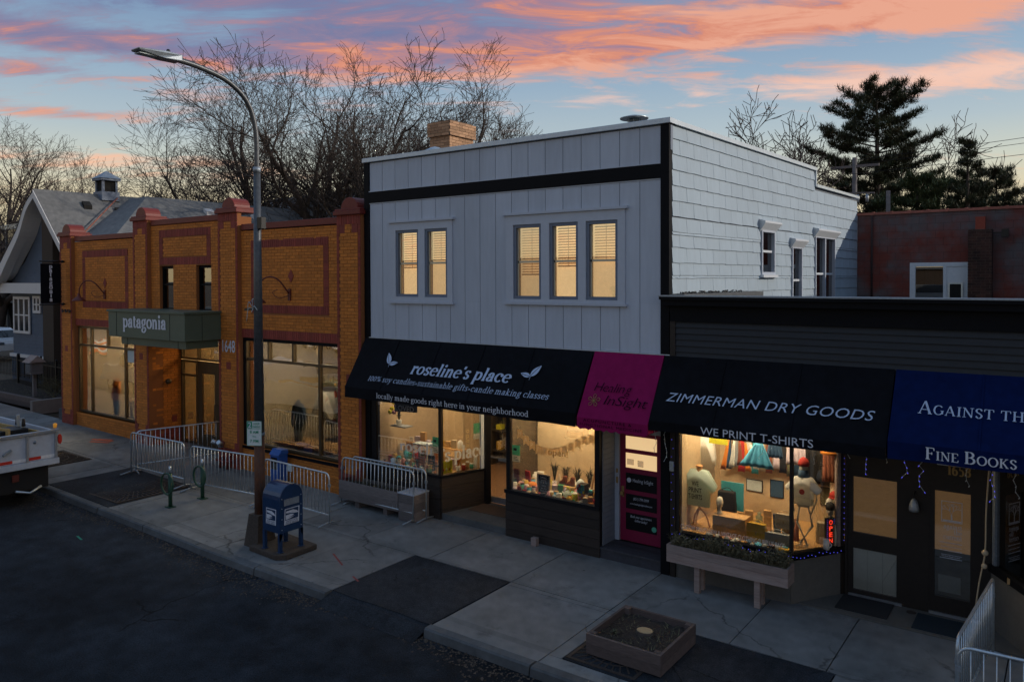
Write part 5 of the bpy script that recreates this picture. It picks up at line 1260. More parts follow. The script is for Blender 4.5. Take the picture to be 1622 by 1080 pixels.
# clothing window
shirt2('gown', zx(1096), 13.55, 1.25, 'cloth_white', 'long pale gown hanging at the side of the clothing window', 1.15, .26, .04)
mq = thing('dress_form', 'wooden dress form wearing a pale mint printed tee in the clothing window', 'mannequin', (zx(1106), 12.95, DK))
m = MB(); m.lathe((zx(1106), 12.95, 1.20), [(.08, 0), (.10, .12), (.08, .25), (.09, .42), (.09, .52), (.05, .60), (.055, .70)], 14); m.build('torso', 'skin_wood', mq)
m = MB(); m.lathe((zx(1106), 12.95, 1.88), [(.055, -.01), (.07, 0), (.02, .03)], 12)
for k in range(3): a = k*2.1+.5; m.tube(tube_path((zx(1106), 12.95, 1.15), (zx(1106)+.12*cos(a), 12.95+.12*sin(a), 1.0), (zx(1106)+.18*cos(a), 12.95+.18*sin(a), DK+.01), n=3), .016, 5)
m.tube([(zx(1106), 12.95, 1.1), (zx(1106), 12.95, 1.25)], .02, 6); m.build('stand', 'skin_wood', mq)
s_ = shirt2('printed_tee', zx(1106), 12.93, 1.18, 'cloth_mint', 'pale mint tee with black block lettering on the wooden dress form', .66, .38, .14)
m = MB()
for i, tx in enumerate(('WE', 'PRINT', 'T-SHIRTS')): write('lettering', s_, tx, (zx(1106)-.02, 12.93-.122, 1.56-i*.115), (1, 0, 0), (0, 0, 1), width=[.13, .24, .25][i], height=.12, material='cloth_black', align='c', offset=.02)
tag(box('card', 'cloth_yellow', None, zx(1116), zx(1146), 13.1, 13.106, 2.28, 2.50), 'bright yellow card hanging at the top of the clothing window', 'card')
def drape(name, x, y, z0, z1, w0, w1, mt, lab, lean=0, grp=None):
    m = MB(); n = 14
    for j in range(7):
        f_ = j/6; w = w1+(w0-w1)*f_
        for i in range(n+1): u_ = i/n-.5; m.v.append((x+u_*w+lean*(1-f_), y+.025*sin(i*2.1+j*.3)*(1.2-f_), z0+(z1-z0)*f_-.02*abs(u_)*(1-f_)))
    for j in range(6):
        for i in range(n): a = j*(n+1)+i; m.f.append((a, a+1, a+n+2, a+n+1)); m.smooth.append(True)
    o = m.build(name, mt); o2 = o.modifiers.new('t', 'SOLIDIFY'); o2.thickness = .006
    return tag(o, lab, 'cloth', grp)
for k, (p, mt, nm) in enumerate(((1134, 'cloth_orange', 'orange'), (1142, 'cloth_white', 'white'), (1150, 'cloth_brown', 'brown'), (1158, 'cloth_orange', 'rust orange'), (1165, 'cloth_white', 'off white'), (1171, 'cloth_red', 'red'))):
    drape('hanging_scarf', zx(p), 13.5+.04*k, 1.75+.05*(k % 3), 2.30-.02*k, .04, .10, mt, nm+' scarf in the fanned row hung in the clothing window', .05*(k-2), 'scarves fanned in the clothing window')
drape('tulle_skirt', zx(1196), 13.05, 1.98, 2.42, .10, .62, 'cloth_blue', 'bright blue tulle skirt hung at the top of the clothing window', -.05)
drape('hanging_cloth', zx(1215), 13.2, 2.15, 2.50, .18, .30, 'cloth_navy', 'dark navy cloth behind the blue tulle skirt')
drape('hanging_cloth', zx(1236), 13.6, 1.98, 2.50, .30, .34, 'lilac', 'pale lilac shirt hanging near the corner of the clothing window')
def head(x, y, z_, lab, hat=None):
    t = thing('head_bust', lab, 'display head', (x, y, z_), 'white display heads in the clothing window')
    m = MB(); m.lathe((x, y, z_), [(.055, 0), (.05, .03), (.032, .08), (.034, .11), (.058, .14), (.066, .19), (.064, .24), (.045, .285), (.01, .30)], 14, sc=(.86, 1)); m.ball((x, y-.062, z_+.185), .014, 6, 5); m.build('head', 'bone', t)
    if hat:
        m = MB(); m.lathe((x, y, z_+.21), [(.072, 0), (.074, .05), (.06, .10), (.02, .125)], 14); h_ = m.build('hat', hat, t)
head(zx(1142), 12.85, 1.13, 'white display head with bare scalp on the pine crate')
head(zx(1291), 13.35, 1.17, 'white display head in a black knitted hat', 'cloth_black')
def crate(name, x0, x1, y0, y1, z0, z1, mt, lab, cat='box', grp=None, slats=True):
    t = thing(name, lab, cat, ((x0+x1)/2, (y0+y1)/2, z0), grp)
    if slats:
        n = 2
        for k in range(n): box('board', mt, t, x0, x1, y0, y0+.015, z0+(z1-z0)*k/n+.003, z0+(z1-z0)*(k+1)/n-.003)
        m = MB(); m.box(x0, x0+.015, y0+.0155, y1, z0, z1); m.box(x1-.015, x1, y0+.0155, y1, z0, z1); m.box(x0+.0155, x1-.0155, y1-.015, y1, z0, z1); m.build('side', mt, t)
        box('lid', mt, t, x0+.016, x1-.016, y0+.016, y1-.016, z1-.03, z1-.005)
    else: box('body', mt, t, x0, x1, y0, y1, z0, z1, bevel=.015)
    return t
crate('wooden_crate', zx(1134), zx(1184), 12.75, 13.05, DK, 1.13, 'kraft', 'pine crate under the bald display head in the clothing window', 'crate')
def bag(x0, x1, y, z0, z1, mt, lab, grp='bags on the clothing display', flap=True):
    t = thing('shoulder_bag', lab, 'bag', ((x0+x1)/2, y, z0), grp); w = x1-x0
    m = MB(); m.prism([(x0, y, z0), (x1, y, z0), (x1+.01, y, z0+(z1-z0)*.5), (x1-.01, y, z1), (x0+.01, y, z1), (x0-.01, y, z0+(z1-z0)*.5)], (0, .12, 0)); m.build('body', mt, t, bevel=.02)
    if flap:
        m = MB(); m.prism([(x0-.008, y-.012, z0+(z1-z0)*.5), (x1+.008, y-.012, z0+(z1-z0)*.5), (x1, y-.012, z1+.01), (x0, y-.012, z1+.01)], (0, .01, 0)); m.build('flap', mt, t, bevel=.004)
        m = MB(); m.box(x0+w*.46, x0+w*.54, y-.02, y-.012, z0+(z1-z0)*.44, z0+(z1-z0)*.60); m.build('buckle', 'letter_gold', t)
    m = MB(); m.tube(tube_path((x0+.02, y+.06, z1-.01), ((x0+x1)/2, y+.09, z1+.05), (x1-.02, y+.06, z1-.01), n=5), .008, 5); m.build('strap', mt, t)
bag(zx(1187), zx(1214), 12.75, DK, 1.10, 'bag_mustard', 'mustard yellow canvas bag beside the pine crate')
bag(zx(1216), zx(1249), 12.68, DK, 1.02, 'cloth_grey', 'grey canvas bag at the corner of the clothing window')
bag(zx(1225), zx(1250), 12.86, 1.06, 1.30, 'bag_tan', 'tan canvas bag lying above the grey one')
bag(zx(1272), zx(1300), 13.30, DK, 1.15, 'bag_tan', 'pale printed tote standing behind the angled pane', flap=False)
bag(zx(1124), zx(1152), 13.25, DK, 1.42, 'cloth_black', 'tall charcoal bag behind the bald display head', flap=False)
tag(box('bag_panel', 'cloth_teal', None, zx(1124), zx(1160), 13.45, 13.47, 1.05, 1.55), 'teal fabric panel behind the charcoal bag', 'cloth')
# skeleton figure in a printed tee
SKX, SKY_ = zx(1262), 13.0
t = thing('skeleton_figure', 'white plastic skeleton wearing a white tee and red knit hat in the clothing window', 'skeleton', (SKX, SKY_, DK))
m = MB(); P = lambda x, z_, y=0: (SKX+x, SKY_+y, z_)
for a, b in (((-.06, 1.50), (-.10, 1.18)), ((-.10, 1.18), (.06, .84)), ((.07, 1.50), (.14, 1.16)), ((.14, 1.16), (-.04, .86))):
    m.tube([P(*a), ((P(*a)[0]+P(*b)[0])/2, SKY_, (a[1]+b[1])/2), P(*b)], [.020, .011, .020], 6)
    m.ball(P(*b), .024, 6, 5)
for sx in (-1, 1):
    m.tube([P(.17*sx, 1.86), P(.21*sx, 1.6), P(.13*sx, 1.36, -.04)], [.016, .012, .014], 6)
    for k in range(3): m.tube([P(-.04+.10*(sx > 0)+.015*k, .85), P(-.10+.10*(sx > 0)+.03*k, .80, -.05)], .006, 4)
m.lathe(P(0, 1.46), [(.10, 0), (.13, .05), (.09, .09), (.03, .10)], 10, sc=(1, .6)); m.tube([P(0, 1.5), P(0, 2.0)], .02, 6)
m.ball(P(0, 2.10), .085, 10, 8, (.85, 1, 1.2)); m.build('bones', 'bone', t)
m = MB(); m.lathe(P(0, 2.13), [(.088, 0), (.09, .05), (.06, .11), (.015, .14)], 12); m.build('hat', 'cloth_red', t)
m = MB(); m.lathe(P(0, 2.0), [(.10, -.05), (.085, .0), (.08, .07)], 12); m.build('neck_scarf', 'cloth_navy', t)
shirt2('white_tee', SKX, SKY_-.02, 1.50, 'cloth_white', 'white tee with red print on the skeleton figure', .46, .32, .13)
m = MB(); m.tube([(SKX+.01, SKY_-.137, 1.73), (SKX+.01, SKY_-.145, 1.73)], .045, 14); tag(m.build('red_print', 'cloth_red'), 'round red print on the chest of the white tee', 'print')
# caps on a board, cap above, small things
t = thing('cap_board', 'cream board with caps pinned in a row behind the angled pane', 'board', (zx(1305), 13.75, 1.0)); box('board', 'wall_cream', t, zx(1282), zx(1330), 13.75, 13.77, .85, 1.72)
for k, (p, q, mt, nm) in enumerate(((1291, 778, 'cloth_red', 'red'), (1302, 776, 'cloth_green', 'green'), (1313, 783, 'cloth_olive', 'olive'), (1300, 795, 'cloth_olive', 'olive lower'), (1286, 790, 'cloth_white', 'white'))):
    o = thing('cap', nm+' cap pinned on the cream board in the clothing window', 'cap', (zx(p), 13.66, zz_(q)), 'caps on the cream board')
    m = MB(); m.lathe((zx(p), 13.66, zz_(q)), [(.09, 0), (.085, .05), (.05, .09), (.01, .10)], 12); m.build('crown', mt, o)
    m = MB(); m.lathe((zx(p), 13.59, zz_(q)-.005), [(.085, 0), (.084, .012)], 12, sc=(1, .8)); m.build('peak', mt, o)
o = thing('cap', 'orange cap hanging high behind the angled pane', 'cap', (zx(1291), 13.5, 2.30)); m = MB(); m.lathe((zx(1291), 13.5, 2.28), [(.20, 0), (.19, .06), (.10, .12), (.02, .13)], 14); m.build('crown', 'cloth_orange', o)
drape('hanging_trousers', zx(1285), 13.7, 1.75, 2.35, .28, .30, 'cloth_brown', 'brown trousers hanging behind the angled pane')
drape('hanging_jacket', zx(1262), 14.0, 1.6, 2.5, .5, .55, 'cloth_black', 'black jacket hanging deep in the clothing window')
drape('hanging_jacket', zx(1313), 13.95, 1.8, 2.3, .3, .32, 'cloth_grey', 'grey jacket hanging beside the brown trousers')
for k, (p, y, mt, r_, h, lab) in enumerate(((1291, 13.1, 'cloth_white', .05, .16, 'white mug on the clothing display deck'), (1245, 12.62, 'bag_mustard', .10, .05, 'mustard coiled belt on the display deck'))):
    m = MB(); m.lathe((zx(p), y, DK), [(r_, 0), (r_, h)], 14); m.tube(tube_path((zx(p)+r_, y, DK+h*.8), (zx(p)+r_+.035, y, DK+h*.5), (zx(p)+r_, y, DK+h*.2), n=4), .008, 5); tag(m.build('mug', mt), lab, 'mug' if k == 0 else 'belt')
for k, (p, mt, nm) in enumerate(((1133, 'cloth_grey', 'grey'), (1147, 'cloth_white', 'white'), (1161, 'cloth_pink', 'pink'), (1176, 'cloth_white', 'cream'), (1192, 'cloth_navy', 'navy'), (1207, 'cloth_blue', 'blue'))):
    m = MB(); m.lathe((zx(p), 12.64, DK), [(.07, 0), (.065, .03), (.03, .05)], 9, sc=(1, .7)); tag(m.build('rolled_cloth', mt), nm+' bundled bandana in the row along the front of the clothing display', 'cloth', 'bandanas along the front of the clothing display')
# open sign
t = thing('open_sign', 'upright black sign with glowing red letters and blue dots in the angled pane', 'sign', (-3.14, 13.24, 1.2))
sp0 = f0+fd*(fL-.20); SO = sp0-fn*.07
box_ = slab2(f0, fd, fn, fL-.29, fL-.12, .83, 1.27, -.10, -.06); box_.build('board', 'black_metal', t)
for i, ch in enumerate('OPEN'): write('letter', t, ch, tuple(f0+fd*(fL-.205)+fn*-.052+Vector((0, 0, 1.16-i*.10))), tuple(fd), (0, 0, 1), width=.07, height=.105, material='led_red', align='c', offset=.015)
m = MB()
for k in range(13):
    for s_ in (fL-.275, fL-.135): c = f0+fd*s_+fn*-.052+Vector((0, 0, .85+.032*k)); m.ball(c, .006, 5, 4)
m.build('dot_light', 'led_blue', t)
# sill string lights
t = thing('string_lights', 'string of tiny blue lights along the sill and posts of the clothing window', 'string lights', (-4.6, F-.04, .75))
m = MB()
sr = random.Random(8)
for k in range(26): m.ball((-5.5+1.9*k/26+sr.uniform(-.03, .03), F-.036, .75+sr.uniform(-.03, .03)), .0065, 5, 4)
for k in range(14): c = f0+fd*(fL*k/14)+fn*.042+Vector((0, 0, .75+sr.uniform(-.03, .03))); m.ball(c, .0065, 5, 4)
for k in range(14): m.ball((-5.65+sr.uniform(-.03, .03), F-.045, .6+.15*k), .006, 5, 4)
for k in range(20): c = f0+fd*(fL+.0)+fn*.025+Vector((0, 0, .9+.09*k)); m.ball(c, .006, 5, 4)
m.build('bulb', 'led_blue', t)
def icicle(x, y, z0, n, lab, blue=True):
    t = thing('icicle_lights', lab, 'string lights', (x, y, z0), 'icicle light strands under the awnings')
    P_ = [(x, y, z0)]; m = MB()
    for k in range(n): P_.append((x+sr.uniform(-.04, .04), y+sr.uniform(-.01, .01), z0-.075*(k+1)))
    m.tube(P_, .0035, 4); m.build('strand', 'paper_cool', t)
    m = MB()
    for p in P_[1:]: m.tube([p, (p[0]+.012*sr.choice([-1, 1]), p[1], p[2]-.018)], .0045, 5)
    m.build('bulb', 'led_blue' if blue else 'letter_white', t)
for x, y, n, b, lab in ((-5.74, 12.0, 7, 0, 'pale icicle strand beside the magenta awning'), (-5.62, 12.1, 9, 0, 'pale icicle strand on the dark post by the pink door'), (-4.05, 12.3, 6, 0, 'pale icicle strand in front of the clothing window'), (-3.25, 12.4, 6, 0, 'pale icicle strand near the angled pane'), (-2.86, 12.8, 5, 0, 'pale icicle strand above the papered door'), (-2.55, 12.5, 7, 1, 'blue icicle strand in front of the papered door'), (-2.3, 12.8, 5, 0, 'short pale icicle strand over the papered door'), (-2.02, 12.6, 7, 1, 'pale and blue icicle strand between the doors'), (-1.78, 12.5, 9, 1, 'long blue icicle strand beside the bookshop awning lettering'), (-1.20, 12.6, 7, 0, 'pale icicle strand in front of the bookshop door'), (-.92, 12.5, 9, 1, 'long blue icicle strand beside the bookshop bay'), (-.62, 12.3, 7, 0, 'pale icicle strand in front of the bookshop bay')):
    icicle(x, y, 2.78, n, lab, bool(b))
t = thing('knotted_rope', 'thin knotted rope hanging beside the bookshop door', 'rope', (-1.04, 12.9, .1))
m = MB(); m.tube(tube_path((-.95, 12.62, 2.6), (-1.0, 12.8, 1.9), (-1.02, 12.9, 1.25), (-1.10, 13.0, .75), (-1.18, 13.05, .03)), .011, 6); m.ball((-1.02, 12.9, 1.25), .045, 8, 6); m.ball((-1.03, 12.92, 1.05), .04, 8, 6); m.build('rope', 'bag_tan', t)

# candle shop, wide window
def rx(p): return -8.67+(p-846)*.0146
RK = .925
t = thing('chalkboard', 'small framed chalkboard with white writing on the candle display', 'chalkboard', (rx(856), 12.72, RK))
m = MB(); a, b = rx(846), rx(867)
m.box(a, a+.025, 12.70, 12.725, RK, RK+.40); m.box(b-.025, b, 12.70, 12.725, RK, RK+.40); m.box(a+.025, b-.025, 12.70, 12.725, RK, RK+.025); m.box(a+.025, b-.025, 12.70, 12.725, RK+.375, RK+.40); m.build('frame', 'bag_tan', t)
box('slate', 'black_trim', t, a+.02, b-.02, 12.712, 12.724, RK+.02, RK+.38)
for i, tx in enumerate(('SPRING', 'sale', '* * *', 'candles', 'and gifts', 'inside')): write('lettering', t, tx, ((a+b)/2, 12.708, RK+.31-.052*i), (1, 0, 0), (0, 0, 1), width=.09+.03*(i % 3)+(.06 if i == 0 else 0), height=.05, material='letter_white', align='c')
crate('cardboard_box', rx(872), rx(899), 12.85, 13.1, RK, 1.12, 'kraft', 'brown cardboard box under the leather shoes', 'box', slats=False)
for k in range(2):
    t = thing('ankle_boot', ['brown leather boot', 'reddish leather boot'][k]+' on the cardboard box', 'boot', (rx(877+13*k), 12.9, 1.12), 'pair of leather boots')
    x = rx(879+12*k)
    m = MB(); m.prism([(x-.10, 12.9, 1.13), (x+.07, 12.9, 1.13), (x+.075, 12.9, 1.30), (x+.0, 12.9, 1.30), (x-.02, 12.9, 1.22), (x-.095, 12.9, 1.18)], (0, .07, 0)); m.build('upper', 'cloth_brown', t, bevel=.02); box('sole', 'cloth_black', t, x-.10, x+.075, 12.895, 12.975, 1.121, 1.13)
m = MB(); m.ball((rx(905), 12.95, 1.14), .11, 12, 10, (.85, .85, 1.3)); tag(m.build('speckled_egg', 'paper_cool'), 'large pale blue ornamental egg beside the boots', 'ornament')
t = thing('easel', 'small pale wooden easel at the end of the candle display', 'easel', (rx(930), 12.95, RK)); m = MB()
for a, b in ((( -.14, 0), (0, .72)), ((.14, 0), (0, .72))): m.bar((rx(930)+a[0], 12.92, RK+a[1]), (rx(930)+b[0], 12.95, RK+b[1]), .022)
m.bar((rx(930), 13.1, RK), (rx(930), 12.97, RK+.7), .02); m.bar((rx(930)-.12, 12.90, RK+.2), (rx(930)+.12, 12.90, RK+.2), .025); m.build('leg', 'skin_wood', t)
cols = ['cloth_orange', 'cloth_teal', 'cloth_yellow', 'cloth_white', 'mint_poster', 'cloth_pink', 'cloth_red', 'cloth_blue']
for bi, (x, z_, s_, lab) in enumerate(((rx(921), RK, .20, 'gift box with a grid of coloured squares, lower of two'), (rx(917), RK+.171, .17, 'gift box with a grid of coloured squares, stacked on the other'))):
    t = thing('gift_box', lab, 'box', (x, 12.68, z_), 'gridded gift boxes'); box('body', 'cloth_black', t, x-s_/2, x+s_/2, 12.66, 12.66+s_, z_, z_+.168)
    for i in range(4):
        for j in range(3): box('coloured_square', cols[(i*3+j*5+bi) % 8], t, x-s_/2+s_*i/4+.004, x-s_/2+s_*(i+1)/4-.004, 12.652, 12.6595, z_+.168*j/3+.004, z_+.168*(j+1)/3-.004)
jr = random.Random(21)
names = {'cloth_orange': 'orange', 'cloth_teal': 'teal', 'cloth_yellow': 'yellow', 'cloth_white': 'white', 'mint_poster': 'green', 'cloth_pink': 'pink', 'cloth_red': 'red', 'cloth_blue': 'blue', 'kraft': 'tan', 'cloth_brown': 'brown', 'lilac': 'lilac', 'bag_mustard': 'mustard'}
def jar(x, y, z_, r_, h, mt, lab, grp, lid='cloth_white'):
    t = thing('candle_jar', lab, 'candle jar', (x, y, z_), grp)
    m = MB(); m.lathe((x, y, z_), [(r_*.9, 0), (r_, .02), (r_, h*.8), (r_*.85, h*.86)], 12); m.build('jar', mt, t)
    m = MB(); m.lathe((x, y, z_+h*.861), [(r_*.88, 0), (r_*.88, h*.14)], 12); m.build('lid', lid, t)
seq = ['cloth_white', 'kraft', 'mint_poster', 'cloth_pink', 'cloth_teal', 'lilac', 'bag_mustard', 'cloth_blue', 'cloth_orange', 'cloth_yellow', 'cloth_brown', 'cloth_red']
where = ['at the near end of', 'second along', 'third along', 'fourth along', 'in the middle of', 'just past the middle of', 'beside the chalkboard on', 'just after the chalkboard on', 'before the gift boxes on', 'tucked behind the gift boxes on', 'by the easel on', 'at the far end of']
for k in range(12):
    x = [rx(811), rx(817), rx(823), rx(829), rx(835), rx(841), rx(871), rx(878), rx(900), rx(907), rx(932), rx(938)][k]
    jar(x, 12.66+.03*(k % 2), RK, .042+.012*jr.random(), .10+.07*jr.random(), seq[k], names[seq[k]]+' candle jar '+where[k]+' the candle display', 'candle jars in the wide window', ['cloth_white', 'letter_gold', 'cloth_black'][k % 3])
for k in range(9):
    x = rx(812+13.5*k); jar(x, 12.95+.04*(k % 3), RK, .045, .14+.06*(k % 2), seq[(k*5+2) % 12], names[seq[(k*5+2) % 12]]+' taller jar '+['first', 'second', 'third', 'fourth', 'fifth', 'sixth', 'seventh', 'eighth', 'ninth'][k]+' in the back row of the candle display', 'tall jars in the back row', 'letter_gold')
t = thing('wicker_basket', 'round pinkish basket with gift wrap on the candle display', 'basket', (rx(833), 12.80, RK)); m = MB(); m.lathe((rx(833), 12.80, RK), [(.10, 0), (.13, .10), (.125, .11)], 14); m.build('bowl', 'cloth_pink', t); m = MB(); m.ball((rx(833), 12.80, RK+.12), .10, 8, 6, (1, 1, .6)); m.build('gift_wrap', 'cloth_orange', t)
t = thing('teapot', 'mint green teapot with yellow handle on the candle display', 'teapot', (rx(896), 12.70, RK)); m = MB(); m.lathe((rx(896), 12.70, RK), [(.05, 0), (.09, .05), (.095, .10), (.06, .15), (.02, .17)], 14); m.tube([(rx(896)-.08, 12.70, RK+.07), (rx(896)-.14, 12.70, RK+.13)], [.02, .01], 6); m.build('pot', 'cloth_mint', t); m = MB(); m.tube(tube_path((rx(896)-.05, 12.70, RK+.15), (rx(896), 12.70, RK+.24), (rx(896)+.06, 12.70, RK+.15), n=5), .012, 6); m.build('handle', 'cloth_yellow', t)
def plant(name, x, y, z_, h, n, mt, lab, cat='plant', pot='cloth_white', pr_=.07, spread=.5, seed=1, lw=.012, group=None):
    t = thing(name, lab, cat, (x, y, z_), group); r_ = random.Random(seed)
    if pot: m = MB(); m.lathe((x, y, z_), [(pr_*.75, 0), (pr_, .12), (pr_*.95, .125)], 12); m.build('pot', pot, t)
    m = MB()
    for k in range(n):
        a = r_.uniform(0, 6.28); s_ = r_.uniform(.2, 1)*spread; hh = h*r_.uniform(.5, 1); b0 = Vector((x, y, z_+(.11 if pot else 0))); p1 = b0+Vector((cos(a)*s_*h*.4, sin(a)*s_*h*.4, hh*.7)); p2 = b0+Vector((cos(a)*s_*h, sin(a)*s_*h, hh*r_.uniform(.5, 1)))
        sd_ = Vector((-sin(a), cos(a), 0))*lw
        m.quad(b0-sd_*.4, b0+sd_*.4, p1+sd_, p1-sd_); m.poly([p1-sd_, p1+sd_, p2])
    m.build('foliage', mt, t); return t
for k in range(5): plant('spiky_plant', rx(850+19*k), 13.25, RK, .50, 30, 'pine_green', ['first', 'second', 'middle', 'fourth', 'last'][k]+' spiky green plant in the row at the back of the candle display', seed=k, group='green plants behind the candle display')
# bunting
t = thing('bunting', 'string of kraft pennants spelling an Easter greeting across the wide window', 'bunting', (-8.2, 12.6, 2.1))
txt = 'HAPPY*EASTER'
P_ = []
for i in range(13):
    f_ = i/12; x = rx(817)+(rx(941)-rx(817))*f_; z_ = 2.24-.36*sin(pi*min(1, f_*1.12)**.9)*1.0+.02*f_
    P_.append((x, z_))
m = MB(); m.tube([(x, 12.60, z_) for x, z_ in P_], .004, 4); m.build('cord', 'bag_tan', t)
for i, ch in enumerate(txt):
    x = (P_[i][0]+P_[i+1][0])/2; z_ = (P_[i][1]+P_[i+1][1])/2; w = .066
    m = MB(); m.prism([(x-w, 12.597, z_), (x+w, 12.597, z_), (x+w, 12.597, z_-.19), (x, 12.597, z_-.14), (x-w, 12.597, z_-.19)], (0, .003, 0)); fl = m.build('pennant', 'pennant_paper', t)
    write('letter', fl, ch if ch != '*' else '+', (x, 12.592, z_-.12), (1, 0, 0), (0, 0, 1), height=.13, material='vinyl_white', align='c', offset=.01)
write('lettering', WB, 'open!', (rx(872), F+.02, 1.78), (1, 0, 0), (0, 0, 1), width=.46, height=.19, material='vinyl_gold')
def poster(x0, x1, y, z0, z1, lab, plane='x', mt='mint_poster'):
    t = thing('poster', lab, 'poster', ((x0+x1)/2, y, z0)); h = z1-z0
    box('sheet', 'poster_mint', t, x0, x1, y, y+.004, z0+h*.38, z1-.01); box('sheet', 'poster_white', t, x0, x1, y, y+.004, z0, z0+h*.375)
    m = MB()
    for k in range(3): m.box(x0+.03, x1-.03-.02*k, y-.002, y-.0005, z0+h*(.08+.09*k), z0+h*(.11+.09*k))
    m.box(x0+.03, x0+.11, y-.002, y-.0005, z1-h*.35, z1-h*.2); m.build('text_rule', 'cloth_black', t)
poster(-9.17, -8.98, F+.045, 1.53, 1.87, 'mint and white notice in the pane beside the candle shop door')
poster(-11.33, -11.14, F+.045, 1.42, 1.78, 'mint and white notice near the corner of the candle shop window')
# candle shop, corner window
def lx(p): return -12.54+(p-620)*.01895
write('lettering', WB, 'roseli', (-12.30, F+.02, 1.36), (1, 0, 0), (0, 0, 1), width=1.02, height=.16, material='vinyl_white', font='serif', weight=.28)
q0 = e0+en*-.03+ed*.16
write('lettering', WB, "'s place", tuple(e0+ed*.03+en*-.028+Vector((0, 0, 1.24))), tuple(ed), (0, 0, 1), width=1.16, height=.20, material='vinyl_white', font='serif', weight=.28)
for i, ch in enumerate('open'): write('lettering', WB, ch, tuple(e0+ed*.70+en*-.02+Vector((0, 0, 1.80-.11*i))), tuple(ed), (0, 0, 1), height=.16, material='vinyl_gold', align='c')
t = thing('poster', 'mint and white notice on the angled pane beside the door', 'poster', tuple(e0+ed*1.0+Vector((0, 0, 1.6))))
slab2(e0, ed, en, .88, 1.10, 1.75, 1.98, -.06, -.055).build('sheet', 'poster_mint', t); slab2(e0, ed, en, .88, 1.10, 1.62, 1.745, -.06, -.055).build('sheet', 'poster_white', t)
t = thing('pennant', 'dark pennant with the word LOVED in the corner window', 'pennant', (lx(628), 12.75, 2.3)); m = MB(); m.prism([(lx(612), 12.75, 2.16), (lx(650), 12.75, 2.20), (lx(650), 12.75, 2.36), (lx(612), 12.75, 2.38)], (0, .004, 0)); m.build('cloth', 'cloth_black', t)
write('lettering', t, 'LOVED', (lx(614), 12.745, 2.20), (1, 0, 0), (0, 0, 1), width=.58, height=.17, material='letter_white')
t = thing('paper_flowers', 'yellow, pink and purple paper flowers in the corner window', 'flowers', (lx(607), 12.8, 2.2)); 
for k in range(7): MB().ball((lx(602+6*(k % 3)), 12.8+.02*k, 2.12+.07*(k//2)), .055, 7, 5).build('flower', ['cloth_yellow', 'cloth_pink', 'lilac'][k % 3], t)
t = thing('wall_shelf', 'small shelf in the corner window', 'shelf', (lx(612), 12.9, 1.8)); box('board', 'cloth_grey', t, lx(602), lx(628), 12.8, 13.05, 1.79, 1.815); 
plant('potted_plant', lx(612), 12.9, 1.816, .30, 22, 'dry_plant', 'dry stems in a white pot on the small window shelf', pot='cloth_white', seed=4, lw=.02)
t = thing('plant_stand', 'pale blue wooden stand in the corner window', 'stand', (lx(650), 12.95, .93))
m = MB(); x0, x1 = lx(637), lx(660); m.box(x0, x1, 12.85, 13.1, 1.44, 1.47)
for a in (x0+.02, x1-.02):
    for b in (12.87, 13.08): m.bar((a, b, .93), (a, b, 1.44), .025)
m.build('frame', 'paper_cool', t); plant('potted_plant', lx(648), 12.97, .93, .35, 26, 'pine_bright', 'green plant in a white pot under the pale blue stand', seed=6, lw=.02, pr_=.10)
for k, (p, z0, z1, mt) in enumerate(((658, .94, 1.24, 'cloth_brown'), (671, .94, 1.28, 'cloth_black'))):
    t = thing('plaque', ['brown lettered plaque', 'black lettered plaque'][k]+' leaning in the corner window', 'plaque', (lx(p), 12.72, z0), 'lettered plaques'); box('board', mt, t, lx(p)-.10, lx(p)+.10, 12.72+.05*k, 12.74+.05*k, z0, z1)
    m = MB()
    for j in range(4): m.box(lx(p)-.07+.01*j, lx(p)+.07-.015*j, 12.717+.05*k, 12.719+.05*k, z0+.05+.06*j, z0+.075+.06*j)
    m.build('text_rule', 'cloth_orange', t)
for k in range(12):
    x = lx(600+8.2*k); sq = seq[(k*7+3) % 12]
    jar(x, 12.66+.07*(k % 3), .935, .035+.015*jr.random(), .08+.10*jr.random(), sq, names[sq]+' candle jar, number '+['one', 'two', 'three', 'four', 'five', 'six', 'seven', 'eight', 'nine', 'ten', 'eleven', 'twelve'][k]+' along the corner window deck', 'candle jars in the corner window', ['cloth_black', 'letter_gold'][k % 2])
def ep(s, o, z_): return tuple(e0+ed*s+en*o+Vector((0, 0, z_)))
box('display_deck', 'display_wood', WB, -12.6, -11.12, F+.96, 13.5, .86, .93)
t = thing('picture_book', 'yellow picture book standing behind the angled pane', 'book', ep(.25, -.25, .93)); slab2(e0, ed, en, .08, .40, .935, 1.20, -.22, -.19).build('cover', 'cloth_yellow', t)
for k in range(3): MB().ball(ep(.16+.08*k, -.185, 1.02), .032, 7, 5, (1, .4, 1)).build('printed_shape', ['cloth_red', 'cloth_white', 'cloth_orange'][k], t)
t = thing('reed_diffuser', 'white pot with orange sticks behind the angled pane', 'diffuser', ep(.58, -.2, .93)); m = MB(); m.lathe(ep(.56, -.2, .93), [(.05, 0), (.055, .12)], 12); m.build('pot', 'cloth_white', t); m = MB()
for k in range(5): m.bar(ep(.56, -.2, 1.04), ep(.50+.035*k, -.2, 1.22), .014)
m.build('stick', 'cloth_orange', t)
for k, (s_, mt, h) in enumerate(((.72, 'cloth_red', .14), (.82, 'kraft', .18), (.93, 'mint_poster', .12), (1.04, 'cloth_white', .24))):
    c = ep(s_, -.22, .93); jar(c[0], c[1], c[2], .045, h, mt, names[mt]+' jar behind the angled pane of the candle shop', 'jars behind the angled pane')
t = thing('bookcase', 'dark shelf unit with goods at the back of the candle shop', 'shelf unit', (-11.5, 16.8, .1))
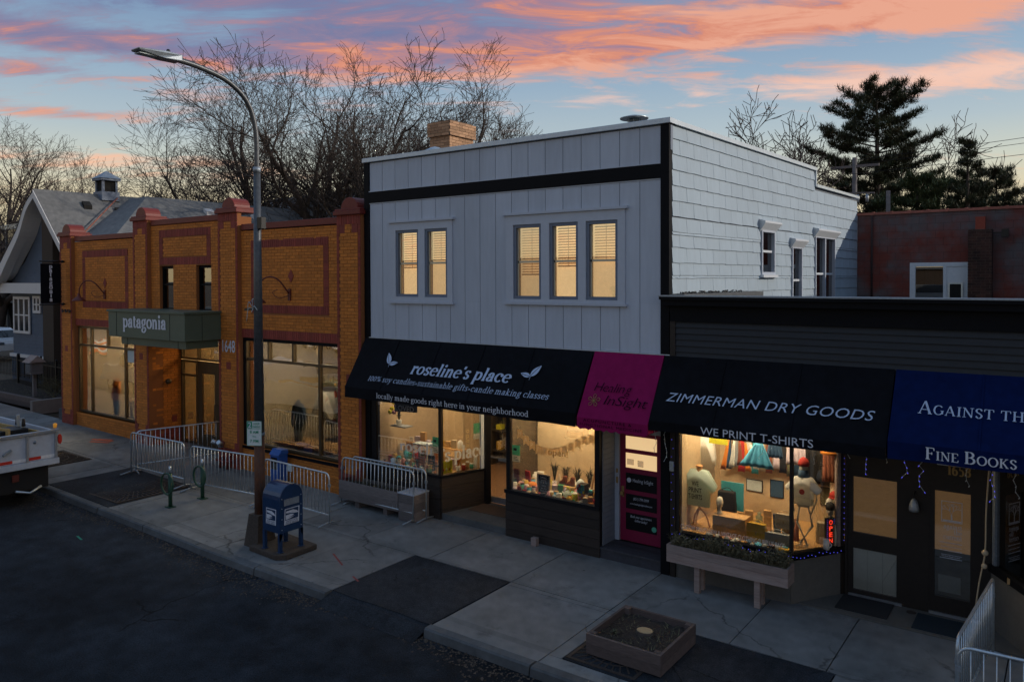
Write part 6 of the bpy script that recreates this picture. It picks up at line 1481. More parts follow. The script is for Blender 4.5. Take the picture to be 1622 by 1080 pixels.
for k in range(5): box('shelf', 'shop_dark', t, -12.9, -10.9, 16.7, 17.2, .5+.55*k, .54+.55*k)
m = MB(); m.box(-12.95, -12.9, 16.7, 17.2, .12, 2.9); m.box(-10.9, -10.85, 16.7, 17.2, .12, 2.9); m.build('side', 'shop_dark', t)
for k in range(30):
    x = -12.8+.38*(k % 6)*.85+jr.uniform(0, .1); z_ = .541+.55*(k//6); h = jr.uniform(.12, .35); tag(box('boxed_candle', jr.choice(seq), None, x, x+.16, 16.75, 16.95, z_, z_+h, bevel=.01), ['lowest', 'second', 'middle', 'fourth', 'top'][k//6]+' shelf of the dark unit in the candle shop, box '+['nearest the wall', 'second from the wall', 'third from the wall', 'fourth from the wall', 'fifth from the wall', 'farthest from the wall'][k % 6], 'box', 'boxed candles on the back shelves')

# ------------------------------------------------ more goods on the decks
ORD = ['first', 'second', 'third', 'fourth', 'fifth', 'sixth', 'seventh', 'eighth', 'ninth', 'tenth', 'eleventh', 'twelfth', 'thirteenth', 'fourteenth', 'fifteenth', 'sixteenth', 'seventeenth', 'eighteenth', 'nineteenth', 'twentieth']
gd = random.Random(77)
CN_ = {'cloth_white': 'white', 'cloth_orange': 'orange', 'cloth_teal': 'teal', 'cloth_yellow': 'yellow', 'mint_poster': 'mint green', 'cloth_pink': 'pink', 'cloth_red': 'red', 'cloth_blue': 'blue', 'kraft': 'kraft brown', 'cloth_brown': 'dark brown', 'lilac': 'lilac', 'bag_mustard': 'mustard', 'paper_cool': 'pale blue', 'cloth_black': 'black', 'cloth_green': 'green', 'bag_tan': 'tan', 'cloth_navy': 'navy', 'cloth_olive': 'olive', 'cloth_grey': 'grey'}
def goods(x0, x1, y, z_, n, hmin, hmax, where, grp, pal):
    for k in range(n):
        x = x0+(x1-x0)*(k+.5)/n+gd.uniform(-.01, .01); mt = pal[gd.randrange(len(pal))]; h = gd.uniform(hmin, hmax); w = (x1-x0)/n*.40; yy = y+gd.uniform(-.03, .03); kind = gd.randrange(5)
        m = MB()
        if kind == 0: m.obox((x, yy, z_+h/2), (1, .2, 0), (-.2, 1, 0), (0, 0, 1), w, w*.7, h/2); nm = 'gift_box'
        elif kind == 1: m.lathe((x, yy, z_), [(w*.7, 0), (w*.9, h*.3), (w*.6, h*.75), (w*.3, h*.85), (w*.32, h)], 10); nm = 'vase'
        elif kind == 2: m.obox((x, yy, z_+h/2), (1, -.1, 0), (.08, 1, .12), (0, -.12, 1), w, .012, h/2); nm = 'card'
        elif kind == 3: m.lathe((x, yy, z_), [(w*.9, 0), (w, h*.1), (w, h*.7), (w*.5, h*.72), (w*.5, h*.85)], 10); nm = 'bottle'
        else: m.ball((x, yy, z_+h*.4), h*.4, 8, 6, (min(1.2, w/(h*.4)), .8, 1)); m.lathe((x, yy, z_), [(w*.6, 0), (w*.4, h*.1)], 8); nm = 'ornament'
        tag(m.build(nm, mt), CN_[mt]+' '+nm.replace('_', ' ')+', '+ORD[k]+' along the '+where, nm.replace('_', ' '), grp)
pal1 = ['cloth_white', 'cloth_orange', 'cloth_teal', 'cloth_yellow', 'mint_poster', 'cloth_pink', 'kraft', 'lilac', 'bag_mustard', 'paper_cool', 'cloth_black', 'cloth_green', 'bag_tan', 'cloth_red']
goods(-9.22, -7.2, 12.84, RK, 15, .10, .24, 'middle row of the wide candle window', 'gifts in the middle row of the wide window', pal1)
goods(-9.22, -7.2, 13.08, RK, 13, .16, .38, 'back row of the wide candle window', 'gifts in the back row of the wide window', pal1)
goods(-9.22, -7.2, 12.60, RK, 17, .04, .12, 'front edge of the wide candle window', 'small gifts at the front of the wide window', pal1)
goods(-13.0, -11.15, 12.85, .935, 13, .12, .30, 'middle row of the corner candle window', 'gifts in the middle row of the corner window', pal1)
goods(-12.98, -11.2, 13.15, .935, 11, .20, .50, 'back row of the corner candle window', 'gifts in the back row of the corner window', pal1)
goods(-13.0, -11.15, 12.60, .935, 16, .04, .12, 'front edge of the corner candle window', 'small gifts at the front of the corner window', pal1)
# stepped shelves at the back of both candle windows
t = thing('display_riser', 'stepped kraft shelf behind the corner candle window goods', 'shelf', (-12, 13.45, .9)); box('shelf', 'display_wood', t, -12.9, -11.2, 13.35, 13.6, 1.30, 1.33)
for xx in (-12.9, -12.05, -11.22): box('bracket', 'display_wood', t, xx, xx+.02, 13.35, 13.6, .93, 1.299)
goods(-12.88, -11.25, 13.47, 1.331, 10, .10, .26, 'raised shelf in the corner candle window', 'gifts on the raised shelf', pal1)
# clothing shop: rail of garments and pinned prints on the back wall
t = thing('garment_rail', 'long rail of mixed garments at the back of the clothing window', 'rail', (-4.4, 14.2, .8)); m = MB(); m.bar((-5.4, 14.22, 2.42), (-3.15, 14.22, 2.42), .02); m.build('rail', 'galv_dull', t)
gp = ['cloth_navy', 'cloth_white', 'cloth_brown', 'cloth_olive', 'cloth_red', 'bag_tan', 'cloth_black', 'cloth_grey', 'cloth_teal', 'lilac']
for k in range(17):
    x = -5.3+.128*k; drape('hanging_garment', x, 14.2+.02*(k % 2), 1.55+gd.uniform(0, .25), 2.40, .09, .13, gp[(k*7) % 10], CN_[gp[(k*7) % 10]]+' garment, '+ORD[k]+' along the rail at the back of the clothing window', 0, 'garments on the back rail')
for k, (x, z_, w, h, mt) in enumerate(((-5.0, 1.2, .28, .20, 'paper_cool'), (-4.55, 1.15, .22, .30, 'cloth_navy'), (-4.1, 1.22, .30, .22, 'cloth_white'), (-3.65, 1.15, .22, .30, 'cloth_olive'))):
    t = thing('framed_print', CN_[mt]+' print in a thin frame low on the clothing shop back wall', 'print', (x, 14.39, z_), 'prints on the clothing shop wall'); box('sheet', mt, t, x, x+w, 14.375, 14.38, z_, z_+h); box('frame', 'storefront_black', t, x-.015, x+w+.015, 14.381, 14.395, z_-.015, z_+h+.015)
goods(-5.0, -3.7, 12.60, DK, 12, .03, .08, 'front edge of the clothing display', 'trinkets at the front of the clothing window', ['cloth_white', 'cloth_grey', 'kraft', 'cloth_brown', 'cloth_blue', 'bone'] if False else ['cloth_white', 'cloth_grey', 'kraft', 'cloth_brown', 'cloth_blue'])
goods(-4.95, -3.7, 13.25, DK, 8, .2, .45, 'rear of the clothing display', 'goods at the rear of the clothing window', ['bag_tan', 'cloth_grey', 'kraft', 'cloth_brown', 'cloth_navy', 'cloth_olive'])
# pendant bulbs put in behind the shop windows
for k, (x, y, lab) in enumerate(((-12.2, 13.9, 'bare warm bulb hanging deep behind the corner candle window'), (-8.6, 13.0, 'bare warm bulb over the wide candle window near its post'), (-7.7, 13.0, 'bare warm bulb over the wide candle window near the pink door'), (-4.9, 13.6, 'bare warm bulb over the clothing display near the dress form'), (-4.0, 13.7, 'bare warm bulb over the clothing display near the angled pane'))):
    t = thing('pendant_bulb', lab, 'lamp', (x, y, 3.38), 'bare pendant bulbs in the shop windows'); m = MB(); m.tube([(x, y, 3.39), (x, y, 2.62)], .006, 4); m.build('cord', 'wire', t); m = MB(); m.ball((x, y, 2.56), .035, 8, 6); m.build('bulb', 'lit_bulb', t)
# brick shop: dressed forms and stacked shelves
def form(x, y, z0, mt, mt2, lab):
    t = thing('dress_form', lab, 'mannequin', (x, y, z0), 'headless dress forms in the brick shop')
    m = MB(); m.lathe((x, y, z0+.85), [(.15, 0), (.17, .1), (.13, .28), (.18, .5), (.19, .62), (.07, .70), (.06, .76)], 12, sc=(1, .65)); m.build('torso', mt, t)
    m = MB(); m.tube([(x-.19, y, z0+1.42), (x-.25, y, z0+1.15), (x-.2, y-.05, z0+.88)], [.055, .045, .035], 8); m.tube([(x+.19, y, z0+1.42), (x+.25, y, z0+1.15), (x+.2, y-.05, z0+.88)], [.055, .045, .035], 8); m.build('sleeve', mt, t)
    m = MB(); m.tube([(x-.08, y, z0+.86), (x-.09, y, z0+.1)], [.085, .055], 8); m.tube([(x+.08, y, z0+.86), (x+.09, y, z0+.1)], [.085, .055], 8); m.build('trousers', mt2, t)
    m = MB(); m.lathe((x, y, z0), [(.2, 0), (.2, .02)], 14); m.build('foot_plate', 'galv_dull', t)
form(-17.2, 13.6, .3, 'cloth_navy', 'cloth_olive', 'dress form in navy jacket and olive trousers behind glass by the lamp pole')
form(-14.7, 13.3, .3, 'cloth_grey', 'cloth_black', 'dress form in grey fleece at the far end of the brick shop window')
form(-26.9, 13.5, .2, 'cloth_orange', 'cloth_navy', 'dress form in orange jacket behind the window nearest the blade sign')
form(-24.2, 13.6, .2, 'cloth_teal', 'cloth_black', 'dress form in teal jacket beside the pale display table')
for bx0, by, bz, nmm in ((-18.5, 16.2, .3, 'the lamp pole'), (-27.9, 16.7, .2, 'the blade sign')):
    t = thing('wall_shelving', 'wooden wall shelving full of folded clothes in the brick shop window nearest '+nmm, 'shelving', (bx0+2, by, bz))
    for j in range(5): box('shelf', 'display_wood', t, bx0+.1, bx0+4.4, by, by+.3, bz+.5+.45*j, bz+.53+.45*j)
    m = MB(); m.box(bx0+.1, bx0+.14, by, by+.3, bz, bz+2.4); m.box(bx0+4.36, bx0+4.4, by, by+.3, bz, bz+2.4); m.box(bx0+2.2, bx0+2.24, by, by+.3, bz, bz+2.4); m.build('upright', 'display_wood', t)
    for j in range(5):
        for k in range(9):
            if gd.random() < .15: continue
            x = bx0+.25+.46*k; mt = gd.choice(['cloth_navy', 'cloth_white', 'cloth_olive', 'cloth_orange', 'cloth_teal', 'cloth_grey', 'cloth_black'])
            tag(box('folded_stack', mt, None, x, x+.3, by+.03, by+.26, bz+.531+.45*j, bz+.60+.45*j+gd.uniform(0, .2), bevel=.015), CN_[mt]+' folded clothes on the '+ORD[j]+' shelf up, '+ORD[k]+' stack along, nearest '+nmm, 'clothing', 'folded stacks on the brick shop shelving')
# ================================================================== RED BLOCK BUILDING
RB = thing('block_building', 'painted red concrete block building behind the low dark roof', 'building', (-1, 24, 0))
RY_ = 24.0
dh = (-3.74, -2.30, 4.4, 5.62)
holed_wall('wall', 'cmu_gap', RB, -5.12, 9, 3.5, 7.0, RY_+.006, RY_+.2, [dh])
cm = {}
k = 0
while 3.9+.2*k < 7.0:
    z0 = 3.9+.2*k; z1 = min(z0+.2, 7.0); x = -5.12-(.2 if k % 2 else 0)
    while x < 1.2:
        a, b = max(x, -5.12), min(x+.4, 1.2); x += .4
        if b-a < .04: continue
        for (p, q, c, d) in cells(a+.003, b-.003, z0+.003, z1-.003, [dh]):
            if q-p > .03 and d-c > .03: box('block', 'cmu', RB, p, q, RY_, RY_+.0055, c, d)
    k += 1
x = -5.12
while x < 3.5: # tile coping with lapped joints
    m = MB(); m.box(x, x+.40, RY_-.05, RY_+.25, 7.0, 7.07); m.box(x+.401, x+.46, RY_-.06, RY_+.26, 6.995, 7.085); m.build('coping_tile', 'tile_red', RB); x += .461
m = MB(); m.tube([(-4.72, RY_-.05, 4.4), (-4.72, RY_-.05, 6.98)], .03, 6); m.build('drain_pipe', 'cmu_gap', RB)
box('roof', 'roof_membrane', RB, -5.1, 9, RY_+.2, RY_+15, 6.6, 6.7)
a, b, c, d = dh
m = MB(); m.box(a, a+.14, RY_-.03, RY_+.1, c, d); m.box(b-.06, b, RY_-.03, RY_+.1, c, d); m.box(a+.14, b-.06, RY_-.03, RY_+.1, d-.11, d); m.box(-2.92, -2.84, RY_-.03, RY_+.1, c, d-.11); fr = m.build('window_frame', 'white_paint', RB)
box('pane', 'blue_glass', fr, a+.14, -2.92, RY_+.02, RY_+.026, c, d-.11)
box('curtain', 'cloth_white', fr, -3.38, -3.16, RY_+.12, RY_+.14, 5.0, 5.5); box('backing', 'shop_dark', fr, a, b, RY_+.3, RY_+.31, c, d)
box('panel', 'white_paint', fr, -2.84, b-.06, RY_-.01, RY_+.05, c, d-.11)
m = MB(); m.box(-2.80, -2.76, RY_-.06, RY_-.011, c, 5.07); m.box(-2.49, -2.45, RY_-.06, RY_-.011, c, 5.07); m.box(-2.76, -2.49, RY_-.06, RY_-.011, 5.03, 5.07); m.build('screen_frame', 'galvanised', fr)
box('screen', 'dark_void', fr, -2.76, -2.49, RY_-.05, RY_-.04, c, 5.03)
C2 = thing('chimney', 'narrow dark brick chimney with a red clay flue in front of the block wall', 'chimney', (-2.0, 23.7, 4.4))
brick_box(C2, -2.30, -1.76, 23.55, 23.98, 4.4, 6.47, 'dark_brick', .20, .075, 'pale_mortar')
box('flue', 'flue_red', C2, -2.14, -1.92, 23.62, 23.84, 6.471, 6.80)
t = thing('wall_lamp', 'small dark flood lamp on a bracket beside the narrow chimney', 'lamp', (-1.6, 23.8, 6.35)); m = MB(); m.bar((-1.75, 23.75, 6.37), (-1.5, 23.75, 6.37), .04); m.box(-1.56, -1.40, 23.65, 23.85, 6.26, 6.46); m.build('lamp_body', 'black_metal', t)
# roofing scraps against the side wall
m = MB(); zr = random.Random(6)
for k in range(60): s = 0.2+k*.045; p = sp(s, 4.92+zr.uniform(0, .05), .05+zr.uniform(0, .1)); q = sp(s+.1, 4.92+zr.uniform(0, .05), .05+zr.uniform(0, .1)); m.tube([p, q], .012, 4)
tag(m.build('cable_bundle', 'wire'), 'dark cable bundle lying along the foot of the shingled wall', 'cable')
m = MB(); sbox(m, 0, 3.6, 4.62, 4.93, .01, .30); tag(m.build('roof_curb', 'roof_membrane'), 'low roof upstand at the foot of the shingled wall', 'roof curb')
# unseen taller neighbour, added beyond the frame to shade the street
NB = thing('shade_block', 'unseen brown brick block added beyond the bookshop to shade the street', 'building', (16, 12.5, 0))
m = MB(); m.box(4.25, 30, F, 30, -.1, 9.0); m.build('wall', 'brown_brick', NB)
for k in range(6):
    for j in range(2): box('window', 'blue_glass', NB, 6+4*k, 7.5+4*k, F-.02, F-.01, 1.2+3.8*j, 3.4+3.8*j)
# ================================================================== BLUE GABLED HOUSE
HB = thing('gabled_house', 'blue grey house with a steep swooping white gable and a small cupola', 'house', (-37, 16, .3))
HY = 16.0
gab = [(-37.5, 9.25), (-38.5, 8.6), (-39.3, 7.6), (-40.65, 6.5), (-41.75, 5.7), (-42.85, 5.55)]
m = MB()
wallp = [(-41.8, .3), (-33.2, .3), (-33.2, 5.2), (-37.5, 9.0), (-38.4, 8.3), (-39.2, 7.2), (-40.4, 6.1), (-41.8, 5.3)]
m.prism([(x, HY, z_) for x, z_ in wallp], (0, .3, 0)); m.box(-41.8, -41.5, HY+.3, HY+16, .3, 5.2); m.box(-33.5, -33.2, HY+.3, HY+16, .3, 5.0); m.build('wall', 'blue_house', HB)
for k in range(26):
    z_ = 1.75+.16*k
    box('siding_lap', 'blue_house', HB, -41.78+max(0, (z_-5.2)*.9), -33.3-max(0, (z_-5.1)*1.1), HY-.012-.004*(k % 2), HY-.001, z_, z_+.145)
box('base_wall', 'house_blue_dark', HB, -41.85, -33.15, HY-.05, HY-.001, .3, 1.55)
box('ledge', 'house_white', HB, -41.9, -33.1, HY-.14, HY-.001, 1.56, 1.70)
# swooping barge board: a curved band with depth
def curve_pts(P_): return [(q.x, q.z) for q in tube_path(*[(a, 0, b) for a, b in P_], n=5)]
cp_ = curve_pts(gab); m = MB(); n = len(cp_)
for yy in (HY-.75, HY-.35):
    for i, (a, b) in enumerate(cp_):
        w = .22+.50*(i/n)**1.5 if i < n*.85 else .62
        m.v.append((a, yy, b)); m.v.append((a+.12, yy, b-w))
for i in range(n-1):
    a = 2*i; q = 2*n
    m.f += [(a, a+1, a+3, a+2), (q+a, q+a+2, q+a+3, q+a+1), (a, a+2, q+a+2, q+a), (a+1, q+a+1, q+a+3, a+3)]; m.smooth += [False]*4
m.build('barge_board', 'house_white', HB)
m = MB()   # soffit under the flared eave
for i in range(n-1):
    (a, b), (c, d) = cp_[i], cp_[i+1]; m.quad((a+.12, HY-.6, b-.35), (c+.12, HY-.6, d-.35), (c+.12, HY, d-.35), (a+.12, HY, b-.35))
m.build('soffit', 'house_white', HB)
m = MB()
for i in range(n-1):
    (a, b), (c, d) = cp_[i], cp_[i+1]; m.quad((a, HY-.78, b+.03), (a, HY+12, b+.03), (c, HY+12, d+.03), (c, HY-.78, d+.03))
m.build('roof', 'roof_shingle', HB)
m = MB(); m.prism([(-37.5, HY-.78, 9.30), (-33.0, HY-.78, 4.9), (-33.0, HY-.78, 4.75), (-37.5, HY-.78, 9.12)], (0, 12.8, 0)); m.build('roof', 'roof_shingle', HB)
m = MB(); m.prism([(-37.46, HY-.82, 9.24), (-33.0, HY-.82, 4.88), (-33.0, HY-.82, 4.55), (-37.46, HY-.82, 8.90)], (0, .04, 0)); m.build('barge_board', 'house_white', HB)
# hip wing behind
m = MB(); A_, B_ = (-37.6, 19.5, 9.2), (-35.8, 19.5, 9.2)
m.poly([(-35.0, 16.2, 7.1), (-32.2, 16.2, 7.1), B_, A_, ]); m.poly([(-32.2, 16.2, 7.1), (-32.2, 32, 7.1), (-35.8, 32, 9.2), B_]); m.poly([A_, B_, (-35.8, 32, 9.2), (-37.6, 32, 9.2)])
m.build('hip_roof', 'roof_shingle', HB)
m = MB(); m.box(-35.0, -32.25, 16.22, 16.3, 6.95, 7.09); m.box(-32.25, -32.18, 16.2, 32, 6.95, 7.09); m.build('gutter', 'house_white', HB)
m = MB(); m.box(-34.9, -32.5, 16.5, 31.8, 4, 7.0); m.build('wing_wall', 'blue_house', HB)
m = MB(); m.tube([(-37.2, 18.9, 9.25), (-34.9, 16.1, 7.2)], .03, 4); m.build('valley_flashing', 'tile_red', HB)
rv = random.Random(4)
for k, (x, y) in enumerate(((-36.9, 17.2), (-36.7, 18.6))):
    z_ = 9.3-(x+37.5)*.978; m = MB(); m.prism([(x, y-.18, z_-.1), (x, y+.18, z_-.1), (x+.25, y+.18, z_-.30), (x+.25, y-.18, z_-.30)], (0, 0, .25)); m.build('roof_vent', 'dark_void', HB)
for k, (x, y) in enumerate(((-34.7, 22.0), (-34.6, 24.6), (-34.7, 28))):
    z_ = 9.2-(x+35.8)*.583; m = MB(); m.prism([(x, y-.22, z_-.1), (x, y+.22, z_-.1), (x+.3, y+.22, z_-.25), (x+.3, y-.22, z_-.25)], (0, 0, .28)); m.build('roof_vent', 'house_white', HB)
cup = MB(); cx, cy, cz = -37.5, 18.45, 9.0
cup.box(cx-.42, cx+.42, cy-.42, cy+.42, cz, cz+.42); cup.box(cx-.36, cx-.26, cy-.36, cy-.26, cz+.42, cz+.95); cup.box(cx+.26, cx+.36, cy-.36, cy-.26, cz+.42, cz+.95); cup.box(cx-.36, cx-.26, cy+.26, cy+.36, cz+.42, cz+.95); cup.box(cx+.26, cx+.36, cy+.26, cy+.36, cz+.42, cz+.95); cup.box(cx-.46, cx+.46, cy-.46, cy+.46, cz+.95, cz+1.05)
cu = cup.build('cupola', 'blue_grey_frame', HB)
box('louvre', 'dark_void', cu, cx-.30, cx+.30, cy-.30, cy+.30, cz+.43, cz+.94)
m = MB(); m.poly([(cx-.5, cy-.5, cz+1.05), (cx+.5, cy-.5, cz+1.05), (cx, cy, cz+1.45)]); m.poly([(cx+.5, cy-.5, cz+1.05), (cx+.5, cy+.5, cz+1.05), (cx, cy, cz+1.45)]); m.poly([(cx+.5, cy+.5, cz+1.05), (cx-.5, cy+.5, cz+1.05), (cx, cy, cz+1.45)]); m.poly([(cx-.5, cy+.5, cz+1.05), (cx-.5, cy-.5, cz+1.05), (cx, cy, cz+1.45)]); m.build('cupola_roof', 'galv_dull', cu)
m = MB(); m.box(-37.5, -36.45, HY-.45, HY-.15, .3, 8.0); m.prism([(-37.5, HY-.45, 8.0), (-36.45, HY-.45, 8.0), (-36.5, HY-.45, 8.3), (-36.8, HY-.45, 8.6), (-37.3, HY-.45, 8.3)], (0, .3, 0)); m.build('chimney', 'brown_brick', HB)
m = MB(); m.box(-41.95, -37.51, HY-.50, HY-.05, 4.62, 5.10); m.box(-36.44, -33.1, HY-.5, HY-.05, 4.62, 5.0); m.build('eave_band', 'house_white', HB)
def house_window(x0, x1, z0, z1, nb, y=HY-.05):
    m = MB(); fw = .12; m.box(x0, x1, y-.05, y, z1-fw, z1); m.box(x0, x1, y-.05, y, z0, z0+fw); m.box(x0, x0+fw, y-.05, y, z0+fw, z1-fw); m.box(x1-fw, x1, y-.05, y, z0+fw, z1-fw)
    for k in range(1, nb): x = x0+(x1-x0)*k/nb; m.box(x-.07, x+.07, y-.05, y, z0+fw, z1-fw)
    w = m.build('window', 'house_white', HB); box('pane', 'dark_glass', w, x0+.1, x1-.1, y-.02, y-.015, z0+.1, z1-.1)
    m = MB(); m.box(x0+fw, x1-fw, y-.04, y-.022, (z0+z1)/2-.03, (z0+z1)/2+.03); m.build('sash', 'house_white', w)
house_window(-41.55, -39.75, 2.7, 4.45, 3); house_window(-39.4, -38.6, 3.7, 4.5, 2); house_window(-36.3, -34.9, 3.6, 4.5, 2)
# ================================================================== OFFICE BLOCK, OTHER ROOFS
OB = thing('office_block', 'dark glass office block far beyond the gabled house', 'building', (-90, 30, 0))
box('wall', 'dark_glass', OB, -120, -72, 30, 46, 0, 9.9); box('parapet', 'flashing', OB, -120.2, -71.8, 29.8, 46.2, 9.901, 10.35)
m = MB()
for k in range(16): x = -119.9+3.1*k; m.box(x, x+.12, 29.9, 29.999, 0, 9.9)
for z_ in (3.2, 6.4): m.box(-120, -72, 29.88, 29.96, z_, z_+.18)
m.build('mullion', 'galv_dull', OB)
FH = thing('far_house', 'grey roofed house glimpsed through the bare branches', 'house', (-44, 36, 0))
m = MB(); m.prism([(-50, 32, 8.6), (-50, 42, 8.6), (-50, 37, 11.4)], (12, 0, 0)); m.build('roof', 'roof_shingle', FH); box('wall', 'house_white', FH, -49.6, -38.4, 32.6, 41.4, 0, 8.6)
FH2 = thing('far_house', 'low white garage roof peeking over the stepped coping', 'house', (-7, 27, 0))
m = MB(); m.prism([(-7.2, 25, 6.9), (-4.6, 25, 6.9), (-5.9, 25, 7.35)], (0, 4, 0)); m.build('roof', 'flashing', FH2); box('wall', 'house_white', FH2, -7.0, -4.8, 25.1, 29, 0, 6.9)
# distant tree belt
def belt(name, pts, h, mt, seed, lab=None):
    m = MB(); r_ = random.Random(seed)
    for (x0, y0), (x1, y1) in zip(pts, pts[1:]):
        L = math.hypot(x1-x0, y1-y0); nn_ = int(L*5)
        for k in range(nn_):
            f_ = r_.random(); x = x0+(x1-x0)*f_+r_.gauss(0, 2); y = y0+(y1-y0)*f_+r_.gauss(0, 2); hh = h*r_.uniform(.35, 1)*(.8+.2*sin(x*.15)); a = r_.uniform(-.35, .35); s_ = .06
            m.poly([(x-s_, y, 0), (x+s_, y, 0), (x+sin(a)*hh*.4, y, hh)])
            for j in range(4): z_ = hh*r_.uniform(.35, .9); b_ = r_.choice([-1, 1])*r_.uniform(.3, .9); xx = x+sin(a)*z_*.4; m.poly([(xx, y, z_-.05), (xx+.03, y, z_+.02), (xx+b_*hh*.16, y+r_.uniform(-.5, .5), z_+hh*.16)])
    m.build(name, mt, None, kind='stuff')
belt('distant_woods', [(-260, 40), (-190, 90), (-120, 120), (-60, 150), (0, 150), (40, 130)], 12, 'bark_pale', 3)
belt('distant_woods', [(-2, 60), (14, 62), (40, 55)], 11, 'bark_pale', 5)
# ================================================================== TREES
def branchy(seed, h, spread=1., levels=5, trunk_r=.28, leaders=4, tl=.26, up=.35, k=(9, 7, 6, 2), tip=.010):
    """bare tree as two meshes: trunk with limbs, and the net of twigs; base at the origin"""
    r_ = random.Random(seed); T, B = MB(), MB()
    LEN = [tl, .62, .30, .155, .085, .05]; cnt = [leaders]+list(k)
    def grow(p, d, L, rad, lv):
        n = (4, 9, 6, 4, 3, 2)[lv]; pts = [p]; rs = [rad]; dd = Vector(d); q = Vector(p)
        bend = Vector((r_.uniform(-1, 1), r_.uniform(-1, 1), r_.uniform(-.1, .5)))*((.05, .30, .5, .7, .8, .8)[lv])
        for i in range(n):
            dd = (dd+bend*(1/n)+Vector((r_.gauss(0, .11), r_.gauss(0, .11), r_.gauss(0, .06)+up*.16*(lv > 0)))).normalized()
            q = q+dd*(L/n); pts.append(q.copy()); rs.append(max(tip, rad*(1-(.25 if lv == 0 else .82)*(i+1)/n)))
        (T if lv <= 1 else B).tube(pts, rs, (9, 6, 4, 3, 3, 3)[lv], cap=False)
        if lv >= levels: return
        c_ = cnt[lv]
        for c in range(c_):
            f_ = (.72+.28*(c+.7)/c_) if lv == 0 else (.18+.82*(c+r_.uniform(.2, .9))/c_ if lv > 1 else .22+.78*(c+r_.uniform(.2, .9))/c_)
            f_ = min(f_, .999); i = min(n-1, int(f_*n)); t_ = f_*n-i; pp = pts[i].lerp(pts[i+1], t_); base = (pts[i+1]-pts[i]).normalized()
            ax = base.orthogonal().normalized(); ax.rotate(Matrix.Rotation((2*pi*c/c_ if lv == 0 else 2.4*c)+r_.uniform(-.5, .5), 3, base))
            ang = r_.uniform(.30, .62)*spread if lv == 0 else r_.uniform(.45, .95)
            nd = base.copy(); nd.rotate(Matrix.Rotation(ang, 3, ax))
            ll = h*LEN[lv+1]*r_.uniform(.75, 1.15)*(1.15-.55*f_ if lv else 1)
            grow(pp, nd, ll, max(tip, rs[i]*((.68, .56, .56, .6, .7)[lv])), lv+1)
    grow(Vector((0, 0, -.1)), Vector((0, 0, 1)), h*tl, trunk_r, 0)
    return T, B
def tree_meshes(key, mt='bark', **kw):
    T, B = branchy(**kw); zmax = max(v[2] for v in B.v); s_ = kw['h']/zmax
    for q in (T, B): q.v = [(a*s_, b*s_, c*s_) for a, b, c in q.v]
    return T.mesh('trunk', mt), B.mesh('twigs', mt)
TM = [tree_meshes('a', seed=14, h=18., spread=1.05, leaders=5, trunk_r=.55, tl=.24), tree_meshes('b', seed=29, h=17, spread=1.25, leaders=5, trunk_r=.52, tl=.20, up=.28), tree_meshes('c', seed=38, h=14, spread=.9, leaders=5, trunk_r=.26, tl=.2, up=.5), tree_meshes('d', mt='bark_pale', seed=51, h=12, spread=1.1, leaders=4, trunk_r=.22, tl=.18, k=(7, 6, 5, 2), tip=.012)]
def bare_tree(x, y, k, h, rz, lab, sx=1.):
    base = [18., 17., 14., 12.][k]; t = thing('bare_tree', lab, 'tree', (x, y, 0), 'bare trees behind the shops', R(rz)); s_ = h/base; t.scale = (s_*sx, s_*sx, s_)
    for nm, me in zip(('trunk', 'twigs'), TM[k]):
        o = bpy.data.objects.new(nm, me); COL.objects.link(o); o.parent = t
for a in ((-35.0, 30, 0, 20.6, 20, 'tall bare tree with several limbs rising behind the parapet cap next to the grey building', 1.15), (-38.9, 29, 1, 18.4, 140, 'wide bare tree spreading behind the street lamp', .95), (-31.0, 34, 0, 18.6, 250, 'tall bare tree just above the black edge of the grey building', 1.1), (-21.4, 30, 2, 13.2, 10, 'bare tree with fanned crown beyond the tan chimney', .95), (-25.2, 31, 2, 13.8, 95, 'bare tree directly behind the tan chimney', .95),
          (-51.0, 30, 3, 14.2, 0, 'low bare tree over the cupola house roof', 1.2), (-46.5, 33, 3, 14.6, 110, 'low bare tree left of the street lamp pole', 1.2), (-56.5, 33, 3, 12.5, 210, 'small bare tree behind the grey hip roof', 1.1), (-42.0, 38, 3, 13.5, 300, 'bushy bare tree seen between the lamp pole and the parapet cap', 1.3),
          (-79.5, 29, 1, 20.5, 0, 'bare tree whose branches enter at the edge of the photo above the office block', 1.0), (-104., 44, 3, 15, 40, 'bare tree beyond the dark office block', 1.3), (-13.7, 40, 3, 13.6, 20, 'small bare tree above the sloping white coping', 1.), (-10.4, 38, 3, 14.8, 200, 'bare tree next to the big pine', 1.), (-1.9, 44, 3, 10.4, 70, 'small bare tree low at the edge of the photo', 1.), (.6, 46, 3, 10.6, 170, 'last small bare tree at the edge of the photo', 1.)):
    bare_tree(*a)
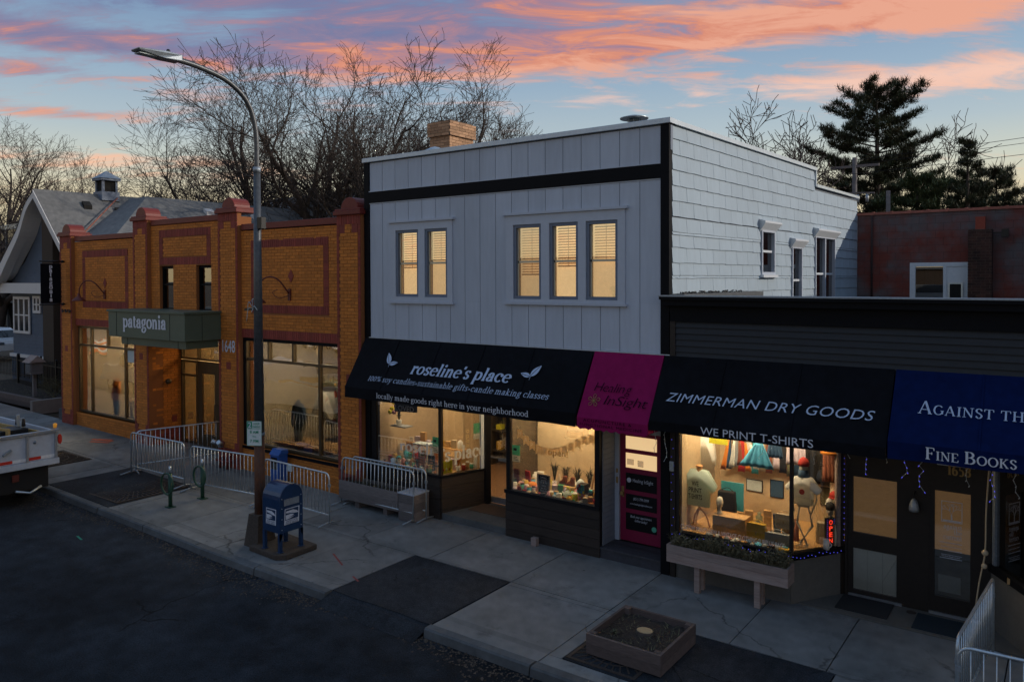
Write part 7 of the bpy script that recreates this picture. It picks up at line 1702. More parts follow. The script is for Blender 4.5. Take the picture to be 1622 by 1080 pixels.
def pine(x, y, h, wid, lab, seed, mt='pine_green', base=.12, gaps=.25, name='pine_tree', density=1., conic=False):
    t = thing(name, lab, 'tree', (x, y, 0), 'evergreens behind the block building'); r_ = random.Random(seed); T, N_ = MB(), MB()
    T.tube([(x, y, 0), (x+.05*h*.1, y, h*.5), (x, y, h*.97)], [h*.022, h*.015, .02], 8)
    nb = int(62*density); az = 0
    for k in range(nb):
        f_ = base+(1-base)*(k+.5)/nb; f_ += r_.uniform(-.012, .012); az += 2.4+r_.uniform(-.4, .4)
        f_ = min(f_, .985); prof = (1-f_)**.8*1.05+.12 if conic else (.42+.58*sin(pi*min(1, (1-f_)*1.0+.10))) * (1 if f_ < .94 else .72)
        L = wid*prof*r_.uniform(.5, 1.15)
        if r_.random() < gaps*.4: L *= .5
        z0 = h*f_; up_ = (.05+.5*f_**2) if not conic else .5
        p0 = Vector((x, y, z0)); D = Vector((cos(az), sin(az), up_*.5)); p1 = p0+D*L*.5; p2 = p0+Vector((cos(az)*L, sin(az)*L, up_*L*.55+L*.10))
        T.tube([p0, p1, p2], [max(.015, L*.018), L*.011, .006], 4, cap=False)
        ns = max(4, int(L*5.5))
        for s in range(ns):
            g_ = .22+.78*(s+.5)/ns; q = p0.lerp(p1, g_*2) if g_ < .5 else p1.lerp(p2, g_*2-1)
            side = Vector((-sin(az), cos(az), 0))*r_.choice([-1, 1]); SL = L*.30*(1.15-g_)+.12
            e_ = q+side*SL*r_.uniform(.3, 1)+Vector((cos(az), sin(az), 0))*SL*.5+Vector((0, 0, r_.uniform(-.02, .16)))
            T.tube([q, e_], [.010, .004], 3, cap=False)
            for c in range(3):
                cc = q.lerp(e_, .35+.33*c)
                for b_ in range(30):
                    th = r_.uniform(0, 6.28); el_ = r_.uniform(-.25, 1.2); dl = r_.uniform(.14, .30)*(1.25 if not conic else .9); dv = Vector((cos(th)*cos(el_), sin(th)*cos(el_), sin(el_)))*dl
                    sdv = Vector((-sin(th), cos(th), r_.uniform(-.3, .3)))*.019; o_ = cc+Vector((r_.gauss(0, .09), r_.gauss(0, .09), r_.gauss(0, .06)))
                    N_.poly([o_-sdv, o_+sdv, o_+dv])
    T.build('trunk', 'bark', t); N_.build('crown', mt, t)
pine(-7.7, 40, 14.3, 3.1, 'tall dark pine with layered branches standing over the block building', 5, base=.30, density=1.5)
pine(-3.55, 36, 10.7, 2.2, 'slender spruce with a pointed top behind the red coping tiles', 8, 'pine_green', base=.3, gaps=1.2, name='spruce_tree', density=.75, conic=True)
pine(-5.3, 35.5, 9.3, 1.8, 'low bushy pine at the foot of the tall pine', 12, 'pine_bright', base=.45, density=.8)
pine(-4.3, 37.5, 9.2, 1.9, 'bright green pine between the tall pine and the spruce', 15, 'pine_bright', base=.45, density=.8)
pine(-2.7, 38, 9.6, 1.7, 'low pine on the far side of the spruce', 18, 'pine_green', base=.5, density=.7)
# utility pole and wires
t = thing('utility_pole', 'grey wooden utility pole with crossarm in front of the tall pine', 'pole', (-7.15, 33, 0))
ux_, uy_, uh = -7.15, 33., 10.0
m = MB(); m.tube([(ux_, uy_, 0), (ux_, uy_, uh)], [.12, .09], 8); m.build('post', 'grey_wood', t)
m = MB(); m.bar((ux_-.9, uy_, uh-.35), (ux_+.9, uy_, uh-.35), .1); m.bar((ux_-.55, uy_-.05, 8.62), (ux_+.75, uy_-.05, 8.55), .06); m.build('crossarm', 'grey_wood', t)
m = MB()
for dx in (-.3, .15, .5): m.tube([(ux_+dx, uy_-.18, 8.2), (ux_+dx, uy_-.18, 8.5)], .06, 8)
m.build('transformer', 'galv_dull', t)
m = MB(); m.tube([(ux_+1.05, uy_+1, 0), (ux_+1.05, uy_+1, 8.7)], .09, 6); m.build('stub_post', 'grey_wood', t)
t = thing('power_lines', 'thin power lines running off above the red coping tiles', 'wires', (0, 33, 11)); m = MB()
for (z0, z1, dy) in ((9.9, 10.4, 0), (9.8, 10.1, .5), (9.3, 9.3, -.4)):
    pts = [(ux_+ (30)*i/8, uy_+dy+14*i/8, z0+(z1+6-z0)*i/8-1.0*sin(pi*i/8)) for i in range(9)]; m.tube(pts, .012, 4)
m.build('cable', 'wire', t)
# ================================================================== CORNER GARDEN AND FENCES
def fence(x0, y0, x1, y1, h, gap, lab, z0=.25, grp='black iron fences'):
    t = thing('iron_fence', lab, 'fence', (x0, y0, z0), grp); D = Vector((x1-x0, y1-y0, 0)); L = D.length; D.normalize(); Pp = lambda s, z_: (x0+D.x*s, y0+D.y*s, z0+z_)
    m = MB(); m.bar(Pp(0, h-.12), Pp(L, h-.12), .035); m.bar(Pp(0, .12), Pp(L, .12), .035); m.build('rail', 'black_metal', t)
    n = int(L/gap); me = MB().box(-.008, .008, -.008, .008, 0, h).mesh('bar', 'black_metal')
    for k in range(1, n): inst('bar', me, t, Pp(k*gap, 0))
    mp = MB().box(-.04, .04, -.04, .04, 0, h+.1).ball((0, 0, h+.14), .05, 6, 5).mesh('post', 'black_metal')
    for k in range(0, int(L/2.2)+1): inst('post', mp, t, Pp(min(L, k*2.2), 0))
    return t
fence(-31.9, 14.5, -38.5, 14.9, 1.5, .14, 'black iron fence along the corner garden beside the brick shop')
fence(-31.8, 15.3, -31.9, 14.6, 1.5, .14, 'short return of iron fence beside the brick shop wall')
fence(-44, 15.3, -31.5, 15.5, .9, .16, 'low dark railing close to the foot of the gabled house', .75)
fence(-64, 24, -48, 23, 1.3, .25, 'far iron fence beside the dark office block', .5)
t = thing('garden_edging', 'weathered timber edging round the corner garden bed', 'edging', (-34, 13.3, .2))
for (a, b, c, d, z0, z1) in ((-40, -32.2, 13.15, 13.33, .25, .44), (-40, -32.3, 13.15, 13.33, .445, .62), (-32.19, -32.0, 13.15, 14.4, .25, .60)): box('timber', 'raised_wood', t, a, b, c, d, z0, z1)
patch('garden_bed', 'soil', -40, -32.2, 13.34, 15.4, .12)
tag(MB().box(-31.55, -31.35, 12.6, 15.6, .2, .72).build('garden_wall', 'far_concrete'), 'low concrete wall running back beside the garden bed', 'wall')
tag(MB().box(-29.1, -28.5, 12.55, 13.0, .2, .68).build('utility_block', 'kerb_concrete'), 'grey concrete block at the foot of the brick shop corner', 'block')
lm = random.Random(3); m = MB()
for k in range(900):
    x, y = lm.uniform(-40, -32.3), lm.uniform(13.4, 15.3); s_ = lm.uniform(.02, .05); a = lm.uniform(0, 6.28); z_ = G(x)+.125+lm.uniform(0, .04); m.poly([(x, y, z_), (x+cos(a)*s_, y+sin(a)*s_, z_+.02), (x+cos(a+1.2)*s_, y+sin(a+1.2)*s_, z_)])
m.build('leaf_litter', 'dry_plant', None, kind='stuff')
t = thing('little_library', 'small grey book exchange box with a pitched roof on a post', 'library box', (-34.0, 13.7, .4)); X, Y, g = -34.0, 13.75, .45
box('post', 'grey_wood', t, X-.06, X+.06, Y-.06, Y+.06, .3, 1.45)
m = MB(); m.box(X-.27, X+.27, Y-.22, Y+.22, 1.45, 1.95); m.build('case', 'grey_wood', t); box('door', 'blue_glass', t, X-.2, X+.2, Y-.235, Y-.221, 1.5, 1.9)
m = MB(); m.prism([(X-.34, Y-.32, 1.92), (X-.34, Y+.32, 1.92), (X-.34, Y, 2.2)], (.68, 0, 0)); m.build('roof', 'pale_wood', t)
t = thing('dead_shrub', 'dead twiggy shrub inside the iron fence', 'shrub', (-33, 14.2, .3)); T_, B_ = branchy(seed=5, h=1.3, levels=3, trunk_r=.03, leaders=7, spread=1.6, tl=.1, tip=.004); m = MB(); 
for q in (T_, B_): n0 = len(m.v); m.v += [(a-33, b+14.1, c+.5) for a, b, c in q.v]; m.f += [tuple(i+n0 for i in f_) for f_ in q.f]; m.smooth += q.smooth
m.build('twigs', 'dry_plant', t)
# ================================================================== STREET LAMP
LX, LY = -12.92, 9.26
t = thing('street_lamp', 'tall dark street lamp pole with curved arm, rusty lower shaft and tapered base', 'street lamp', (LX, LY, 0))
m = MB(); m.prism([(LX-.22, LY-.22, 0), (LX+.22, LY-.22, 0), (LX+.22, LY+.22, 0), (LX-.22, LY+.22, 0)], (0, 0, .001))
n = len(m.v); m.v += [(LX+a*.22, LY+b*.22, .0) for a, b in ((-1, -1), (1, -1), (1, 1), (-1, 1))]+[(LX+a*.15, LY+b*.15, .62) for a, b in ((-1, -1), (1, -1), (1, 1), (-1, 1))]
m.f += [(n, n+1, n+5, n+4), (n+1, n+2, n+6, n+5), (n+2, n+3, n+7, n+6), (n+3, n, n+4, n+7), (n+4, n+5, n+6, n+7)]; m.smooth += [False]*5; m.build('base', 'base_rust', t, bevel=.015)
m = MB(); m.tube([(LX, LY, .6), (LX, LY, 2.2)], [.105, .10], 14); m.build('lower_shaft', 'pole_rust', t)
m = MB(); m.tube([(LX, LY, 2.2), (LX, LY, 5.2), (LX, LY, 7.35)], [.098, .080, .064], 14); m.build('shaft', 'pole_metal', t)
m = MB(); m.tube([(LX, LY, 7.35)]+tube_path((LX, LY, 7.4), (LX, LY-.02, 8.10), (LX, LY-.20, 8.62), (LX, LY-.62, 8.94), (LX, LY-1.2, 9.08), (LX, LY-1.68, 9.12), n=5), .050, 10); m.build('arm', 'pole_metal', t)
m = MB(); m.lathe((LX, LY, 7.30), [(.075, 0), (.075, .1)], 14); m.lathe((LX, LY, 2.16), [(.112, 0), (.112, .05)], 14); m.build('collar', 'galv_dull', t)
m = MB(); y0 = LY-1.62
m.prism([(LX-.10, y0, 9.06), (LX-.10, y0-.32, 9.05), (LX-.13, y0-.42, 9.07), (LX-.13, y0-.78, 9.10), (LX-.10, y0-.80, 9.13), (LX-.13, y0-.30, 9.19), (LX-.10, y0, 9.18)], (.26, 0, 0)); lh = m.build('lamp_head', 'galv_dull', t, bevel=.02)
box('diffuser', 'paper_cool', lh, LX-.09, LX+.09, y0-.74, y0-.44, 9.062, 9.075); m = MB(); m.lathe((LX, y0-.18, 9.18), [(.035, 0), (.035, .06), (.02, .08)], 10); m.build('photocell', 'black_metal', lh)
m = MB(); m.box(LX+.06, LX+.20, LY-.05, LY+.05, 6.2, 6.42); m.bar((LX-.35, LY-.05, 4.62), (LX, LY-.05, 4.64), .04); m.build('bracket', 'black_metal', t)
m = MB()
for k in range(5): a = k*1.2; m.tube(tube_path((LX-.02, LY-.1, 4.65), (LX+.1*cos(a), LY-.16, 4.7+.12*sin(a)), (LX+.18*cos(a), LY-.15, 4.62+.22*sin(a*1.3)), n=3), .006, 4)
m.build('loose_wire', 'paper_cool', t)
sg = thing('parking_sign', 'white and green two hour parking sign strapped to the lamp pole', 'sign', (LX+.05, LY-.15, 1.98))
e_ = Vector((.86, .51, 0)).normalized(); c_ = Vector((LX+.03, LY-.135, 0)); nn2 = Vector((e_.y, -e_.x, 0))
def sgp(x, z_, o=0): return tuple(c_+e_*x+nn2*o+Vector((0, 0, z_)))
m = MB(); m.prism([sgp(-.15, 1.98), sgp(.15, 1.98), sgp(.15, 2.46), sgp(-.15, 2.46)], tuple(nn2*.004)); m.build('plate', 'sign_white', sg)
m = MB(); m.prism([sgp(-.14, 2.32, .005), sgp(-.04, 2.32, .005), sgp(-.04, 2.45, .005), sgp(-.14, 2.45, .005)], tuple(nn2*.001)); m.build('green_field', 'sign_green', sg)
m = MB()
for (a, b, c, d) in ((-.15, .15, 2.455, 2.46), (-.15, .15, 1.98, 1.985), (-.15, -.145, 1.985, 2.455), (.145, .15, 1.985, 2.455), (-.13, .13, 2.305, 2.312)): m.prism([sgp(a, c, .005), sgp(b, c, .005), sgp(b, d, .005), sgp(a, d, .005)], tuple(nn2*.001))
m.build('green_border', 'sign_green', sg)
write('lettering', sg, '2', sgp(-.09, 2.335, .006), e_, (0, 0, 1), height=.14, material='letter_white', align='c', offset=.02)
for s_, z_, w_, h_ in (('HOUR', 2.39, .12, .06), ('PARKING', 2.33, .15, .06), ('8 AM', 2.22, .17, .08), ('TO', 2.14, .07, .05), ('7 PM', 2.045, .17, .08)): write('lettering', sg, s_, sgp(.05 if z_ > 2.3 else 0, z_, .006), e_, (0, 0, 1), width=w_, height=h_, material='sign_green', align='c', offset=.01)
# ================================================================== MAILBOX
pd = thing('mailbox_pad', 'low rectangular concrete pad under the blue mailbox', 'pad', (-12.25, 9.35, 0))
m = MB(); m.prism([(-12.80, 8.92, .004), (-11.95, 8.88, .004), (-11.78, 9.02, .004), (-11.80, 9.74, .004), (-12.85, 9.82, .004)], (0, 0, .10)); m.build('slab', 'base_rust', pd, bevel=.015)
t = thing('mailbox', 'blue arched street mailbox with white eagle emblems on a concrete pad', 'mailbox', (-12.2, 9.28, .104))
MX0, MX1, MY0, MY1, mz = -12.47, -11.95, 8.99, 9.53, .104
for x in (MX0+.03, MX1-.03):
    for y in (MY0+.03, MY1-.03): 
        m = MB(); m.box(x-.03, x+.03, y-.03, y+.03, mz+.01, mz+.36); m.box(x-.05, x+.05, y-.05, y+.05, mz+.001, mz+.0095); m.build('leg', 'mail_blue', t)
prof = [(MY0, mz+.355), (MY0, mz+.98)]+[((MY0+MY1)/2-.27*cos(R(a)), mz+.98+.27*sin(R(a))) for a in range(15, 166, 15)]+[(MY1, mz+.98), (MY1, mz+.355)]
m = MB(); m.prism([(MX0, y, z_) for y, z_ in prof], (MX1-MX0, 0, 0)); m.build('body', 'mail_blue', t, bevel=.012)
m = MB(); m.prism([(MX1, MY0+.0, mz+.355), (MX1, MY0+.10, mz+.355), (MX1, MY0+.06, mz+.29), (MX1, MY0, mz+.2)], (-.012, 0, 0)); m.prism([(MX1, MY1, mz+.355), (MX1, MY1, mz+.2), (MX1, MY1-.06, mz+.29), (MX1, MY1-.10, mz+.355)], (-.012, 0, 0)); m.build('gusset', 'mail_blue', t)
m = MB(); m.box(MX1+.001, MX1+.012, MY0+.10, MY1-.10, mz+.86, mz+.98); m.build('label_plate', 'galv_dull', t)
m = MB()
for y in (MY0+.05, MY1-.05):
    for z_ in (mz+.42, mz+.62, mz+.82, mz+1.0): m.ball((MX1+.002, y, z_), .010, 6, 4)
m.build('rivet', 'galvanised', t)
def post_logo(org, U, w, h):
    """white square with a dark eagle head sweep and letter line"""
    U = Vector(U).normalized(); nv = U.cross(Vector((0, 0, 1))); o = Vector(org)
    P = lambda x, z_, k=0: tuple(o+U*(x*w)+Vector((0, 0, z_*h))+nv*(.002+.0015*k))
    m = MB(); m.poly([P(0, 0), P(1, 0), P(1.04, 1), P(.04, 1)]); m.build('emblem', 'letter_white', t)
    m = MB(); m.poly([P(.06, .28, 1), P(.94, .28, 1), P(.97, .95, 1), P(.09, .95, 1)]); m.build('emblem_field', 'mail_blue', t)
    m = MB(); m.poly([P(.12, .84, 2), P(.60, .86, 2), P(.86, .74, 2), P(.97, .60, 2), P(.70, .62, 2), P(.46, .68, 2), P(.13, .72, 2)]); m.poly([P(.10, .60, 2), P(.44, .62, 2), P(.66, .56, 2), P(.58, .50, 2), P(.28, .42, 2), P(.72, .46, 2), P(.34, .34, 2), P(.10, .32, 2)]); m.build('eagle_mark', 'letter_white', t)
    write('lettering', t, 'UNITED STATES', P(.10, .15, 1), U, (0, 0, 1), width=w*.8, height=h*.13, material='mail_blue', offset=.01); write('lettering', t, 'POSTAL SERVICE', P(.08, .03, 1), U, (0, 0, 1), width=w*.84, height=h*.13, material='mail_blue', offset=.01)
post_logo((MX1+.001, MY0+.10, mz+.50), (0, 1, 0), .34, .30)
post_logo((MX0+.11, MY0-.001, mz+.50), (1, 0, 0), .30, .30)
# ================================================================== BIKE HOOPS
for k, (x, y, lab) in enumerate(((-16.54, 9.48, 'green bike post with a ring, nearer to the kerb'), (-16.56, 10.29, 'green bike post with a ring, nearer to the barricades'))):
    g = G(x); t = thing('bike_hoop', lab, 'bike rack', (x, y, g), 'green bike posts')
    m = MB(); m.tube([(x, y, g+.01), (x, y, g+.76)], .045, 10); m.build('post', 'green_metal', t)
    m = MB(); m.tube([(x, y, g+.761), (x, y, g+.93)], .028, 8); m.build('post_top', 'galvanised', t)
    m = MB(); m.tube([(x+.24*cos(R(a)), y-.075, g+.54+.24*sin(R(a))) for a in range(0, 361, 20)], .024, 6, cap=False); m.build('ring', 'green_metal', t)
    box('foot_plate', 'green_metal', t, x-.11, x+.11, y-.08, y+.08, g+.004, g+.014)
# ================================================================== BARRICADES
def barrier_master(L, lab):
    t = thing('barricade', lab, 'barricade', (0, 0, 0), 'steel crowd barricades'); H = 1.08
    m = MB(); rr_ = .13; pts = [(0, 0, .02), (0, 0, H-rr_)]+[(rr_-rr_*cos(R(a)), 0, H-rr_+rr_*sin(R(a))) for a in (22, 45, 68, 90)]+[(L-rr_+rr_*sin(R(a)), 0, H-rr_+rr_*cos(R(a))) for a in (0, 22, 45, 68)]+[(L, 0, H-rr_), (L, 0, .02)]
    m.tube(pts, .019, 8); m.tube([(0, 0, .20), (L, 0, .20)], .016, 8); m.build('frame', 'galvanised', t, local=True)
    n = int(L/.125); me = MB().tube([(0, 0, .20), (0, 0, H-.01)], .0075, 6).mesh('bar', 'galvanised')
    for k in range(1, n):
        o = bpy.data.objects.new('bar', me); COL.objects.link(o); o.parent = t; o.location = (k*L/n, 0, 0)
    mf = MB().tube([(0, -.30, .015), (0, -.05, .05), (0, .05, .05), (0, .30, .015)], .016, 6).mesh('foot', 'galv_dull')
    for x in (.0, L): o = bpy.data.objects.new('foot', mf); COL.objects.link(o); o.parent = t; o.location = (x, 0, 0)
    m = MB(); m.box(-.03, .03, -.02, .02, .80, .86); m.box(L-.03, L+.03, -.02, .02, .80, .86); m.build('hook', 'galv_dull', t, local=True)
    return t
bm = barrier_master(2.45, '')
bars_ = [((-20.05, 10.42), (-17.62, 10.47), 'barricade nearest the street in front of the shop entrance', 0), ((-20.05, 10.55), (-19.45, 12.80), 'barricade turned back towards the brick shop entrance', 0), ((-17.42, 10.52), (-15.05, 10.78), 'barricade between the bike posts and the lamp pole', 0), ((-14.98, 10.86), (-12.68, 10.80), 'barricade behind the mailbox', 0), ((-13.72, 12.03), (-11.40, 11.98), 'front one of two barricades overlapping before the bench planter', -.05), ((-13.60, 12.28), (-11.28, 12.28), 'rear one of two barricades overlapping before the bench planter', 0), ((-1.06, 10.05), (-.88, 12.42), 'barricade running towards the bookshop bay', 0), ((-1.03, 9.86), (1.3, 9.98), 'barricade at the near corner crossing the edge of the photo', 0)]
for i, (a, b, lab, lean) in enumerate(bars_):
    o = bm if i == 0 else copy_tree(bm)
    ang = math.atan2(b[1]-a[1], b[0]-a[0]); L = math.dist(a, b); o.location = (a[0], a[1], G(a[0])); o.rotation_euler = (lean, 0, ang); o.scale = (L/2.45, 1, 1); o['label'] = lab
t = thing('number_tag', 'small grey tag clipped on the barricade behind the mailbox', 'tag', (-14.0, 10.8, 1.0)); box('plate', 'paper_cool', t, -14.05, -13.93, 10.79, 10.83, .98, 1.12)
t = thing('news_box', 'bright blue plastic newspaper box against the brick shop wall', 'news box', (-16.2, 12.25, .1)); X, Y, g = -16.25, 12.22, G(-16.25)
m = MB(); m.prism([(X-.17, Y-.14, g+.02), (X+.17, Y-.14, g+.02), (X+.17, Y-.14, g+.74), (X-.17, Y-.14, g+.74)], (0, .28, 0)); m.prism([(X-.19, Y-.17, g+.74), (X-.19, Y+.15, g+.74), (X-.19, Y+.15, g+.86), (X-.19, Y-.05, g+.88)], (.38, 0, 0)); m.build('case', 'bin_blue', t, bevel=.015)
box('door', 'blue_glass', t, X-.12, X+.12, Y-.150, Y-.141, g+.38, g+.68)
# ================================================================== PLANTERS
t = thing('bench_planter', 'long weathered wooden trough planter under the corner window', 'planter', (-12.6, 12.25, 0))
for k in range(2):
    box('board', 'grey_wood', t, -13.75, -11.86, 12.00, 12.03, .16+.21*k, .365+.21*k); box('board', 'grey_wood', t, -13.75, -11.86, 12.40, 12.43, .16+.21*k, .365+.21*k)
box('soil', 'soil', t, -13.72, -11.88, 12.031, 12.399, .2, .50)
for x in (-13.2, -12.3): box('foot', 'grey_wood', t, x-.06, x+.06, 12.05, 12.40, .0, .159)
m = MB(); m.poly([(-13.73, 12.0, .58), (-13.73, 12.43, .58), (-13.95, 12.43, .50), (-13.95, 12.0, .50)]); m.build('end_board', 'grey_wood', t)
t = thing('end_box', 'square weathered wooden box at the end of the trough planter', 'box', (-11.6, 12.25, 0))
for k in range(3): box('board', 'grey_wood', t, -11.82, -11.40, 11.98, 12.005, .01+.19*k, .195+.19*k); box('board', 'grey_wood', t, -11.40, -11.375, 12.0055, 12.47, .01+.19*k, .195+.19*k)
box('lid', 'grey_paint', t, -11.84, -11.36, 11.97, 12.47, .58, .605)
m = MB(); r_ = random.Random(5)
t = thing('trough_plants', 'dry plant stalks in the trough planter', 'plants', (-12.8, 12.2, .5))
for k in range(130): x, y = r_.uniform(-13.6, -11.95), r_.uniform(12.06, 12.37); a = r_.uniform(0, 6.3); h = r_.uniform(.04, .14); m.poly([(x-.01, y, .5), (x+.01, y, .5), (x+cos(a)*.07, y+sin(a)*.07, .5+h)])
m.build('stalk', 'dry_plant', t)
tag(MB().lathe((-12.35, 12.49-.12, .98), [(.05, 0), (.06, .2), (.03, .22)], 8).build('hanging_cup', 'paper_cool'), 'pale cup fixed on the dark boards above the trough planter', 'cup')
t = thing('window_planter', 'pale wooden box planter on short posts below the clothing window', 'planter', (-4.5, 12.1, 0)); X0, X1, Y0, Y1 = -5.54, -3.53, 11.98, 12.32
for k in range(2): box('board', 'pale_wood', t, X0, X1, Y0, Y0+.03, .44+.145*k+.002, .44+.145*(k+1)-.002)
box('board', 'pale_wood', t, X0, X1, Y1-.03, Y1, .44, .73)
for x in (X0, X1-.03): box('end_board', 'pale_wood', t, x, x+.03, Y0+.031, Y1-.031, .44, .728)
box('soil', 'soil', t, X0+.031, X1-.031, Y0+.031, Y1-.031, .47, .67)
for x in (-5.02, -4.02):
    for y in (Y0+.04, Y1-.12): box('leg', 'pale_wood', t, x-.045, x+.045, y, y+.08, .003, .439)
t = thing('dry_flowers', 'dry brown plants growing in the box planter below the clothing window', 'plants', (-4.5, 12.15, .67)); m = MB(); r_ = random.Random(15)
for k in range(900):
    x, y = r_.uniform(X0+.05, X1-.05), r_.uniform(Y0+.06, Y1-.06); a = r_.uniform(0, 6.3); h = r_.uniform(.07, .34)*(.55+.45*abs(sin(x*3))); q = (x+cos(a)*h*.4, y+sin(a)*h*.3, .66+h); s_ = .012
    m.poly([(x-.006, y, .66), (x+.006, y, .66), q]); 
    for j in range(2): b_ = r_.uniform(0, 6.3); q2 = (x+(q[0]-x)*.6, y+(q[1]-y)*.6, .66+h*.6*(1+.3*j)); m.poly([q2, (q2[0]+cos(b_)*.06, q2[1]+sin(b_)*.06, q2[2]+r_.uniform(-.01, .05)), (q2[0]+cos(b_+.7)*.045, q2[1]+sin(b_+.7)*.045, q2[2]+.015)])
m.build('stem', 'dry_plant', t)
t = thing('sidewalk_planter', 'square wooden planter frame with soil and a pale tree stump on the pavement', 'planter', (-4.87, 9.78, 0)); X0, X1, Y0, Y1 = -5.44, -4.32, 9.16, 10.32
for k in range(2):
    z0, z1 = .02+.14*k+.002, .02+.14*(k+1)-.002
    box('board', 'raised_wood', t, X0, X1, Y0, Y0+.04, z0, z1); box('board', 'raised_wood', t, X0, X1, Y1-.04, Y1, z0, z1); box('board', 'raised_wood', t, X0, X0+.04, Y0+.041, Y1-.041, z0, z1); box('board', 'raised_wood', t, X1-.04, X1, Y0+.041, Y1-.041, z0, z1)
for (x, y) in ((X0+.041, Y0+.041), (X1-.12, Y0+.041), (X1-.12, Y1-.12), (X0+.041, Y1-.12)): box('corner_post', 'raised_wood', t, x, x+.08, y, y+.08, .03, .305)
m = MB(); nn_ = 14; r_ = random.Random(7)
for j in range(nn_+1):
    for i in range(nn_+1): m.v.append((X0+.042+(X1-X0-.084)*i/nn_, Y0+.042+(Y1-Y0-.084)*j/nn_, .20+r_.uniform(-.015, .02)))
for j in range(nn_):
    for i in range(nn_): a = j*(nn_+1)+i; m.f.append((a, a+1, a+nn_+2, a+nn_+1)); m.smooth.append(True)
m.build('soil', 'soil', t)
st = thing('tree_stump', 'pale cut tree stump inside the square planter', 'stump', (-4.86, 9.80, .2)); m = MB(); m.lathe((-4.86, 9.80, .10), [(.16, 0), (.13, .12), (.125, .155)], 14, sc=(1, .8)); m.build('bark', 'bark', st); m = MB(); m.lathe((-4.86, 9.80, .2551), [(.122, 0), (.11, .006)], 14, sc=(1, .8)); m.build('cut_face', 'stump_wood', st)
m = MB()
for k in range(220): x, y = r_.uniform(X0+.06, X1-.06), r_.uniform(Y0+.06, Y1-.06); a = r_.uniform(0, 6.3); h = r_.uniform(.01, .05)*(2.6 if x > -4.75 and y < 10.2 and r_.random() < .5 else 1); m.poly([(x-.006, y, .21), (x+.006, y+.004, .21), (x+cos(a)*.07, y+sin(a)*.07, .21+h)])
m.build('dead_grass', 'dry_plant', None, kind='stuff')
plant('small_weed', -5.2, 9.55, .2, .08, 26, 'pine_green', 'small blue green weed in a corner of the square planter', pot=None, spread=1.2, seed=3, lw=.01)
# tree grates
def grate(cx, cy, w, d, lab):
    g = G(cx); t = thing('tree_grate', lab, 'tree grate', (cx, cy, g), 'iron tree grates'); m = MB()
    fr_ = .05
    m.box(cx-w/2, cx+w/2, cy-d/2, cy-d/2+fr_, g-.02, g+.012); m.box(cx-w/2, cx+w/2, cy+d/2-fr_, cy+d/2, g-.02, g+.012); m.box(cx-w/2, cx-w/2+fr_, cy-d/2+fr_, cy+d/2-fr_, g-.02, g+.012); m.box(cx+w/2-fr_, cx+w/2, cy-d/2+fr_, cy+d/2-fr_, g-.02, g+.012)
    m.build('rim', 'rust_iron', t)
    m = MB(); lim = min(w, d)/2
    for r0, r1 in ((.24, .44), (.47, .66), (.69, .9), (.93, 1.2)):
        nb = int(r1*52)
        for k in range(nb):
            a = 2*pi*k/nb; ca, sa = cos(a), sin(a); rm = min((w/2-fr_)/max(1e-3, abs(ca)), (d/2-fr_)/max(1e-3, abs(sa)))
            b_, e = r0, min(r1, rm)
            if e-b_ < .04: continue
            wd = .012*(.7+.5*r1); nx, ny = -sa*wd, ca*wd
            m.prism([(cx+ca*b_+nx*.8, cy+sa*b_+ny*.8, g-.01), (cx+ca*b_-nx*.8, cy+sa*b_-ny*.8, g-.01), (cx+ca*e-nx, cy+sa*e-ny, g-.01), (cx+ca*e+nx, cy+sa*e+ny, g-.01)][::-1], (0, 0, .02))
    m.build('grate_bar', 'rust_iron', t, kind='stuff')
    m = MB()
    for rr_ in (.455, .675, .915):
        if rr_ < lim: m.tube([(cx+rr_*cos(2*pi*k/28), cy+rr_*sin(2*pi*k/28), g+.002) for k in range(29)], .012, 4, cap=False)
    m.build('ring', 'rust_iron', t); m = MB(); m.poly([(cx-w/2, cy-d/2, g-.015), (cx+w/2, cy-d/2, g-.015), (cx+w/2, cy+d/2, g-.015), (cx-w/2, cy+d/2, g-.015)]); m.build('pit_soil', 'soil', t)
    m = MB(); m.lathe((cx, cy, g-.012), [(.22, 0), (.21, .008)], 16); m.build('plug', 'concrete', t)
grate(-18.55, 9.72, 1.75, 1.75, 'rusty iron tree grate in the dark asphalt by the bike posts')
grate(-23.2, 9.76, 1.7, 1.4, 'rusty iron tree grate partly hidden behind the dump truck')
box_g = grate(-5.1, 9.55, 1.05, 1.25, 'rusty iron grate under the square wooden planter')
# small wooden stub by the wall
tag(box('wood_block', 'pale_wood', None, -8.55, -8.43, 12.30, 12.40, .003, .16), 'small upright wood block at the foot of the candle shop wall', 'block')
t = thing('drain_cover', 'small round metal cover on the step between the mats', 'cover', (-2.0, 13.3, .012)); m = MB(); m.lathe((-2.02, 13.25, .013), [(.07, 0), (.065, .006)], 16); m.build('lid', 'rust_iron', t)
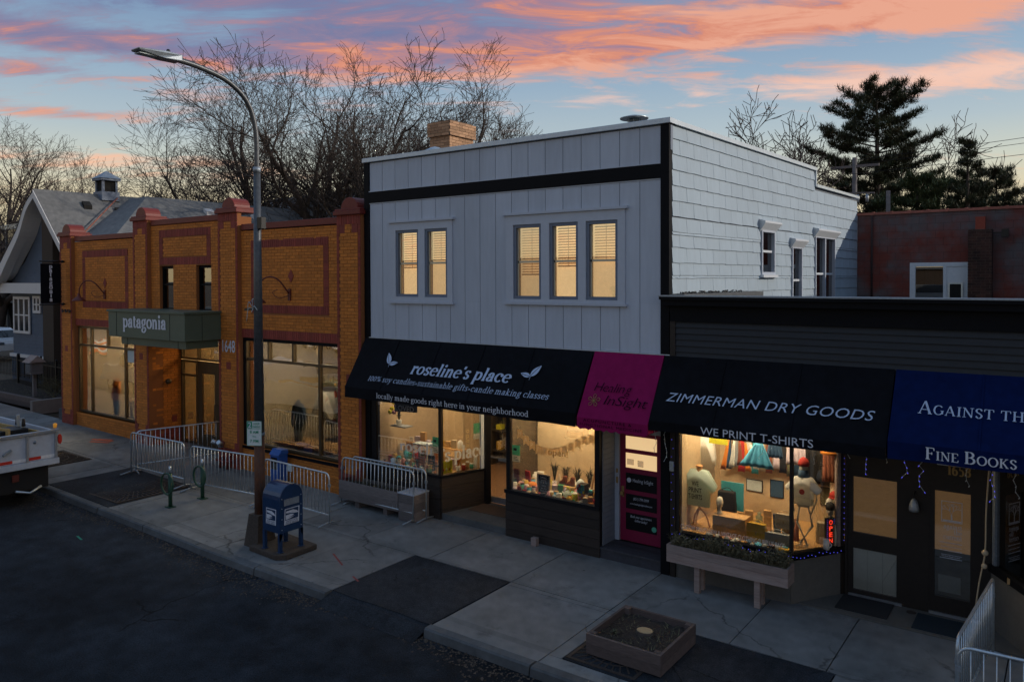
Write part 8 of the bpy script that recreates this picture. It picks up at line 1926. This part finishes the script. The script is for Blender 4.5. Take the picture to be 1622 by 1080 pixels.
# ================================================================== TRUCK
t = thing('dump_truck', 'aluminium bed dump truck parked at the kerb with its tailgate towards the camera', 'truck', (-21, 7.3, -.1))
TX, TY0, TY1 = -19.5, 6.15, 8.36; g = -.13+G(-19.5)
m = MB(); m.box(TX-.05, TX, TY0, TY1, 1.02, 1.62); m.build('tailgate', 'truck_white', t, bevel=.008)
m = MB(); m.box(TX-.06, TX+.05, TY0-.03, TY1+.03, .88, 1.015); m.build('bumper_sill', 'truck_white', t, bevel=.008)
m = MB(); m.box(TX-.02, TX+.05, TY0-.03, TY1+.03, 1.621, 1.70); m.build('top_rail', 'aluminium', t, bevel=.008)
for y in (TY0+.02, 7.0, 7.68, TY1-.06): box('stake', 'aluminium', t, TX+.001, TX+.045, y, y+.05, 1.02, 1.62)
m = MB(); m.box(TX-3.6, TX-.06, TY1-.05, TY1, .88, 1.66); m.box(TX-3.6, TX-.06, TY0, TY0+.05, .88, 1.66); m.box(TX-3.65, TX-3.6, TY0, TY1, .88, 2.0); m.build('bed_side', 'truck_white', t, bevel=.008)
box('bed_floor', 'aluminium', t, TX-3.6, TX-.06, TY0+.051, TY1-.051, .86, .9)
m = MB(); m.bar((TX-3.4, 7.9, 1.55), (TX-.3, 8.1, 1.55), .05, .2); m.bar((TX-3.4, 7.0, 1.62), (TX-.4, 7.5, 1.7), .05, .16); m.build('plank_load', 'yellow_wood', t)
for k in range(6): box('reflector_strip', ['reflect_white', 'reflect_red'][k % 2], t, TX+.002, TX+.006, 8.30-.30*(k+1)+.005, 8.30-.30*k, 1.045, 1.115)
m = MB(); m.bar((TX+.02, 7.38, 1.36), (TX+.05, 7.20, 1.26), .05); m.bar((TX-.2, 7.98, 1.60), (TX+.03, 7.86, 1.44), .05); m.build('latch', 'galv_dull', t)
m = MB(); m.lathe((TX-.02, TY1-.03, 1.78), [(.035, -.06), (.045, .03), (.02, .05)], 10); m.build('marker_lamp', 'amber', t)
m = MB(); m.lathe((TX+.02, TY1+.05, 1.45), [(.09, -.02), (.09, .03)], 12, axis='x', sc=(.5, 1.3)); m.build('tail_lamp', 'reflect_red', t)
m = MB(); m.box(TX-5.5, TX-.12, 6.75, 6.87, .5, .85); m.box(TX-5.5, TX-.12, 7.6, 7.72, .5, .85); m.box(TX-.16, TX-.10, 6.3, 8.2, .35, .85); m.box(TX-1.9, TX-1.75, 6.2, 8.3, .3, .42); m.build('chassis', 'truck_black', t)
m = MB(); m.box(TX-.09, TX-.06, 7.42, 7.56, .60, .76); m.build('rear_lamp', 'rust_red_metal', t); m = MB(); m.tube([(TX+.02, 7.45, .40), (TX+.02, 7.75, .30), (TX+.02, 8.0, .42)], .03, 6); m.build('hitch', 'galvanised', t)
for sx in (TX-1.15, TX-5.0):
    for y0, y1 in ((6.2, 6.62), (7.82, 8.24)):
        m = MB(); m.lathe((sx, y0, g+.42), [(.28, 0), (.40, .02), (.42, .08), (.42, y1-y0-.08), (.40, y1-y0-.02), (.28, y1-y0)], 20, axis='y'); w = m.build('tyre', 'tyre', t); m = MB(); m.lathe((sx, y0+.03, g+.42), [(.25, 0), (.25, y1-y0-.06)], 16, axis='y'); m.build('rim', 'galv_dull', w)
m = MB(); m.box(TX-6.4, TX-4.0, 6.2, 8.3, .55, 1.5); m.prism([(TX-5.9, 6.25, 1.5), (TX-4.1, 6.25, 1.5), (TX-4.15, 6.25, 2.2), (TX-5.4, 6.25, 2.2)][::-1], (0, 2.0, 0)); m.build('cab', 'truck_white', t, bevel=.04)
t = thing('engine_hoist', 'dark greasy compactor standing in the truck bed', 'machine', (-20.3, 8.0, .9)); m = MB(); m.box(-20.6, -20.0, 7.35, 7.95, 1.2, 1.72); m.lathe((-20.5, 7.9, 1.75), [(.05, 0), (.03, .2)], 8); m.lathe((-20.15, 7.9, 1.75), [(.05, 0), (.03, .18)], 8); m.bar((-20.8, 7.6, .95), (-20.4, 7.6, 1.3), .08); m.build('motor', 'black_metal', t, bevel=.03); m = MB(); m.bar((-20.45, 7.9, 1.72), (-20.45, 7.9, 2.0), .06); m.bar((-20.2, 7.9, 1.72), (-20.2, 7.9, 1.95), .06); m.build('chrome_rod', 'galvanised', t)
# ================================================================== CARS
def car(x, y, rz, paint, lab, cat='car', suv=True):
    t = thing('parked_car', lab, cat, (x, y, G(x)-.03), 'parked cars', R(rz)); H = 1.62 if suv else 1.42
    side = [(-2.2, .35), (-2.25, .75), (-2.15, .98), (-1.2, 1.04), (-.75, H-.12), (-.4, H), (1.3, H), (1.85, H-.12), (2.15, 1.05), (2.25, .85), (2.22, .38)]
    secs = [(-.92, .93, .0), (-.90, 1.0, 0), (.90, 1.0, 0), (.92, .93, 0)]
    m = MB(); nS = len(side)
    for yy, sc_, _ in secs:
        for (a, b) in side:
            tuck = max(0, (b-1.0))/(H-1.0)*.20; m.v.append((a*sc_, (yy)*(1-tuck), .30+(b-.30)*(.97 if sc_ < 1 else 1)))
    for i in range(3):
        for k in range(nS-1): a = i*nS+k; m.f.append((a, a+1, a+nS+1, a+nS)); m.smooth.append(False)
        m.f.append((i*nS+nS-1, i*nS, (i+1)*nS, (i+1)*nS+nS-1)); m.smooth.append(False)
    m.f.append(tuple(range(nS))[::-1]); m.f.append(tuple(3*nS+k for k in range(nS))); m.smooth += [False]*2
    m.build('body', paint, t, local=True, bevel=.05)
    m = MB()
    for s_ in (-1, 1):
        yy = lambda z_: s_*(.93*(1-max(0, z_-1)/(H-1)*.20)+.004)
        for pts in ([(-.98, 1.07), (-.62, H-.10), (.35, H-.08), (.35, 1.07)], [(.42, 1.07), (.42, H-.08), (1.25, H-.08), (1.75, H-.2), (1.9, 1.07)]): m.poly([(a, yy(b), b) for a, b in pts])
    m.quad((-1.19, -.72, 1.06), (-1.19, .72, 1.06), (-.79, .68, H-.14), (-.79, -.68, H-.14)); m.quad((2.165, -.72, 1.08), (2.165, .72, 1.08), (1.90, .68, H-.14), (1.90, -.68, H-.14)); m.build('window', 'dark_glass', t, local=True)
    for a in (-1.4, 1.4):
        for s_ in (-.80, .80):
            m = MB(); m.lathe((a, s_-.11, .34), [(.22, 0), (.32, .01), (.34, .05), (.34, .17), (.32, .21), (.22, .22)], 18, axis='y'); w = m.build('wheel', 'tyre', t, local=True); m = MB(); m.lathe((a, s_-.115, .34), [(.20, 0), (.20, .23)], 12, axis='y'); m.build('rim', 'aluminium', w, local=True)
    m = MB(); m.box(-2.27, -2.2, -.85, -.5, .72, .86); m.build('headlight', 'chrome', t, local=True); m = MB(); m.box(-2.27, -2.2, .5, .85, .72, .86); m.build('headlight', 'chrome', t, local=True)
    m = MB(); m.box(2.2, 2.27, -.88, -.6, .85, 1.02); m.box(2.2, 2.27, .6, .88, .85, 1.02); m.build('tail_lamp', 'reflect_red', t, local=True)
    return t
car(-53.2, 19.3, 185, 'car_white', 'white suv parked beyond the garden at the edge of the photo')
car(-33.8, 6.9, 0, 'car_silver', 'silver suv parked at the kerb ahead of the dump truck')
car(-38, -10, 90, 'car_white', 'white suv in the parking lot across the street'); car(-34.6, -10, 90, 'car_silver', 'silver suv in the parking lot across the street'); car(-31.2, -10.3, 90, 'car_red', 'red suv in the parking lot across the street'); car(-41.5, -10, 90, 'car_white', 'second white suv in the parking lot across the street'); car(-20, -9.5, 0, 'car_white', 'white suv parked along the pavement across the street')
def drum(x, y, lab):
    g = G(x)-.13 if y < KY and y > -4.2 else G(x); t = thing('traffic_drum', lab, 'traffic drum', (x, y, g), 'orange traffic drums')
    m = MB(); m.lathe((x, y, g), [(.36, 0), (.36, .05), (.29, .06)], 18); m.build('rubber_base', 'black_metal', t)
    zs_ = [.06, .24, .39, .54, .69, .84, .98]; rs_ = [.29, .275, .265, .255, .245, .235, .22]
    for k in range(6): m = MB(); m.lathe((x, y, g+zs_[k]), [(rs_[k], .001), (rs_[k+1], zs_[k+1]-zs_[k])], 18); m.build('band', ['orange_plastic', 'reflect_white'][k % 2], t)
    m = MB(); m.tube(tube_path((x-.1, y, g+.98), (x-.08, y, g+1.08), (x+.08, y, g+1.08), (x+.1, y, g+.98), n=4), .02, 6); m.build('handle', 'orange_plastic', t)
drum(-13.5, 3.0, 'orange and white traffic drum standing in the road before the candle shop'); drum(-49.8, 1.5, 'orange and white traffic drum, one of a pair far down the road'); drum(-48.9, 1.6, 'orange and white traffic drum, the other of the far pair')
t = thing('street_bench', 'dark bench on the pavement far down the street', 'bench', (-41, 9.6, .5)); g = G(-41)
for k in range(5): box('slat', 'raised_wood', t, -42, -40, 9.5+.1*k, 9.58+.1*k, g+.44, g+.47); box('slat', 'raised_wood', t, -42, -40, 10.05, 10.08, g+.5+.09*k, g+.57+.09*k)
for x in (-41.9, -40.1): box('leg', 'black_metal', t, x-.03, x+.03, 9.5, 10.1, g, g+.43)
# far side: low buildings that close the view in the glass
for k, (x0, x1, h, mt, lab) in enumerate(((-60, -34, 7, 'tan_brick', 'tan brick building behind the parking lot across the street'), (-30, -8, 6, 'brown_brick', 'brown brick building behind the parking lot across the street'), (-4, 22, 8, 'blue_house', 'blue grey building behind the parking lot across the street'))):
    t = thing('commercial_building', lab, 'building', ((x0+x1)/2, -34, 0), 'buildings across the street'); box('wall', mt, t, x0, x1, -46, -34, 0, h); box('roof', 'roof_membrane', t, x0-.2, x1+.2, -46.2, -33.8, h+.001, h+.2)
    for j in range(6): x = x0+1.5+(x1-x0-3)*j/6; w = box('window', 'white_paint', t, x, x+1.8, -33.99, -33.95, 1.2, 3.2); box('pane', 'dark_glass', w, x+.1, x+1.7, -33.94, -33.93, 1.3, 3.1)
bpy.context.view_layer.update()
